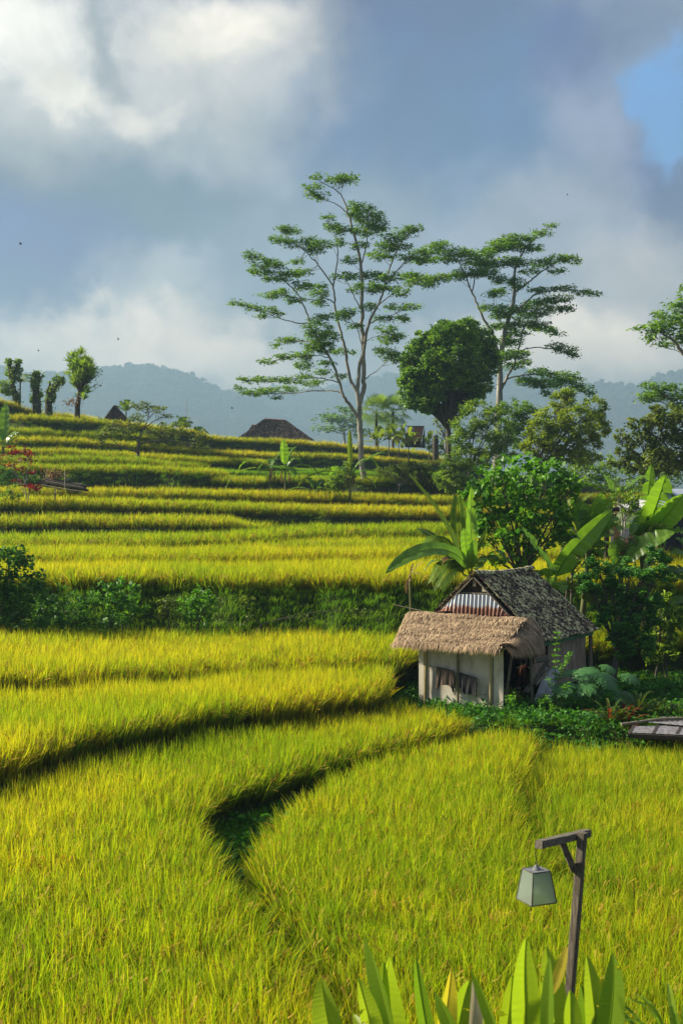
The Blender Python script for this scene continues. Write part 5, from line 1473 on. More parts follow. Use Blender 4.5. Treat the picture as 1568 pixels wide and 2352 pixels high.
banana(985, 166, 'banana plant standing between the rusty shed and a bare stump', 3.2, spread(6, 2.4, .6, 70, 15, .15, 'banana_far'), group='banana plants')
banana(1052, 150, 'slim banana plant in front of the pale bare tree', 4.2, spread(6, 2.4, .5, 72, 20, .1, 'banana'), group='banana plants')
# behind and beside the shed
def path_leaf(o, pts, w, mk, tear=.08, tint=.5, fold=.2, up=(0, -.5, .85), petiole=None, wav=.03, twist=0, n=22, name='leaf'):
    mb = MB()
    if petiole: mb.tube(smooth_path(petiole, 3), [.035 - .012 * i / 6 for i in range(3 * (len(petiole) - 1) + 1)], 6, tint=.85)
    blade(mb, pts, w, n, tear, fold, up, tint, wav=wav, twist=twist)
    return mb.build(name, M[mk], o)
def traced_banana(name_label, base, stem_top, r, specs, group='banana plants'):
    o = empty('banana_plant', base, name_label, 'banana plant', group); bpy.context.view_layer.update()
    for k in range(4 if r > .1 else 0):           # the smaller leaves that fill the crown
        az = rng.uniform(0, 6.28); d = Vector((math.cos(az), math.sin(az), 0)); st_ = Vector(stem_top); L_ = rng.uniform(1.1, 1.7); el = rng.uniform(.2, 1.1)
        p = st_ + d * .12; q = d * math.cos(el) + Vector((0, 0, math.sin(el)))
        path_leaf(o, [p + q * .2, p + q * L_ * .6, p + q * L_ * .85 + d * .15 * L_, p + q * L_ * .8 + d * .4 * L_ - Vector((0, 0, .4 * L_))], rng.uniform(.38, .55), 'banana', tear=.25, tint=float(rng.uniform(.1, .7)), petiole=[st_, p + q * .1, p + q * .2], up=(0, -.2, 1))
    m = MB(); m.tube(smooth_path([base, Vector(base).lerp(Vector(stem_top), .5) + Vector((.05, 0, 0)), stem_top], 3), [r * (1 - .35 * i / 6) for i in range(7)], 9); m.build('stem', M['banana_stem'], o)
    for s in specs:
        pts, w, mk = s[:3]; kw = s[3] if len(s) > 3 else {}
        nm = 'dead_leaf' if mk == 'banana_dry' else 'leaf'
        path_leaf(o, pts, w, mk, petiole=[stem_top, Vector(stem_top).lerp(Vector(pts[0]), .5) + Vector((0, 0, .03)), pts[0]], name=nm, **kw)
    return o
Yb = 43.5
cB = crop(1500, 1850, 2.0907)
def B_(cx, cy, Y): return P(*cB(cx, cy), Y)
traced_banana('banana plant whose single huge leaf arches over the rice beside the shed roof', on_ground(1090, 43.6), B_(795, 960, 43.3), .13, [
    ([B_(770, 880, 43), B_(690, 730, 42.6), B_(520, 640, 42.2), B_(260, 750, 41.6), B_(85, 930, 41.2)], .62, 'banana', dict(tear=.02, tint=.35, up=(0, -.75, .6))),
    ([B_(775, 900, 43.2), B_(770, 760, 43), B_(750, 640, 42.9), B_(735, 545, 42.9)], .55, 'banana', dict(tear=.08, tint=.65, up=(.5, -.8, .1))),
    ([B_(800, 900, 43.2), B_(800, 700, 43.2), B_(790, 450, 43.4), B_(805, 200, 43.6)], .55, 'banana', dict(tear=.1, tint=.7, up=(.6, -.75, .1))),
    ([B_(810, 880, 43.2), B_(850, 790, 43), B_(900, 790, 42.7), B_(900, 840, 42.5)], .4, 'banana', dict(tear=.15, tint=.4)),
    ([B_(760, 850, 43.2), B_(640, 760, 43.4), B_(560, 790, 43.6), B_(500, 900, 43.5), B_(495, 1030, 43.5)], .26, 'banana_dry', dict(tear=.5, wav=.12, fold=.6)),
])
traced_banana('withered banana sucker with drooping brown leaves standing in the bank grass', on_ground(938, 44.6), B_(290, 950, 44.5), .06, [
    ([B_(300, 930, 44.4), B_(350, 860, 44.2), B_(410, 820, 44)], .12, 'banana_dry', dict(tear=.3)),
    ([B_(295, 940, 44.4), B_(340, 910, 44.2), B_(390, 940, 44)], .1, 'banana_dry', dict(tear=.3)),
    ([B_(290, 950, 44.4), B_(300, 900, 44.3), B_(320, 840, 44.3)], .1, 'banana_dry', dict(tear=.3)),
    ([B_(285, 960, 44.4), B_(265, 1000, 44.3), B_(262, 1100, 44.2)], .2, 'banana_dry', dict(tear=.3, fold=.6))])
cR = crop(2150, 1850, 2.6988)
def R_(cx, cy, Y): return P(*cR(cx, cy), Y)
traced_banana('banana plant with a long bright diagonal leaf right behind the tiled roof', on_ground(1282, 44.5), R_(130, 1420, 43.8), .12, [
    ([R_(200, 1230, 43.5), R_(260, 1050, 43.2), R_(390, 930, 43), R_(560, 740, 42.8), R_(800, 500, 42.8)], .75, 'banana', dict(tear=.03, tint=.75, up=(.2, -.95, .3))),
    ([R_(110, 1260, 43.6), R_(100, 1180, 43.2), R_(150, 1120, 42.9), R_(200, 1180, 42.8)], .55, 'banana', dict(tear=.05, tint=.6, fold=.5)),
    ([R_(250, 1320, 43.3), R_(400, 1330, 42.8), R_(520, 1420, 42.5), R_(660, 1560, 42.4)], .55, 'banana_far', dict(tear=.25, tint=.4)),
    ([R_(330, 1330, 43.3), R_(420, 1340, 43), R_(430, 1400, 42.9), R_(350, 1400, 42.9)], .35, 'banana_dry', dict(tear=.4)),
    ([R_(190, 1200, 43.7), R_(60, 1000, 43.6), R_(-60, 850, 43.4), R_(-170, 700, 43.3)], .5, 'banana', dict(tear=.1, tint=.25)),
    ([R_(20, 1230, 43.8), R_(0, 1180, 43.6), R_(10, 1130, 43.5), R_(30, 1200, 43.4)], .35, 'banana', dict(tear=.0, tint=.4))])
traced_banana('banana plant of several upright torn leaves in front of the small log shelter', on_ground(1325, 47), R_(545, 900, 46.8), .13, [
    ([R_(560, 800, 46.6), R_(600, 600, 46.5), R_(640, 450, 46.5), R_(690, 320, 46.5)], .75, 'banana', dict(tear=.06, tint=.85, up=(.3, -.95, 0))),
    ([R_(545, 780, 46.6), R_(520, 650, 46.5), R_(470, 520, 46.6), R_(400, 430, 46.8)], .8, 'banana', dict(tear=.06, tint=.6, up=(-.3, -.95, 0))),
    ([R_(580, 760, 46.5), R_(650, 620, 46.3), R_(700, 480, 46.2), R_(780, 400, 46.1)], .8, 'banana', dict(tear=.08, tint=.8, up=(.2, -.9, .3))),
    ([R_(600, 820, 46.5), R_(700, 720, 46.2), R_(830, 680, 46), R_(930, 720, 46)], .6, 'banana', dict(tear=.12, tint=.5)),
    ([R_(555, 850, 46.4), R_(520, 700, 45.9), R_(490, 560, 45.8), R_(470, 500, 45.8)], .5, 'banana', dict(tear=.1, tint=.2, up=(.1, -1, .1))),
    ([R_(600, 860, 46.4), R_(700, 660, 46.3), R_(780, 580, 46.3), R_(880, 620, 46.2)], .5, 'banana', dict(tear=.1, tint=.7)),
    ([R_(560, 880, 46.4), R_(610, 830, 46), R_(650, 900, 45.6), R_(690, 1000, 45.5)], .6, 'banana', dict(tear=.1, tint=.45))])
traced_banana('banana plant with dead brown collapsed leaves at the middle of the thicket', on_ground(1410, 45.5), R_(900, 1080, 45.2), .12, [
    ([R_(880, 1000, 45.1), R_(830, 1000, 44.9), R_(850, 900, 44.9), R_(880, 800, 45)], .75, 'banana', dict(tear=.25, tint=.6, up=(.2, -.95, .1))),
    ([R_(910, 1000, 45.1), R_(960, 870, 45), R_(980, 700, 45), R_(1060, 900, 44.8)], .35, 'banana_dry', dict(tear=.4, wav=.1)),
    ([R_(900, 1000, 45.1), R_(870, 850, 45), R_(840, 760, 45), R_(820, 680, 45)], .3, 'banana_dry', dict(tear=.3, wav=.1, tint=.8)),
    ([R_(930, 1050, 45), R_(1030, 960, 44.8), R_(1200, 830, 44.6), R_(1480, 750, 44.4)], .75, 'banana', dict(tear=.12, tint=.65, up=(0, -.7, .7))),
    ([R_(870, 1060, 45), R_(820, 1120, 44.8), R_(790, 1180, 44.7), R_(770, 1230, 44.7)], .5, 'banana', dict(tear=.12, tint=.3))])
traced_banana('largest banana plant with pale shining leaves near the blue roofed house', on_ground(1490, 46.5), R_(1110, 880, 46), .16, [
    ([R_(1160, 760, 45.9), R_(1250, 560, 45.6), R_(1310, 380, 45.5), R_(1380, 130, 45.5)], 1.0, 'banana', dict(tear=.14, tint=.95, up=(.35, -.8, .45))),
    ([R_(1190, 760, 45.9), R_(1330, 640, 45.5), R_(1450, 520, 45.3), R_(1580, 340, 45.2)], .95, 'banana', dict(tear=.04, tint=.9, up=(.5, -.8, .3))),
    ([R_(1120, 780, 46), R_(1170, 560, 45.9), R_(1190, 300, 45.9), R_(1225, 10, 46)], .6, 'banana', dict(tear=.3, tint=.6, up=(.2, -.97, .1))),
    ([R_(1140, 800, 45.8), R_(1200, 660, 45.4), R_(1320, 600, 45), R_(1400, 740, 44.9)], .65, 'banana_far', dict(tear=.5, tint=.2, fold=-.4)),
    ([R_(1100, 800, 45.9), R_(1090, 700, 45.7), R_(1120, 600, 45.7), R_(1140, 500, 45.7)], .75, 'banana', dict(tear=.15, tint=.4, up=(-.2, -.97, 0))),
    ([R_(1180, 820, 45.8), R_(1350, 760, 45.4), R_(1480, 720, 45.2), R_(1640, 760, 45)], .6, 'banana', dict(tear=.2, tint=.7)),
    ([R_(1130, 830, 45.8), R_(1140, 760, 45.4), R_(1180, 740, 45.2), R_(1190, 800, 45.1)], .3, 'banana_dry', dict(tear=.4))])
traced_banana('banana plant at the edge whose leaves hang into the picture above the rice', on_ground(1610, 46), R_(1640, 1250, 45.8), .14, [
    ([R_(1600, 1160, 45.6), R_(1500, 1130, 45.3), R_(1440, 1170, 45.2), R_(1400, 1160, 45.2)], .5, 'banana', dict(tear=.1, tint=.25)),
    ([R_(1650, 1200, 45.6), R_(1570, 1300, 45.2), R_(1480, 1200, 45.1), R_(1410, 1150, 45)], .6, 'banana', dict(tear=.06, tint=.15)),
    ([R_(1640, 1100, 45.6), R_(1560, 950, 45.4), R_(1500, 960, 45.2), R_(1430, 990, 45.1)], .5, 'banana', dict(tear=.2, tint=.7)),
    ([R_(1620, 1460, 45.4), R_(1480, 1500, 45), R_(1400, 1500, 44.9), R_(1380, 1580, 44.8)], .45, 'banana', dict(tear=.1, tint=.3)),
    ([R_(1640, 1040, 45.6), R_(1600, 900, 45.5), R_(1560, 840, 45.5), R_(1480, 820, 45.4)], .5, 'banana', dict(tear=.2, tint=.6))])
banana(1412, 62, 'dark banana plant with wide drooping leaves on the terrace before the gap in the trees', 3.2, [(-70, 50, 2.6, .7, .5, .15, 'banana'), (-95, 35, 2.6, .6, .3, .2, 'banana'), (70, 45, 2.8, .7, .3, .1, 'banana'), (88, 25, 3.4, .7, .8, .2, 'banana'), (10, 60, 1.6, .6, .9, .1, 'banana'), (100, 12, 2.2, .6, 1.0, .2, 'banana'), (-50, 70, 2.2, .6, .2, .1, 'banana')], dead=1)
banana(1290, 60, 'banana plant half hidden behind the leafy tree by the shed', 2.9, [(80, 40, 2.4, .5, .1, .15, 'banana_far'), (75, 25, 2.2, .55, .2, .2, 'banana_far'), (60, 60, 1.8, .5, .2, .1, 'banana_far'), (-60, 50, 1.8, .5, .5, .1, 'banana_far')])

# leafy tree behind the shed
bush('broadleaf_tree', 'bright leafed tree with several slim stems standing behind the shed', 'tree', 46.5,
     [(1140, 1085, 55, 34), (1200, 1075, 60, 32), (1255, 1090, 55, 36), (1100, 1120, 45, 36), (1160, 1140, 65, 45), (1230, 1140, 65, 45), (1290, 1130, 48, 42), (1120, 1180, 50, 42), (1180, 1200, 60, 42), (1250, 1200, 58, 42), (1300, 1180, 40, 36), (1110, 1235, 38, 30), (1170, 1250, 40, 34), (1225, 1250, 40, 34), (1085, 1150, 30, 30), (1140, 1290, 22, 28), (1200, 1290, 24, 28), (1290, 1230, 30, 32), (1320, 1110, 22, 20)],
     ident, .25, .16, 135, M['bigleaf'], M['twig'], on_ground(1195, 46.5), None, .09, .75, flat=.7, up=-.25, shell=.3, sub=8, stems=6)

def frond(mb, pts, L_, n=22, w=.03, droop=.5, tint=.5, mat=0, rib=.018):
    """feather palm frond: a midrib with narrow leaflets on both sides"""
    c = bez(pts, n)
    mb.tube(c, [rib * (1 - .8 * i / n) for i in range(n + 1)], 5, tint=.9, mat=mat, cap=False)
    V, F = [], []
    for i in range(2, n + 1):
        t = i / n
        tg = (c[i] - c[i - 1]).normalized(); sd = tg.cross(Vector((0, 0, 1)))
        if sd.length < .1: sd = tg.cross(Vector((0, 1, 0)))
        sd.normalize(); up = sd.cross(tg)
        for s in (-1, 1):
            for half in (0, .5):
                ln = L_ * (.35 + .65 * math.sin(math.pi * min(1, t * .85 + .12))) * rng.uniform(.85, 1.1)
                d = (sd * s * .8 + tg * .75 + up * .15).normalized()
                b = c[i - 1].lerp(c[i], half)
                m = b + d * ln * .5; e = b + d * ln + Vector((0, 0, -droop * ln))
                q = tg * w
                a = len(V); V += [b, m + q, e, m - q]; F.append((a, a + 1, a + 2, a + 3))
    mb.add(V, np.array(F), np.clip(tint + np.repeat(rng.normal(0, .1, len(V) // 4), 4), 0, 1), mat)
def palm(name, label, base, H_, specs, r=.12, group=None, cat='palm', mat='palm', leafl=.5, w=.03, droop=.5):
    o = empty(name, base, label, cat, group); bpy.context.view_layer.update()
    base = Vector(base); top = base + Vector((0, 0, H_))
    m = MB(); m.tube([base, base.lerp(top, .5), top], [r, r * .8, r * .7], 8); m.build('trunk', M['bark_dark'], o)
    for (az, el, L_, dr) in specs:
        a, e = R(az), R(el); d = Vector((math.sin(a) * math.cos(e), math.cos(a) * math.cos(e), math.sin(e))); out = Vector((math.sin(a), math.cos(a), 0))
        mb = MB(); frond(mb, [top, top + d * L_ * .5, top + d * L_ * .8 + out * L_ * .2 * dr - Vector((0, 0, .2 * dr * L_)), top + d * L_ * .75 + out * L_ * .4 * dr - Vector((0, 0, .7 * dr * L_))], leafl, 18, w, droop, float(rng.uniform(.2, .8)))
        mb.build('frond', M[mat], o)
    return o
def fan_palm(label, base, H_, n, r, group):
    o = empty('fan_palm', base, label, 'palm', group); bpy.context.view_layer.update()
    base = Vector(base); top = base + Vector((0, 0, H_))
    m = MB(); m.tube([base, base.lerp(top, .5), top], [.24, .2, .2], 8); m.build('trunk', M['bark_dark'], o)
    for k in range(n):
        az = k * 2.4; el = R(75 - 130 * k / n + rng.normal(0, 6))
        d = Vector((math.sin(az) * math.cos(el), math.cos(az) * math.cos(el), math.sin(el)))
        c = top + d * r * .8; sd = d.cross(Vector((0, 0, 1))).normalized(); up = sd.cross(d)
        mb = MB(); mb.tube([top, top.lerp(c, .5) + Vector((0, 0, .05)), c], [.03, .025, .02], 5, tint=.8)
        V, F = [], []
        for j in range(24):
            th = R(-110 + 220 * j / 23); q = d * math.cos(th) + sd * math.sin(th)
            e = c + q * r * (.85 + .15 * math.cos(th)) + Vector((0, 0, -.22 * r)) + up * .12 * r * math.cos(th * 2)
            pn = (sd * math.cos(th) - d * math.sin(th)) * r * .034
            mm = c + q * r * .55 + up * .08 * r
            a = len(V); V += [c, mm + pn, e, mm - pn]; F.append((a, a + 1, a + 2, a + 3))
        mb.add(V, np.array(F), rng.uniform(.2, .8)); mb.build('fan', M['palm'], o)
    return o
fan_palm('fan palm standing clear behind the yellowish banana clump', on_ground(864, 185), 9.6, 15, 1.9, 'fan palms behind the crest')
fan_palm('fan palm half hidden by the round dark tree', on_ground(902, 186), 10.0, 15, 1.9, 'fan palms behind the crest')
def specs(n, L_, e0=75, e1=5, d0=.3, d1=1.0): return [(k * 137.5, e0 + (e1 - e0) * k / n, L_ * rng.uniform(.85, 1.1), d0 + (d1 - d0) * k / n) for k in range(n)]
palm('crest_palm', 'pale feathery palm nearest the thatched house past the crest', on_ground(745, 180), 2.2, specs(9, 2.4), group='palms on the crest', leafl=.6, w=.05)
palm('crest_palm', 'pale feathery palm just left of the tall trunk past the crest', on_ground(775, 182), 2.6, specs(9, 2.4), group='palms on the crest', leafl=.6, w=.05)
palm('crest_palm', 'bushy upright palm at the middle of the crest', on_ground(420, 160), 2.0, specs(11, 2.3, 85, 30, .1, .6), group='palms on the crest', leafl=.6, w=.05)
palm('crest_palm', 'drooping palm beside the bushy upright palm on the crest', on_ground(451, 161), 1.2, specs(11, 2.1, 80, 25, .5, 1.0), group='palms on the crest', leafl=.6, w=.05)
palm('crest_palm', 'low palm behind the small pyramid roof', on_ground(290, 158), 2.6, specs(8, 2.4, 85, 35, .1, .5), group='palms on the crest', leafl=.55, w=.05)
palm('crest_palm', 'palm leaning out from the leafy stump at the edge of the hill', on_ground(47, 143), 3.6, [(60, 60, 2.4, .8), (100, 40, 2.4, .9), (40, 70, 2.0, .6), (-60, 50, 1.8, .8), (120, 20, 2.0, .9)], group='palms on the crest', leafl=.5, w=.04)
m = MB(); pA = on_ground(429, 160.5); m.tube([pA, P(429, 918, 160.5)], [.05, .03], 5); tag(m.build('pole', M['twig_pale']), 'thin pale pole standing among the crest palms', 'pole')

# the areca-like palm behind the shed
cBn = lambda cx, cy, Y: B_(cx, cy, Y)
def traced_palm():
    b = on_ground(1078, 44.2)
    o = empty('young_palm', b, 'young palm with tall plumed fronds behind the peak of the shed roof', 'palm'); bpy.context.view_layer.update()
    m = MB(); m.tube([b, b + Vector((0, 0, 1.2))], [.12, .09], 8); m.build('trunk', M['bark_dark'], o)
    c0 = cBn(730, 900, 44.2)
    S_ = [([c0, cBn(690, 720, 44.2), cBn(600, 470, 44.2), cBn(290, 110, 44)], .75, .1, 30), ([c0, cBn(640, 700, 43.8), cBn(560, 560, 43.6), cBn(420, 660, 43.4)], .6, .5, 20),
          ([c0, cBn(700, 640, 44), cBn(690, 430, 44), cBn(690, 290, 44)], .5, .05, 18), ([c0, cBn(640, 780, 43.8), cBn(560, 800, 43.4), cBn(470, 1000, 43)], .6, .5, 20),
          ([c0, cBn(830, 760, 43.9), cBn(900, 640, 43.8), cBn(930, 560, 43.8)], .6, .3, 20), ([c0, cBn(660, 850, 43.5), cBn(600, 880, 43), cBn(540, 1040, 42.6)], .6, .5, 20),
          ([c0, cBn(560, 740, 44.6), cBn(500, 600, 44.9), cBn(390, 560, 45.2)], .6, .3, 20), ([c0, cBn(850, 830, 43.9), cBn(960, 760, 43.8), cBn(1010, 800, 43.8)], .6, .4, 20),
          ([c0, cBn(640, 760, 43.6), cBn(520, 640, 43.4), cBn(500, 730, 43.2)], .55, .6, 20)]
    for pts, L_, dr, n in S_:
        mb = MB(); frond(mb, pts, L_, int(n * 1.3), .045, dr, float(rng.uniform(.25, .8)), rib=.03); mb.build('frond', M['palm'], o)
traced_palm()
palm('thicket_palm', 'small palm with drooping fronds below the dark wide leafed banana', on_ground(1420, 58), 2.2, [(-60, 60, 2.0, .7), (70, 60, 2.2, .7), (40, 75, 1.6, .4), (-100, 40, 2.0, .8), (95, 40, 2.0, .8), (150, 40, 1.8, .8), (200, 50, 1.6, .8)], r=.07, group=None, leafl=.5, w=.03)

# thicket beside the shed
bush('pinnate_shrub', 'tall dark shrub of fine feathery leaves crowding the end of the shed', 'shrub', 42.4,
     [(640, 1080, 120, 110), (520, 1220, 130, 110), (800, 1230, 150, 110), (1000, 1150, 130, 110), (1250, 1010, 110, 100), (1150, 1170, 150, 110), (700, 1400, 160, 120), (950, 1400, 170, 120), (1200, 1380, 150, 130), (1310, 1200, 100, 100), (560, 1340, 120, 100), (1050, 1560, 170, 90), (820, 1580, 150, 90), (1240, 1540, 130, 90), (1350, 1060, 80, 70), (640, 1560, 110, 70), (1000, 1680, 170, 70), (1180, 1660, 110, 70), (1100, 1780, 120, 80), (880, 1770, 130, 80), (700, 1720, 110, 70), (1250, 1760, 90, 80), (960, 1880, 110, 70), (1180, 1900, 90, 70), (1000, 1980, 150, 80), (850, 1900, 130, 80), (1160, 2010, 120, 80), (950, 2080, 160, 60)],
     cR, .16, .06, 1300, M['shrubfine'], M['twig'], on_ground(1400, 42.6), None, .10, .7, flat=.3, up=-.1, shell=.45, sub=9, stems=5)
for (pts, lab, Y) in (([(430, 780, 110, 100), (330, 900, 100, 100), (480, 950, 120, 90), (600, 1000, 110, 90), (380, 1080, 110, 90), (250, 800, 70, 90)], 'light green tangled shrub between the shed roof and the torn banana leaves', 48),
                  ([(1000, 900, 110, 70), (1120, 960, 110, 80), (1250, 900, 100, 80), (900, 1130, 120, 80), (1330, 1030, 110, 80), (1420, 1250, 100, 90), (1380, 1400, 90, 90)], 'light green tangled shrub under the big pale banana leaves', 47.5),
                  ([(1400, 1550, 80, 70), (1330, 1480, 80, 90), (1350, 1640, 90, 70), (1260, 1680, 90, 70), (1330, 1800, 120, 90), (1420, 1880, 100, 80), (1250, 1850, 100, 80), (1330, 1960, 130, 70), (1180, 2080, 120, 60), (1420, 2060, 120, 70), (1500, 1750, 90, 120), (1300, 2120, 130, 50)], 'dark leafy shrub closing the thicket above the creeper bank', 43.5)):
    bush('thicket_shrub', lab, 'shrub', Y, pts, cR, .19, .10, 620, M['midgreen'], M['twig'], on_ground(cR(pts[1][0], 0)[0], Y), 'shrubs of the thicket by the shed', .05, .7, shell=.3, sub=9, stems=3)
c4 = crop(1900, 2450, 1.8869)
def C_(cx, cy, Y): return P(*c4(cx, cy), Y)
def lobed_leaf(mb, c, nrm, size, tint):
    c = Vector(c); nrm = Vector(nrm).normalized(); a = nrm.cross(Vector((.3, .2, .9))).normalized(); b = nrm.cross(a)
    V, F = [], []
    n = 9
    for k in range(n):
        th = R(-150 + 300 * k / (n - 1)) ; d = a * math.cos(th) + b * math.sin(th); s = nrm.cross(d)
        L_ = size * (1.0 - .35 * abs(th) / R(150)) * rng.uniform(.9, 1.1)
        dr = Vector((0, 0, -.28 * L_))
        def tri(o_, d_, l_, w_):
            s_ = nrm.cross(d_); i = len(V)
            V.extend([o_, o_ + d_ * l_ * .5 + s_ * w_ - nrm * .02, o_ + d_ * l_ + dr * (l_ / L_), o_ + d_ * l_ * .5 - s_ * w_ - nrm * .02, o_ + d_ * l_ * .5 + nrm * .012])
            F.extend([(i, i + 4, i + 1), (i + 4, i + 2, i + 1), (i, i + 3, i + 4), (i + 4, i + 3, i + 2)])
        tri(c, d, L_, size * .16)
        for sg in (-1, 1):
            tri(c + d * L_ * .45 + dr * .2, (d + s * sg * .9).normalized(), L_ * .42, size * .075)
            tri(c + d * L_ * .68 + dr * .45, (d + s * sg * .8).normalized(), L_ * .28, size * .055)
    mb.add(V, np.array(F), np.clip(tint + rng.normal(0, .04, len(V)), 0, 1))
def papaya(label, base, top, lv, Y, group):
    o = empty('papaya_plant', base, label, 'papaya plant', group); bpy.context.view_layer.update()
    m = MB(); m.tube(smooth_path([base, Vector(base).lerp(Vector(top), .5) + Vector((.02, 0, 0)), top], 3), [.045, .043, .042, .04, .036, .032, .028], 8); m.build('stem', M['banana_stem'], o)
    for (cx, cy, r, off) in lv:
        c = C_(cx, cy, Y + off); s = r / 1.8869 * .574 / FL * Y * 1.35
        mb = MB(); h = Vector(top) - Vector((0, 0, rng.uniform(0, .25)))
        mb.tube(bez([h, h.lerp(c, .6) + Vector((0, 0, .02)), c], 5), .010, 5, tint=.3)
        out = (c - h); out.z = 0
        lobed_leaf(mb, c, (out.x * .35 + rng.normal(0, .12), out.y * .35 - .35, .9), s, float(rng.uniform(.3, .8)))
        mb.build('leaf', M['papaya'], o)
papaya('tall papaya plant with deeply cut leaves in front of the shed', on_ground(*[c4(890, 880)[0], 36.2]), C_(897, 590, 36.2),
       [(1010, 415, 75, .1), (1000, 495, 105, -.5), (850, 455, 115, -.2), (720, 445, 70, .3), (690, 560, 95, -.5), (860, 555, 90, -.6), (1180, 490, 80, -.2), (1140, 635, 105, -.4), (930, 470, 80, .5), (780, 620, 70, .2), (1030, 560, 70, .5)], 36.2, 'papaya plants by the flower bed')
papaya('small papaya plant at the edge of the low plot', on_ground(c4(900, 950)[0], 34.9), C_(905, 880, 34.9), [(850, 770, 60, 0), (960, 760, 60, .1), (900, 925, 80, -.3), (830, 900, 50, -.2), (1000, 870, 60, 0)], 34.9, 'papaya plants by the flower bed')
def slender():
    b = on_ground(c4(610, 800)[0], 36.0)
    o = empty('slender_bush', b, 'slender bush rising past the green fascia of the shed', 'bush'); bpy.context.view_layer.update()
    st, lf = MB(), MB()
    def stem(pts, r, nl, ll):
        q = smooth_path(pts, 5); st.tube(q, [r * (1 - .7 * i / len(q)) for i in range(len(q))], 5)
        for i in range(nl):
            t = .1 + .9 * i / nl; p = q[min(len(q) - 1, int(t * (len(q) - 1)))]
            for k in range(3):
                az = i * 2.4 + k * 2.1; d = np.array([[math.cos(az), math.sin(az), .35]])
                leaves(lf, [np.array(p) + d[0] * ll * .5 + rng.normal(0, .015, 3)], ll, ll * .42, dirs=d, tint=[.35 + .6 * t])
    stem([b, C_(606, 560, 36.0), C_(604, 330, 36.1), C_(622, 115, 36.1)], .018, 46, .13)
    stem([C_(608, 560, 36), C_(650, 430, 35.9), C_(690, 360, 35.9), C_(712, 292, 35.9)], .011, 22, .13)
    stem([C_(608, 640, 36), C_(570, 560, 35.7), C_(540, 480, 35.6)], .009, 14, .12)
    stem([b, C_(660, 620, 35.7), C_(700, 520, 35.6)], .009, 16, .13); stem([b, C_(570, 700, 35.6), C_(530, 620, 35.5)], .009, 14, .13)
    st.build('stems', M['twig'], o); lf.build('crown', M['bigleaf'], o)
slender()
for (pts, lab, mk, Y) in (([(600, 650, 70, 60), (560, 740, 80, 70), (650, 740, 90, 70), (520, 660, 40, 60), (690, 640, 80, 60)], 'low leafy herbs round the foot of the slender bush', 'bigleaf', 35.9),
                      ([(760, 700, 100, 80), (740, 800, 110, 80), (830, 830, 80, 70), (980, 700, 80, 60), (1040, 740, 70, 60)], 'tangled herbs round the papaya stem', 'cover', 35.9),
                      ([(1300, 600, 180, 60), (1450, 620, 150, 60), (1350, 690, 160, 50), (1200, 560, 100, 50), (1500, 540, 120, 50)], 'dense dark creeper on the bank behind the flower bed', 'cover', 39.5),
                      ([(60, 770, 70, 50), (-40, 740, 60, 50), (170, 780, 60, 40), (270, 650, 50, 70)], 'leafy weeds at the foot of the white corner board', 'bigleaf', 35.9)):
    bush('low_herbs', lab, 'weeds', Y, pts, c4, .11, .07, 420, M[mk], M['twig'], on_ground(c4(pts[0][0], 0)[0], Y), 'weeds round the shed', .02, .6, shell=.2, sub=12, stems=3)

# flower bed with zinc sheets
def rosette(name, label, base, n, L_, w, mk, group, el0=80, el1=25, tint=None, cat='plant'):
    o = empty(name, base, label, cat, group); bpy.context.view_layer.update()
    base = Vector(base)
    m = MB(); m.tube([base, base + Vector((0, 0, L_ * .25))], [.02, .018], 6); m.build('stem', M['twig'], o)
    mb = MB()
    for k in range(n):
        az = k * 2.4; e = R(el0 + (el1 - el0) * k / n); d = Vector((math.sin(az) * math.cos(e), math.cos(az) * math.cos(e), math.sin(e))); out = Vector((math.sin(az), math.cos(az), 0))
        p = base + Vector((0, 0, L_ * .2)); l = L_ * rng.uniform(.75, 1.05)
        blade(mb, [p, p + d * l * .5, p + d * l * .8 + out * l * .15, p + d * l * .85 + out * l * .35 - Vector((0, 0, .12 * l))], w, 7, 0, .3, tint=float(rng.uniform(.1, .95)) if tint is None else tint, profile='lance', rib=False)
    mb.build('leaves', M[mk], o)
    return o
for i, (cx, cy, L_, n, mk, t, lab) in enumerate(((1225, 800, .95, 15, 'croton', .2, 'big green strap leafed plant behind the zinc sheets'), (1010, 925, .85, 12, 'croton', None, 'striped pink edged plant at the near corner of the flower bed'), (1090, 860, .7, 12, 'croton', .45, 'yellowish strap leafed plant touching the bamboo rail'),
        (1365, 800, .75, 14, 'croton', .5, 'reddish green plant beyond the zinc sheets'), (1490, 820, .6, 12, 'croton', .3, 'small green plant at the far end of the bamboo rail'), (1130, 745, .6, 10, 'redleaf', .8, 'small plant with bright red leaves between the papaya and the strap leafed plant'), (1150, 870, .6, 8, 'croton', .9, 'pink leaved plant leaning over the zinc sheets'))):
    Y = 34.4 if cy > 840 else 35.3
    rosette('strap_leaf_plant', lab, on_ground(c4(cx, 0)[0], Y), n, L_, .10, mk, 'strap leafed plants in the flower bed', tint=t)
for i in range(9):
    x = 1190 + i * 52 + rng.normal(0, 10)
    rosette('red_border_plant', 'low dark red plant in the border row before the zinc sheets', on_ground(c4(x, 0)[0], 33.75 + rng.normal(0, .1)), 12, .42, .06, 'redleaf', 'low red plants bordering the zinc sheets', 75, 10, tint=float(rng.uniform(.0, .35)))
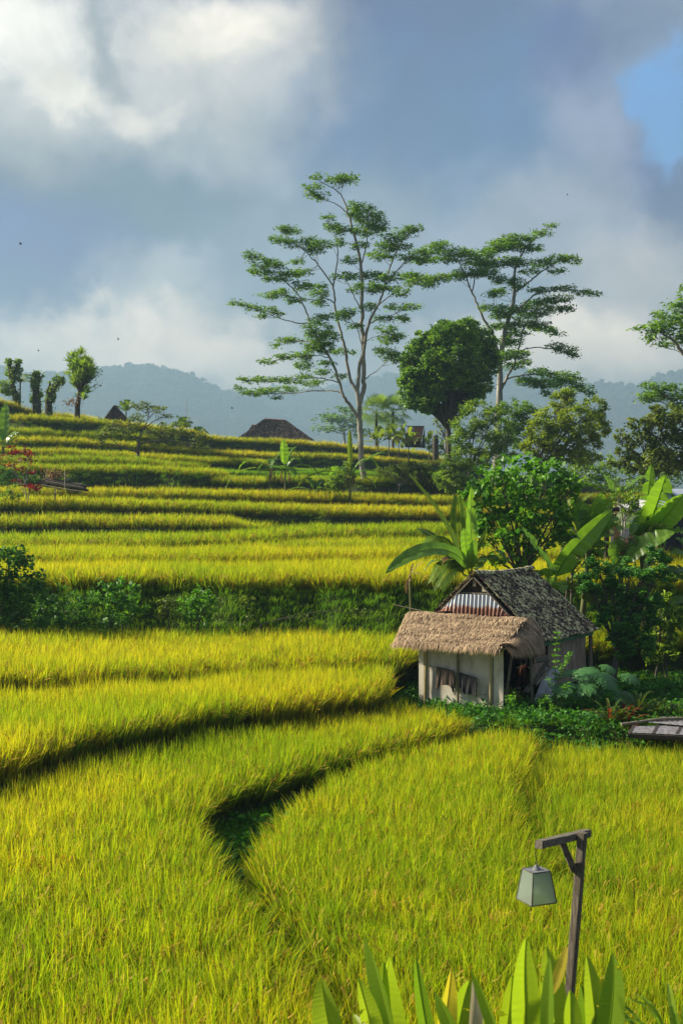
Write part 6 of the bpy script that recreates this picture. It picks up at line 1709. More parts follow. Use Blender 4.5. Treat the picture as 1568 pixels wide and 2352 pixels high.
def zinc(label, q, dz):
    o = empty('zinc_sheet', q[0], label, 'metal sheet', 'zinc sheets in the flower bed'); bpy.context.view_layer.update()
    a, b, c, d = [Vector(v) for v in q]; n = 60; vs = []
    for i in range(n + 1):
        t = i / n; k = .012 * math.sin(t * 2 * math.pi * 15)
        p0, p1 = a.lerp(d, t), b.lerp(c, t); vs += [p0 + Vector((0, 0, k)), p1 + Vector((0, 0, k))]
    m = MB(); f = [(2 * i, 2 * i + 1, 2 * i + 3, 2 * i + 2) for i in range(n)]
    m.add(vs, np.array(f)); m.add([v - Vector((0, 0, .006)) for v in vs], np.array([g[::-1] for g in f])); m.build('sheet', M['grey_sheet'], o)
zg = -5.60
def Zp(cx, cy): 
    dx, dy = c4(cx, cy); Y = -zg * FL / (dy - CY); return P(dx, dy, Y)
zinc('old zinc sheet lying flat along the flower bed', [Zp(1150, 905), Zp(1700, 930), Zp(1700, 850), Zp(1190, 860)], 0)
zinc('second zinc sheet laid askew over the far end of the first', [Zp(1270, 845) + Vector((0, 0, .07)), Zp(1700, 880) + Vector((0, 0, .05)), Zp(1700, 812) + Vector((0, 0, .07)), Zp(1420, 812) + Vector((0, 0, .09))], 0)
m = MB(); m.tube([Zp(1100, 852) + Vector((0, 0, .02)), Zp(1400, 842) + Vector((0, 0, .13)), Zp(1750, 832) + Vector((0, 0, .13))], [.045, .045, .04], 9); tag(m.build('bamboo_rail', M['bamboo_old']), 'bamboo rail lying across the zinc sheets', 'rail')
m = MB()
for k in range(3): m.bar(Zp(1160 + k * 180, 918) - Vector((0, 0, .02)), Zp(1200 + k * 180, 850) - Vector((0, 0, .02)), .08, .07)
m.bar(Zp(1150, 915) - Vector((0, 0, .05)), Zp(1700, 940) - Vector((0, 0, .05)), .08, .10)
tag(m.build('timber_edging', M['wood_dark'], smooth=False), 'dark timber edging carrying the zinc sheets', 'edging')

# log shelter and the house with the pale roof
def shelter():
    b = on_ground(1372, 60)
    o = empty('log_shelter', b, 'small open shelter of dark logs with a slanting plank roof', 'shelter'); bpy.context.view_layer.update()
    Q = lambda x, y, dy=0: R_(x, y, 60 + dy)
    m = MB()
    for k in range(7):
        a = Q(765 + k * 16, 478 + k * 3, .1 * k); c = Q(600 + k * 18, 590 + k * 4, -.6 + .1 * k); m.bar(a, c, .13, .03)
    m.build('plank_roof', M['wood_brown'], o, smooth=False)
    for (x, y1, off) in ((740, 480, 0), (830, 560, .4)):
        m = MB(); p = Q(x, y1, off); g = Vector((p.x, p.y, hz(p.x, p.y) - .1)); m.tube([g, p], [.13, .11], 8); m.build('post', M['wood_dark'], o)
    for (a, c) in ((Q(760, 500, -.2), Q(890, 510, .3)), (Q(640, 590, -.3), Q(920, 605, .2)), (Q(620, 640, -.3), Q(860, 640, .2))):
        m = MB(); m.tube([a, c], [.10, .09], 8); m.build('log', M['wood_dark'], o)
shelter()
def pale_house():
    b = on_ground(1560, 62)
    o = empty('house', b, 'white house with a pale metal roof and a dark blue sheet on its side', 'house'); bpy.context.view_layer.update()
    Q = lambda x, y, dy=0: R_(x, y, 62 + dy)
    e0, r0 = Q(1215, 470, -1), Q(1380, 283, .6)
    dirv = Vector((3.6, .9, 0)).normalized()
    L_ = 7.0; r1 = r0 + dirv * L_; e1 = e0 + dirv * L_; bk = Vector((-.9, 3.6, 0)).normalized() * 2.6
    m = MB(); th = Vector((0, 0, .05))
    q = [e0 + Vector((.2, 0, 0)), e1, r1, r0]
    m.add(q + [v - th for v in q], np.array([(0, 1, 2, 3), (7, 6, 5, 4), (0, 4, 5, 1), (3, 7, 4, 0)]))
    q2 = [r0, r1, r1 + bk + Vector((0, 0, -1.2)), r0 + bk + Vector((0, 0, -1.2))]
    m.add(q2, np.array([(0, 1, 2, 3)])); m.build('roof', M['pale_roof'], o, smooth=False)
    m = MB(); g = hz(e0.x, e0.y) - .2
    c0 = e0 + Vector((.35, .25, -.06)); c1 = e0 + dirv * (L_ - .3) + Vector((0, .25, -.06)); c2 = c0 + bk * 1.9; t = r0 + Vector((.15, .1, -.1))
    lo = [Vector((v.x, v.y, g)) for v in (c0, c1, c2)]
    m.add([c0, c1, lo[1], lo[0]], np.array([(0, 1, 2, 3)])); m.add([c0, c2, lo[2], lo[0]], [(0, 1, 2, 3)]); m.build('wall', M['blue_tarp'], o, smooth=False)
    m = MB(); m.add([c0, t, c2], [(0, 1, 2)]); m.build('gable', M['concrete'], o, smooth=False)
    m = MB(); s0 = Q(1480, 560, -1.6); m.add([Q(1440, 590, -1.5), Q(1700, 500, -1.3), Q(1700, 800, -1.3), Q(1450, 780, -1.5)], np.array([(0, 1, 2, 3)]))
    m.add([v + Vector((0, .03, 0)) for v in (Q(1440, 590, -1.5), Q(1700, 500, -1.3), Q(1700, 800, -1.3), Q(1450, 780, -1.5))], np.array([(3, 2, 1, 0)])); m.build('blue_sheet', M['blue_tarp'], o, smooth=False)
pale_house()
bush('garden_shrub', 'light green shrub beside the log shelter', 'shrub', 57, [(900, 400, 110, 70), (1040, 420, 110, 80), (1060, 340, 80, 60), (960, 500, 90, 60), (1060, 520, 80, 60), (860, 340, 60, 40)], cR, .22, .10, 230, M['midgreen'], M['twig_pale'], on_ground(1428, 57), None, .05, .7, stems=3)

# weeds and bushes on the dark bank below the golden terrace
bush('bank_bush', 'big dark bush at the edge of the bank under the golden terrace', 'bush', 45.2, [(15, 1300, 55, 45), (50, 1350, 50, 55), (5, 1390, 60, 60), (60, 1420, 60, 45), (20, 1450, 60, 25), (-60, 1350, 80, 90), (-120, 1400, 80, 70)], ident, .20, .11, 300, M['darkbush'], M['twig'], on_ground(10, 46.2), 'bushes on the dark bank', .07, .7, stems=3)
bush('bank_bush', 'trailing dark undergrowth spilling from the big bush', 'bush', 46.0, [(110, 1405, 50, 40), (160, 1425, 60, 35), (215, 1420, 50, 35), (120, 1365, 45, 25), (180, 1380, 45, 25), (250, 1435, 50, 22)], ident, .15, .09, 330, M['darkbush'], M['twig'], on_ground(160, 46.6), 'bushes on the dark bank', .04, .6, stems=3)
bush('bank_bush', 'bright topped weed bush reaching up to the golden rice', 'bush', 46.8, [(280, 1360, 50, 20), (260, 1340, 35, 16), (310, 1385, 45, 22), (275, 1395, 50, 25), (240, 1370, 35, 20)], ident, .17, .085, 300, M['bigleaf'], M['twig'], on_ground(280, 47.2), 'bushes on the dark bank', .04, .6, stems=3)
bush('bank_bush', 'rounded leafy bush standing alone on the bank', 'bush', 46.4, [(455, 1365, 32, 22), (440, 1390, 34, 26), (475, 1395, 30, 24), (455, 1420, 32, 24)], ident, .18, .085, 330, M['bigleaf'], M['twig'], on_ground(455, 46.6), 'bushes on the dark bank', .04, .6, stems=3)
bush('bank_bush', 'small brownish weed bush next to the rounded bush on the bank', 'bush', 46.4, [(385, 1390, 24, 20), (392, 1415, 26, 22), (370, 1410, 20, 18)], ident, .15, .07, 300, M['olive'], M['twig'], on_ground(388, 46.6), 'bushes on the dark bank', .03, .6, stems=3)
bush('bank_bush', 'sparse brown stalked weed on the bank near the shed', 'bush', 46.6, [(565, 1385, 18, 26), (560, 1420, 20, 18), (830, 1408, 22, 14), (700, 1420, 26, 14)], ident, .14, .06, 200, M['olive'], M['twig'], on_ground(565, 46.6), 'bushes on the dark bank', .02, .6, stems=2)

# ------------------------------------------------------------------ the hill's own odds and ends
cS = crop(0, 1600, 2.24)
b = on_ground(317, 115.5)
inv = lambda dx, dy: (dx / .57414 * 2.24, (dy / .57414 - 1600) * 2.24)
radial_tree('sprawling_tree', 'low half bare tree sprawling sideways over the terraces', 'tree', cS, 115.5,
    [([inv(317, -b.z / b.y * FL + CY), (1240, 440), (1248, 380), (1240, 330)], .15, .11, .1, None), ([(1244, 350), (1290, 250), (1330, 150), (1300, 30)], .08, .02, .3, 0), ([(1250, 390), (1400, 360), (1560, 370), (1720, 420)], .08, .02, -.3, 0),
     ([(1238, 480), (1160, 440), (1060, 410), (860, 390)], .08, .02, -.3, 0), ([(1240, 340), (1190, 325), (980, 210), (870, 140)], .06, .015, .4, 0), ([(1300, 240), (1400, 180), (1500, 130)], .05, .015, -.4, 1), ([(1290, 250), (1440, 310), (1640, 300)], .05, .015, .5, 1), ([(1240, 340), (1150, 250), (1180, 160)], .04, .015, -.5, 0), ([(1060, 410), (980, 330), (920, 290)], .04, .015, .3, 3)],
    [(1000, 260, 90, 40), (1100, 320, 90, 50), (1350, 90, 80, 50), (1260, 60, 60, 40), (1440, 90, 60, 40), (1490, 140, 50, 30), (1450, 300, 100, 50), (1600, 300, 110, 50), (1700, 280, 100, 50), (1760, 370, 80, 50), (1350, 300, 80, 50), (1200, 200, 90, 50), (1150, 270, 80, 50), (940, 300, 80, 50), (1600, 390, 110, 40), (1500, 230, 90, 50), (1300, 30, 50, 20), (1850, 340, 80, 60), (1660, 220, 80, 30), (900, 350, 60, 40), (1050, 200, 60, 30), (1250, 150, 70, 40), (1800, 420, 80, 30), (1450, 400, 90, 30)],
    M['olive'], M['twig'], .19, .10, 200, None, flat=.6, twig_r=.018, twigs=4)
radial_tree('red_leaf_shrub', 'tall thin shrub with dark red leaves and pale stems', 'shrub', cS, 83.5,
    [([(258, 985), (240, 870), (225, 760), (205, 640), (180, 540), (130, 460)], .035, .01, .2, None), ([(250, 940), (262, 820), (235, 720), (250, 600), (270, 500)], .03, .01, -.3, 0), ([(240, 870), (200, 790), (160, 690), (90, 590)], .025, .008, .3, 0), ([(235, 720), (290, 680), (330, 645)], .02, .008, .4, 1), ([(262, 830), (290, 770), (340, 760)], .02, .008, -.4, 1), ([(180, 540), (110, 500), (90, 430)], .015, .006, .3, 0)],
    [(90, 430, 35, 14), (160, 470, 50, 18), (240, 460, 45, 20), (280, 490, 35, 25), (100, 490, 30, 14), (230, 535, 50, 14), (300, 560, 22, 10), (70, 590, 35, 12), (190, 625, 30, 16), (280, 650, 35, 16), (325, 645, 25, 12), (250, 770, 40, 20), (310, 800, 35, 25), (345, 765, 25, 20), (160, 720, 25, 12), (215, 420, 20, 8), (130, 570, 30, 12), (20, 505, 12, 6)],
    M['redleaf'], M['twig_pale'], .20, .10, 420, None, flat=.7, twig_r=.008, twigs=2)
for (pts, lab, dx, Y, mk) in (([(60, 860, 60, 50), (110, 800, 50, 40), (30, 920, 60, 50), (140, 860, 50, 40)], 'bright green shrub at the foot of the red leaved shrub', 20, 82.6, 'midgreen'),
                          ([(50, 650, 90, 60), (40, 720, 90, 50), (10, 600, 50, 40), (320, 690, 60, 30)], 'dark leafy mound behind the red leaved shrub', 15, 92, 'darkbush'),
                          ([(420, 700, 60, 22), (560, 690, 70, 24)], 'leafy weeds heaped behind the stacked poles', 120, 98, 'midgreen')):
    bush('terrace_bush', lab, 'bush', Y, pts, cS, .18, .10, 260, M[mk], M['twig'], on_ground(dx, Y), 'bushes on the terraces', .03, .6, stems=3)
# pole stack
for i in range(20):
    lay_ = i // 5; k = i % 5
    ax = 375 + rng.normal(0, 14) + lay_ * 12 + k * 5; ay = 722 + k * 9 - lay_ * 11 + rng.normal(0, 3)
    ex = (735 if lay_ < 3 else 700) + rng.normal(0, 25) + k * 10; ey = 790 + k * 9 - lay_ * 15 + rng.normal(0, 5)
    Y = 92.2 - k * .32
    a, c = P(*cS(ax, ay), Y + .5), P(*cS(ex, ey), Y - .6)
    m = MB(); m.tube([a, a.lerp(c, .5) + Vector((0, 0, -.03)), c], [.075, .07, .055], 7)
    tag(m.build('wooden_pole', M['twig'] if i % 3 else M['wood_dark']), 'long dark pole lying in the stack on the terrace edge', 'pole', 'poles in the stack')
m = MB(); c = rng.normal(0, 1, (160, 3)) * (.45, .3, .22) + np.array(P(*cS(475, 672), 92)); leaves(m, c, .4, .10, .9, .1); tag(m.build('dry_leaf_bundle', M['banana_dry']), 'bundle of dry brown leaves on top of the pole stack', 'bundle')
m = MB()
vs = []
for i in range(9):
    for j in range(7): p = P(*cS(588 + i * 8, 735 - 25 * math.sin(i / 8 * math.pi) - j * 1.5 + 4 * math.sin(i * 2 + j)), 91.6 + j * .12); vs.append(p)
m.add(vs, np.array([(i * 7 + j, i * 7 + j + 1, i * 7 + j + 8, i * 7 + j + 7) for i in range(8) for j in range(6)])); tag(m.build('cloth', M['blue_tarp']), 'dark blue cloth thrown over the pole stack', 'cloth')
m = MB(); m.tube([P(*cS(583, 800), 90.5), P(*cS(583, 628), 90.5)], [.03, .025], 6); tag(m.build('stake', M['twig_pale']), 'thin pale stake standing in front of the pole stack', 'stake')
m = MB(); m.tube([P(*cS(500, 985), 84), P(*cS(492, 870), 84), P(*cS(500, 780), 84)], [.05, .045, .03], 6); m.bar(P(*cS(465, 838), 84), P(*cS(535, 832), 84), .12, .06); m.bar(P(*cS(500, 860), 84), P(*cS(528, 800), 84), .03, .03); tag(m.build('scarecrow_stake', M['bamboo_old'], smooth=False), 'stake with a small cross board standing in the bright rice', 'stake')

cL = crop(0, 1350, 3.136)
def vine_trunk(label, Y, trunks, clumps_, base_dx, mk='midgreen', group='pollarded trees on the crest'):
    b = on_ground(base_dx, Y)
    o = empty('pollarded_tree', b, label, 'tree', group); bpy.context.view_layer.update()
    tr, lf = MB(), MB()
    for (pts, r0, r1, dens) in trunks:
        q = [P(*cL(*p), Y) for p in pts]
        if dens and r0 > .3: q = [b] + q
        q = smooth_path(q, 4); n = len(q)
        tr.tube(q, [r0 + (r1 - r0) * i / (n - 1) + rng.normal(0, .03) for i in range(n)], 8)
        if dens:
            idx = rng.integers(0, n, dens); pos = np.array([q[i] for i in idx]) + rand_dirs(dens) * np.array([1, 1, .7]) * (r0 + .12) * rng.uniform(.75, 1.5, (dens, 1))
            leaves(lf, pos, .24, .17, .7, -.2, .2)
    for (cx, cy, rx, ry, n) in clumps_:
        s = Y / FL * .574 / 3.136; c = P(*cL(cx, cy), Y + rng.normal(0, .3))
        pos = rand_dirs(n) * rng.uniform(.3, 1, (n, 1)) ** .6 * np.array([rx * s, rx * s * .9, ry * s]) + np.array(c)
        leaves(lf, pos, .25, .17, .7, -.15, .2)
    tr.build('trunk', M['bark_dark'], o); lf.build('crown', M[mk], o)
vine_trunk('twin knobbed leafy stump with a bright bush at its foot', 141, [([(205, 760), (160, 600), (150, 480), (115, 330)], .42, .2, 420), ([(165, 560), (195, 440), (235, 310)], .28, .16, 260), ([(190, 500), (240, 430), (288, 370)], .08, .03, 0)],
    [(110, 300, 60, 45, 150), (235, 310, 45, 45, 120), (260, 420, 40, 60, 90), (110, 440, 60, 50, 130), (50, 620, 80, 90, 330), (120, 690, 90, 50, 250), (215, 740, 50, 70, 150), (250, 520, 45, 50, 110)], 38)
vine_trunk('straight leafy pollard stump', 141, [([(465, 800), (455, 640), (465, 520), (470, 450)], .46, .34, 480), ([(410, 640), (400, 560), (396, 515)], .10, .09, 20), ([(495, 560), (530, 500), (545, 475)], .08, .04, 20)],
    [(460, 455, 55, 35, 120), (440, 560, 60, 60, 110), (430, 780, 60, 70, 200), (510, 720, 40, 40, 70)], 470 / 3.136 * .574)
vine_trunk('leaning forked leafy pollard stump', 142, [([(615, 830), (635, 720), (690, 620), (750, 550)], .46, .28, 520), ([(600, 740), (598, 670), (625, 610), (632, 545)], .14, .10, 40), ([(720, 590), (715, 500), (712, 450)], .09, .05, 20), ([(750, 560), (790, 520), (800, 490)], .09, .05, 20)],
    [(760, 540, 65, 50, 170), (690, 520, 30, 30, 40), (650, 760, 60, 80, 190), (790, 570, 40, 30, 50)], 620 / 3.136 * .574)
def dracaena():
    Y = 131; b = on_ground(972 / 3.136 * .574, Y)
    o = empty('dracaena_tree', b, 'bushy tree of upright strap leaves standing highest on the crest', 'tree'); bpy.context.view_layer.update()
    tr, lf = MB(), MB()
    tips = []
    for k in range(64):
        th = rng.uniform(0, 6.28); rr = math.sqrt(rng.uniform()); cx = 1020 + 160 * rr * math.cos(th) + 0; cy = 430 - 165 * rr * math.sin(th) - (60 if rr > .8 and math.sin(th) > 0 and cx < 1060 else 0)
        tips.append((cx, cy))
    tips += [(1080, 640), (980, 640), (930, 600), (1020, 720), (1060, 780), (990, 760), (1100, 700)]
    st = [b, P(*cL(975, 880), Y), P(*cL(995, 740), Y), P(*cL(1015, 620), Y)]
    tr.tube(smooth_path(st, 3), [.34 - .018 * i for i in range(10)], 8)
    for (cx, cy) in tips:
        e = P(*cL(cx, cy), Y + rng.normal(0, 1.4)); s0 = st[2].lerp(st[3], rng.uniform(0, 1)); tr.tube(bez([s0, s0.lerp(e, .5) + Vector((0, 0, -.1)), e], 4), [.07, .06, .05, .045, .04], 5, cap=False)
        n = 30; az = rng.uniform(0, 6.28, n); el = rng.uniform(.25, 1.45, n)
        d = np.stack([np.cos(az) * np.cos(el), np.sin(az) * np.cos(el), np.sin(el)], 1); L_ = .85
        leaves(lf, np.array(e) + d * L_ * .5, L_, .12, dirs=d, tint=np.full(n, rng.uniform(.2, .8)))
    for pts in ([(1090, 660), (1160, 620), (1225, 590)], [(1120, 560), (1190, 500), (1250, 440)], [(1110, 480), (1180, 430), (1215, 390)]):
        tr.tube([P(*cL(*p), Y - .5) for p in pts], [.05, .04, .02], 5)
        for p in pts[1:]: leaves(lf, np.array(P(*cL(*p), Y - .5)) + rng.normal(0, .22, (12, 3)), .3, .12, .9, .1)
    c = rng.normal(0, 1, (90, 3)) * (.5, .3, .25) + np.array(P(*cL(910, 810), Y)); dl = MB(); leaves(dl, c, .35, .12, .6, -.5)
    tr.build('trunk', M['bark_dark'], o); lf.build('crown', M['midgreen'], o); dl.build('dead_leaves', M['banana_dry'], o)
dracaena()
rosette('yucca', 'taller yucca beside the small pyramid roof', on_ground(1310 / 3.136 * .574, 137), 40, 1.2, .10, 'yellowgreen', 'yuccas on the crest', 88, 10, cat='yucca').location.z += 0
rosette('yucca', 'lower yucca tucked into the rice by the small pyramid roof', on_ground(1265 / 3.136 * .574, 134), 34, 1.1, .10, 'midgreen', 'yuccas on the crest', 85, 10, cat='yucca')
banana(77, 143, 'torn banana leaf standing up between two leafy stumps', 1.2, [(60, 62, 2.4, .6, .2, .4, 'banana_far'), (80, 40, 1.6, .5, .5, .4, 'banana_far'), (-50, 70, 1.4, .4, .2, .3, 'banana_far')])
# thatched roofs
def hip_house(name, label, cat, b, apexes, eaves, zr, ze, wing=None, red=True):
    o = empty(name, b, label, cat); bpy.context.view_layer.update()
    a0, a1 = [Vector(v) for v in apexes]; e = [Vector(v) for v in eaves]     # near-left, near-right, far-right, far-left
    m = MB()
    m.add([e[0], e[1], a1, a0], np.array([(0, 1, 2, 3)])); m.add([e[2], e[3], a0, a1], np.array([(0, 1, 2, 3)])); m.add([e[1], e[2], a1], np.array([(0, 1, 2)])); m.add([e[3], e[0], a0], np.array([(0, 1, 2)]))
    # straw laid over the planes
    def lay(p0, p1, q1, q0, n):
        c, d = [], []
        u, t = rng.uniform(0, 1, n), np.floor(rng.uniform(0, 1, n) * 11) / 11 + rng.normal(0, .015, n)
        t = np.clip(t, .0, .98)
        for uu, tt in zip(u, t):
            A_, B_2 = p0.lerp(p1, uu), q0.lerp(q1, uu); c.append(A_.lerp(B_2, tt)); d.append(A_ - B_2)
        nr = (p1 - p0).cross(q0 - p0).normalized() * .06
        leaves(m, np.array(c) + np.array(nr), .45, .10, dirs=unit(np.array(d)) + rng.normal(0, .12, (n, 3)), fold=.05)
    lay(e[0], e[1], a1, a0, 1500); lay(e[1], e[2], a1, a1, 500); lay(e[3], e[0], a0, a0, 500)
    m.build('thatch_roof', M['alang'], o, smooth=False)
    if red and (a1 - a0).length > .5:
        m = MB()
        for k in range(10):
            p, q = a0.lerp(a1, k / 10), a0.lerp(a1, (k + 1.05) / 10); m.tube([p, q], [.13, .15], 8)
        m.build('ridge_cap', M['redcap'], o)
    m = MB(); g = b[2] - .3
    ins = [v.lerp((e[0] + e[2]) / 2, .18) for v in e]
    for i in range(4):
        p, q = ins[i], ins[(i + 1) % 4]; m.add([Vector((p.x, p.y, g)), Vector((q.x, q.y, g)), Vector((q.x, q.y, p.z + .15)), Vector((p.x, p.y, p.z + .15))], np.array([(0, 1, 2, 3)]))
    m.build('wall', M['plaster'], o, smooth=False)
    return o
Yh = 186
bh = on_ground(630, Yh)
h1 = hip_house('thatched_house', 'house with a broad hipped thatch roof and red ridge showing over the crest', 'house', bh, (P(607, 963, Yh + 3), P(656, 966, Yh + 3)), (P(545, 1008, Yh), P(722, 1012, Yh), P(690, 1010, Yh + 6.5), P(556, 1008, Yh + 6.5)), 0, 0)
m = MB(); q = [P(560, 1004, Yh + 2), P(600, 1004, Yh + 2), P(592, 977, Yh + 3.5), P(578, 977, Yh + 3.5)]; m.add(q, np.array([(0, 1, 2, 3)])); m.add([v + Vector((0, .3, -.1)) for v in q], np.array([(3, 2, 1, 0)])); m.tube([q[3], q[2]], .12, 8, mat=1)
m.build('wing_roof', [M['alang'], M['redcap']], h1, smooth=False)
Yp = 152
bp = on_ground(264, Yp)
hip_house('thatched_hut', 'small pyramid roofed thatch hut half sunk behind the crest', 'hut', bp, (P(263.5, 932, Yp + 1.5), P(264.5, 932, Yp + 1.5)), (P(238, 966, Yp), P(298, 968, Yp), P(290, 966, Yp + 3), P(240, 966, Yp + 3)), 0, 0, red=False)
def shed():
    Y = 164; b = on_ground(950, Y + 1)
    o = empty('rusty_shed', b, 'small shed roofed with rust brown corrugated sheets on the crest', 'shed'); bpy.context.view_layer.update()
    Q = lambda x, y, d=0: P(*cH(x, y), Y + d)
    def sheet(q, n=22, amp=.05):
        m = MB(); vs = []
        for i in range(n * 4 + 1):
            t = i / (n * 4); k = Vector((0, -amp * math.sin(t * 2 * math.pi * n), 0)); vs += [q[0].lerp(q[1], t) + k, q[3].lerp(q[2], t) + k]
        m.add(vs, np.array([(2 * i, 2 * i + 2, 2 * i + 3, 2 * i + 1) for i in range(n * 4)])); return m
    sheet([Q(965, 350, 1.6), Q(1108, 352, 1.6), Q(1084, 486, 0), Q(935, 484, 0)]).build('roof_sheet', M['rust_shed'], o)
    sheet([Q(962, 362, 1.4), Q(1024, 364, 1.4), Q(1022, 412, .85), Q(955, 410, .85)], 8).build('roof_patch', M['grey_sheet'], o)
    sheet([Q(795, 400, 1.3), Q(930, 400, 1.3), Q(920, 475, .3), Q(778, 470, .3)], 18).build('grey_roof_sheet', M['grey_sheet'], o)
    m = MB(); m.bar(Q(960, 347, 1.7), Q(1114, 349, 1.7), .3, .12); m.build('ridge', M['wood_grey_h'], o, smooth=False)
    m = MB(); m.add([Q(1114, 350, 1.7), Q(1090, 490, .05), Q(1080, 540, .1), Q(1122, 545, 3)], np.array([(0, 1, 2, 3)])); m.add([Q(935, 484, .2), Q(1085, 486, .2), Q(1082, 540, .3), Q(940, 535, .3)], np.array([(0, 1, 2, 3)])); m.build('wall', M['wood_dark'], o, smooth=False)
shed()
m = MB(); Y = 168; bs = on_ground(*[cH(1215, 0)[0], Y]); m.tube([bs, P(*cH(1212, 500), Y), P(*cH(1215, 430), Y)], [.42, .38, .34], 8); m.tube([P(*cH(1212, 500), Y), P(*cH(1240, 480), Y)], [.2, .16], 7); tag(m.build('tree_stump', M['bark_dark']), 'tall dark dead stump next to the rusty shed', 'stump')
bush('pale_tree', 'sparse pale barked tree with a few yellowish leaves', 'tree', 160, [(1220, 310, 40, 30), (1260, 360, 45, 30), (1300, 330, 40, 30), (1210, 290, 20, 18), (1330, 390, 40, 30), (1280, 280, 30, 24), (1240, 400, 40, 24)], cH, .30, .14, 36, M['yellowgreen'], M['twig_pale'], on_ground(cH(1320, 0)[0], 160), None, .18, .6, stems=2)
bush('distant_bush', 'hazy green bush low behind the dead stump', 'bush', 185, [(1180, 540, 60, 50), (1260, 560, 60, 60), (1150, 470, 40, 40), (1290, 520, 50, 50), (1340, 580, 60, 50)], cH, .4, .22, 60, M['midgreen'], M['twig'], on_ground(cH(1230, 0)[0], 185), None, .1, .7)
bush('distant_bush', 'hazy bush behind the gap below the yellow green tree', 'bush', 150, [(1365, 1075, 60, 40), (1330, 1090, 50, 40), (1450, 1100, 60, 40), (1520, 1085, 60, 50)], ident, .4, .22, 60, M['midgreen'], M['twig'], on_ground(1400, 150), None, .1, .7)

# ------------------------------------------------------------------ lamp post, lantern and the young leaves by the viewpoint
def lamp_post():
    Y = 11.0
    b = Vector((P(1294, 2300, Y).x, Y, -4.75)); t = P(1337, 1912, Y)
    o = empty('lamp_post', b, 'leaning weathered wooden lamp post with a cross beam', 'lamp post'); bpy.context.view_layer.update()
    ax = (t - b).normalized()
    m = MB(); s = Vector((.80, -.60, 0)); s = (s - ax * s.dot(ax)).normalized(); u = ax.cross(s)
    def timber(a, c, w, h, sx):
        a, c = Vector(a), Vector(c); d = (c - a).normalized(); x = (Vector(sx) - d * d.dot(Vector(sx))).normalized(); y = d.cross(x)
        mb = MB(); n = 8; vs = []
        for i in range(n + 1):
            p = a.lerp(c, i / n)
            for (p_, q_) in ((-.5, -.42), (-.42, -.5), (.42, -.5), (.5, -.42), (.5, .42), (.42, .5), (-.42, .5), (-.5, .42)): vs.append(p + x * (w * p_ + rng.normal(0, .0012)) + y * (h * q_ + rng.normal(0, .0012)))
        mb.add(vs, np.array([(i * 8 + k, i * 8 + (k + 1) % 8, (i + 1) * 8 + (k + 1) % 8, (i + 1) * 8 + k) for i in range(n) for k in range(8)]))
        mb.add(vs[:8], [tuple(range(7, -1, -1))]); mb.add(vs[-8:], [tuple(range(8))]); return mb
    timber(b, t, .068, .068, s).build('post', M['wood_grey'], o, smooth=False)
    bl, br = P(1236, 1940, 10.62), P(1349, 1913, 11.22)
    timber(bl, br, .064, .070, (0, 0, 1)).build('beam', M['wood_grey_h'], o, smooth=False)
    timber(P(1290, 1934, 10.92), P(1318, 2000, 10.99), .045, .055, (0, 1, 0)).build('brace', M['wood_grey'], o, smooth=False)
    return bl
bl = lamp_post()
def lantern():
    Y = 10.66
    top = P(1230, 1952, Y); cap = P(1231, 1998, Y)
    o = empty('lantern', cap, 'frosted green glass lantern hanging from the lamp post beam', 'lantern', None, R(24)); bpy.context.view_layer.update()
    M4 = o.matrix_basis
    wt, wb, h = .165, .238, .255
    T = [M4 @ Vector((x * wt / 2, y * wt / 2, 0)) for x, y in ((-1, -1), (1, -1), (1, 1), (-1, 1))]
    Bt = [M4 @ Vector((x * wb / 2, y * wb / 2, -h)) for x, y in ((-1, -1), (1, -1), (1, 1), (-1, 1))]
    for i in range(4):
        j = (i + 1) % 4; q = [T[i], T[j], Bt[j], Bt[i]]; c = sum(q, Vector()) / 4; nr = (q[1] - q[0]).cross(q[3] - q[0]).normalized() * .003
        q = [v.lerp(c, .02) for v in q]; m = MB(); m.add([v + nr for v in q] + [v - nr for v in q], np.array([(0, 1, 2, 3), (7, 6, 5, 4), (0, 4, 5, 1), (1, 5, 6, 2), (2, 6, 7, 3), (3, 7, 4, 0)])); m.build('glass_pane', M['glass'], o, smooth=False)
    m = MB()
    for i in range(4):
        j = (i + 1) % 4
        m.tube([T[i], T[j]], .0055, 6); m.tube([Bt[i], Bt[j]], .0055, 6); m.tube([T[i], Bt[i]], .0060, 6)
    m.build('frame', M['lead'], o)
    m = MB(); q = [v + Vector((0, 0, .002)) for v in T]; m.add(q + [v - Vector((0, 0, .003)) for v in q], np.array([(0, 1, 2, 3), (7, 6, 5, 4)])); m.build('top_plate', M['metal_cap'], o, smooth=False)
    m = MB(); m.tube([cap + Vector((0, 0, z)) for z in (.002, .012, .014, .03, .034, .05)], [.036, .034, .026, .022, .010, .008], 14); m.build('cap', M['metal_cap'], o)
    m = MB(); m.tube([cap + Vector((0, 0, -.005)), cap + Vector((0, 0, -.06))], [.016, .016], 12); m.build('bulb_holder', M['lead'], o)
    m = MB(); m.tube([cap + Vector((0, 0, z)) for z in (-.06, -.075, -.10, -.125, -.14, -.145)], [.012, .022, .032, .030, .016, .003], 14); m.build('bulb', M['concrete'], o)
    m = MB(); q = smooth_path([cap + Vector((0, 0, .05)), cap.lerp(top, .4) + Vector((.006, 0, 0)), cap.lerp(top, .7) + Vector((-.004, 0, 0)), top + Vector((0, 0, .03))], 6)
    m.tube(q, .0028, 5); m.tube([p + Vector((.004 * math.sin(i * 1.3), .004 * math.cos(i * 1.3), 0)) for i, p in enumerate(q)], .002, 5); m.build('wire', M['wire'], o)
lantern()

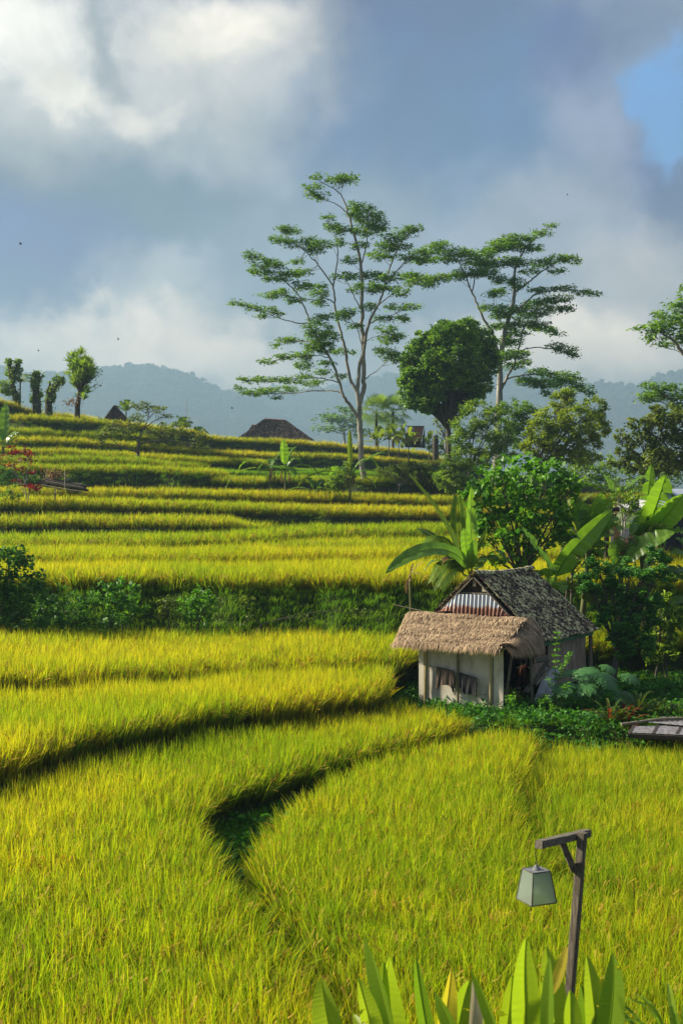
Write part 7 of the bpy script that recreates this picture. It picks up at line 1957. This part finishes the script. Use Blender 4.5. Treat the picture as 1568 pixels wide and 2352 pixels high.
c6 = crop(1200, 3200, 1.02417)
def K_(cx, cy, Y): return P(*c6(cx, cy), Y)
def front_plant(label, base_c, Y, lv):
    bx = K_(base_c, 1000, Y).x
    b = Vector((bx, Y, -4.72))
    o = empty('young_banana_plant', b, label, 'banana plant', 'young banana plants by the viewpoint'); bpy.context.view_layer.update()
    m = MB()
    for k in range(3):
        p = b + Vector((rng.normal(0, .08), rng.normal(0, .08), 0)); m.tube([p, p + Vector((0, 0, .5)), p + Vector((rng.normal(0, .03), 0, .95))], [.05, .042, .03], 8)
    m.build('stem', M['banana_stem'], o)
    for (tx, ty, bx_, by_, w, mk, face, bend) in lv:
        off = rng.uniform(-.25, .25); tip, low = K_(tx, ty, Y + off + .15), K_(bx_, by_, Y + off * .6)
        d = low - tip; low2 = low + d * .35
        wm = w / 1.02417 * .57414 / FL * Y
        mid = tip.lerp(low2, .5) + Vector((bend * wm, -.04, 0))
        mb = MB(); blade(mb, [low2, low2.lerp(mid, .6) + Vector((bend * wm * .3, 0, 0)), mid.lerp(tip, .55) + Vector((bend * wm * .5, 0, .02)), tip], wm * 1.38, 64, .012, .30, (face, -1, .15), float(rng.uniform(.3, .75)), wav=.003, profile='pointed', twist=rng.normal(0, .25))
        g = b + Vector((rng.normal(0, .05), rng.normal(0, .05), .6)); mb.tube(bez([g, g.lerp(low2, .5) + Vector((0, 0, .1)), low2], 5), [.022, .020, .018, .016, .013, .011], 6, tint=.8)
        mb.build('leaf', M[mk], o)
FLs = 'frontleaf'; FD = 'frontleaf_dark'; FY = 'frontleaf_yellow'; FX = 'frontleaf_dead'
front_plant('young banana plant with tall pointed leaves, set farthest from the lamp post', 330, 8.0, [(88, 728, 140, 1000, 110, FLs, .3, -.1), (236, 732, 300, 960, 78, FLs, .5, 0), (262, 556, 345, 860, 78, FD, -.6, .1), (366, 640, 400, 1020, 135, FLs, .4, -.3), (345, 660, 350, 960, 60, FLs, -.2, -.2), (218, 878, 290, 1010, 50, FLs, .1, 0)])
front_plant('young banana plant with yellow and withered white edged leaves', 650, 7.7, [(474, 644, 540, 1010, 72, FD, .6, -.2), (618, 690, 575, 980, 80, FY, .3, .1), (552, 790, 640, 980, 62, FD, -.6, 0), (697, 735, 650, 990, 100, FLs, .2, -.2), (706, 738, 695, 960, 62, FX, .8, .3), (698, 700, 800, 960, 56, FD, -.9, .2), (720, 880, 760, 990, 60, FLs, .2, 0), (868, 716, 838, 960, 66, FLs, .1, .1)])
front_plant('young banana plant with one broad leaf catching the light under the lantern', 960, 7.6, [(926, 562, 950, 1020, 150, FLs, .5, -.2), (1008, 598, 1062, 1000, 112, FLs, .5, -.1), (1020, 640, 1010, 940, 60, FD, -.6, 0), (1090, 598, 1045, 740, 40, FY, -.3, .1), (960, 808, 1030, 990, 60, FLs, .2, 0), (1105, 780, 1105, 960, 74, FLs, .3, 0)])
front_plant('young banana plant with two folded leaves right of the lamp post', 1210, 7.9, [(1172, 638, 1212, 1010, 92, FLs, .3, .1), (1278, 625, 1246, 960, 96, FD, -.5, .25), (1150, 760, 1190, 1000, 100, FD, .2, 0), (1195, 830, 1210, 990, 60, FLs, .1, 0)])
rosette('spiky_plant', 'dark spiky leaved plant at the corner beside the rice', (K_(1560, 1000, 8.2).x, 8.2, -4.0), 34, .95, .055, 'frontleaf_dark', None, 88, 30)

# ------------------------------------------------------------------ birds
def bird(dx, dy, Y, span, roll, label):
    c = P(dx, dy, Y)
    o = empty('swallow', c, label, 'bird', 'birds in the sky'); bpy.context.view_layer.update()
    m = MB(); m.tube([c + Vector((-.5 * span * .5, 0, -.02)), c, c + Vector((.4 * span * .5, 0, .03)), c + Vector((.55 * span * .5, 0, .03))], [.01, span * .07, span * .06, .01], 7)
    for s in (-1, 1):
        w = Vector((-.12, s * .5 * math.cos(roll), .35 + s * .2 * math.sin(roll))) * span
        m.add([c + Vector((.1 * span, 0, .02)), c + Vector((.0, 0, .02)) + w * .55 + Vector((.12 * span, 0, 0)), c + w, c + w * .5 - Vector((.06 * span, 0, 0)), c + Vector((-.12 * span, 0, .02))], [(0, 1, 2, 3, 4)])
    m.build('body', M['bird'], o)
bird(48, 561, 70, .32, .3, 'largest bird, high over the terraces in open cloud')
bird(272, 780, 95, .35, -.2, 'bird flying between the pollard stumps and the thatched house')
bird(89, 806, 95, .28, .2, 'small bird just over the pollard stumps')
bird(533, 938, 110, .4, .4, 'bird low over the crest near the thatched house')
bird(1302, 448, 110, .3, .1, 'bird above the flat layered tree in the blue cloud')

# ------------------------------------------------------------------ wooded mountains and the air between
def mountain(pts, Y0, front, back, seed):
    m = MB(); dxs = np.array([p[0] for p in pts], float); dys = np.array([p[1] for p in pts], float)
    xs = (np.linspace(dxs[0], dxs[-1], 240)); Hc = -(np.interp(xs, dxs, dys) - CY) / FL * Y0 - 5
    vv = np.concatenate([np.linspace(-1, 0, 40), np.linspace(.12, 1, 10)])
    V = []
    for v in vv:
        Yv = Y0 + (front if v < 0 else back) * v
        prof = (1 - abs(v)) ** (1.15 if v < 0 else 1.4)
        for i, (x, h) in enumerate(zip((xs - CX) / FL * Y0, Hc)):
            nz = mnoise.fractal(Vector((x * .004 + seed, Yv * .004, seed)), .9, 2.0, 4)
            g = abs(mnoise.noise(Vector((x * .006 + seed * 2, Yv * .0014, 3.1))))
            z = BASE_Z + (h - BASE_Z) * prof + nz * 22 * min(1, abs(v) * 4 + .12) * (1 - abs(v)) - g * 54 * abs(v) * (1 - abs(v)) * 2
            V.append((x, Yv, max(z, BASE_Z - 1)))
    n = len(xs)
    m.add(V, np.array([(i * n + j, i * n + j + 1, (i + 1) * n + j + 1, (i + 1) * n + j) for i in range(len(vv) - 1) for j in range(n - 1)]))
    tag(m.build('hill', M['hill']), kind='structure')
    return np.array(V).reshape(len(vv), n, 3)
grids = [mountain([(-500, 850), (-200, 862), (0, 846), (50, 858), (100, 866), (180, 862), (240, 848), (300, 842), (350, 846), (410, 858), (440, 870), (480, 889), (515, 902), (560, 915), (700, 990), (900, 1130)], 4000, 1700, 800, 1.3),
         mountain([(300, 990), (450, 930), (560, 905), (700, 902), (820, 880), (900, 862), (1000, 856), (1120, 846), (1200, 850), (1290, 876), (1360, 905), (1500, 960), (1700, 1100)], 4600, 1700, 800, 4.1),
         mountain([(1150, 960), (1270, 900), (1340, 888), (1400, 886), (1450, 892), (1490, 880), (1520, 866), (1568, 858), (1700, 835), (1900, 850), (2300, 900)], 4300, 1700, 800, 7.7)]
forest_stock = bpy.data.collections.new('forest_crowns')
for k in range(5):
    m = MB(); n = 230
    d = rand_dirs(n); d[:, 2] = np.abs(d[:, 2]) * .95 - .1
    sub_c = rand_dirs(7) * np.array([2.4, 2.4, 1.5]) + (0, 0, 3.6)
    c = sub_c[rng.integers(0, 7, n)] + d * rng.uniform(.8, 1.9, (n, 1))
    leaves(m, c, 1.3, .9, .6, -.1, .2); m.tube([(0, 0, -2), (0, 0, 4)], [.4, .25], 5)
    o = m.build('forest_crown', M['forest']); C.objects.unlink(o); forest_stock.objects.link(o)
fp = []
for gi, g in enumerate(grids):
    for i in range(len(g) - 1):
        row = g[i]
        if row[0, 1] > g[39][0, 1] + 130: continue
        m_ = 520 if i > 33 else 300
        u = rng.uniform(0, g.shape[1] - 1.01, m_); j = u.astype(int); f = (u - j)[:, None]; w = rng.uniform(0, 1, (m_, 1))
        p = (g[i][j] * (1 - f) + g[i][j + 1] * f) * (1 - w) + (g[i + 1][j] * (1 - f) + g[i + 1][j + 1] * f) * w
        fp.append(p[p[:, 2] > BASE_Z + 12])
fp = np.concatenate(fp)
n = len(fp); sc = 3.3 * rng.uniform(.4, 1.15, n) * np.where(rng.uniform(0, 1, n) < .06, 1.5, 1)
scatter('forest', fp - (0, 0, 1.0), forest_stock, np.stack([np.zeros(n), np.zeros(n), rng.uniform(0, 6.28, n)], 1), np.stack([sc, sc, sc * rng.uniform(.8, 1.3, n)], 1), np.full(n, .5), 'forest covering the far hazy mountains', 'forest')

def haze():
    m = MB(); m.box((0, 2700, 266), (6400, 5600, 548)); o = m.build('haze', [], smooth=False)
    mt = bpy.data.materials.new('haze_air'); mt.use_nodes = True; nt = mt.node_tree; nt.nodes.clear()
    out = nt.nodes.new('ShaderNodeOutputMaterial'); v = nt.nodes.new('ShaderNodeVolumePrincipled')
    v.inputs['Color'].default_value = (.31, .48, .62, 1); v.inputs['Density'].default_value = .00042; v.inputs['Anisotropy'].default_value = .2
    v.inputs['Density Attribute'].default_value = ''
    nt.links.new(v.outputs[0], out.inputs['Volume'])
    o.data.materials.append(mt); tag(o, kind='stuff')
haze()
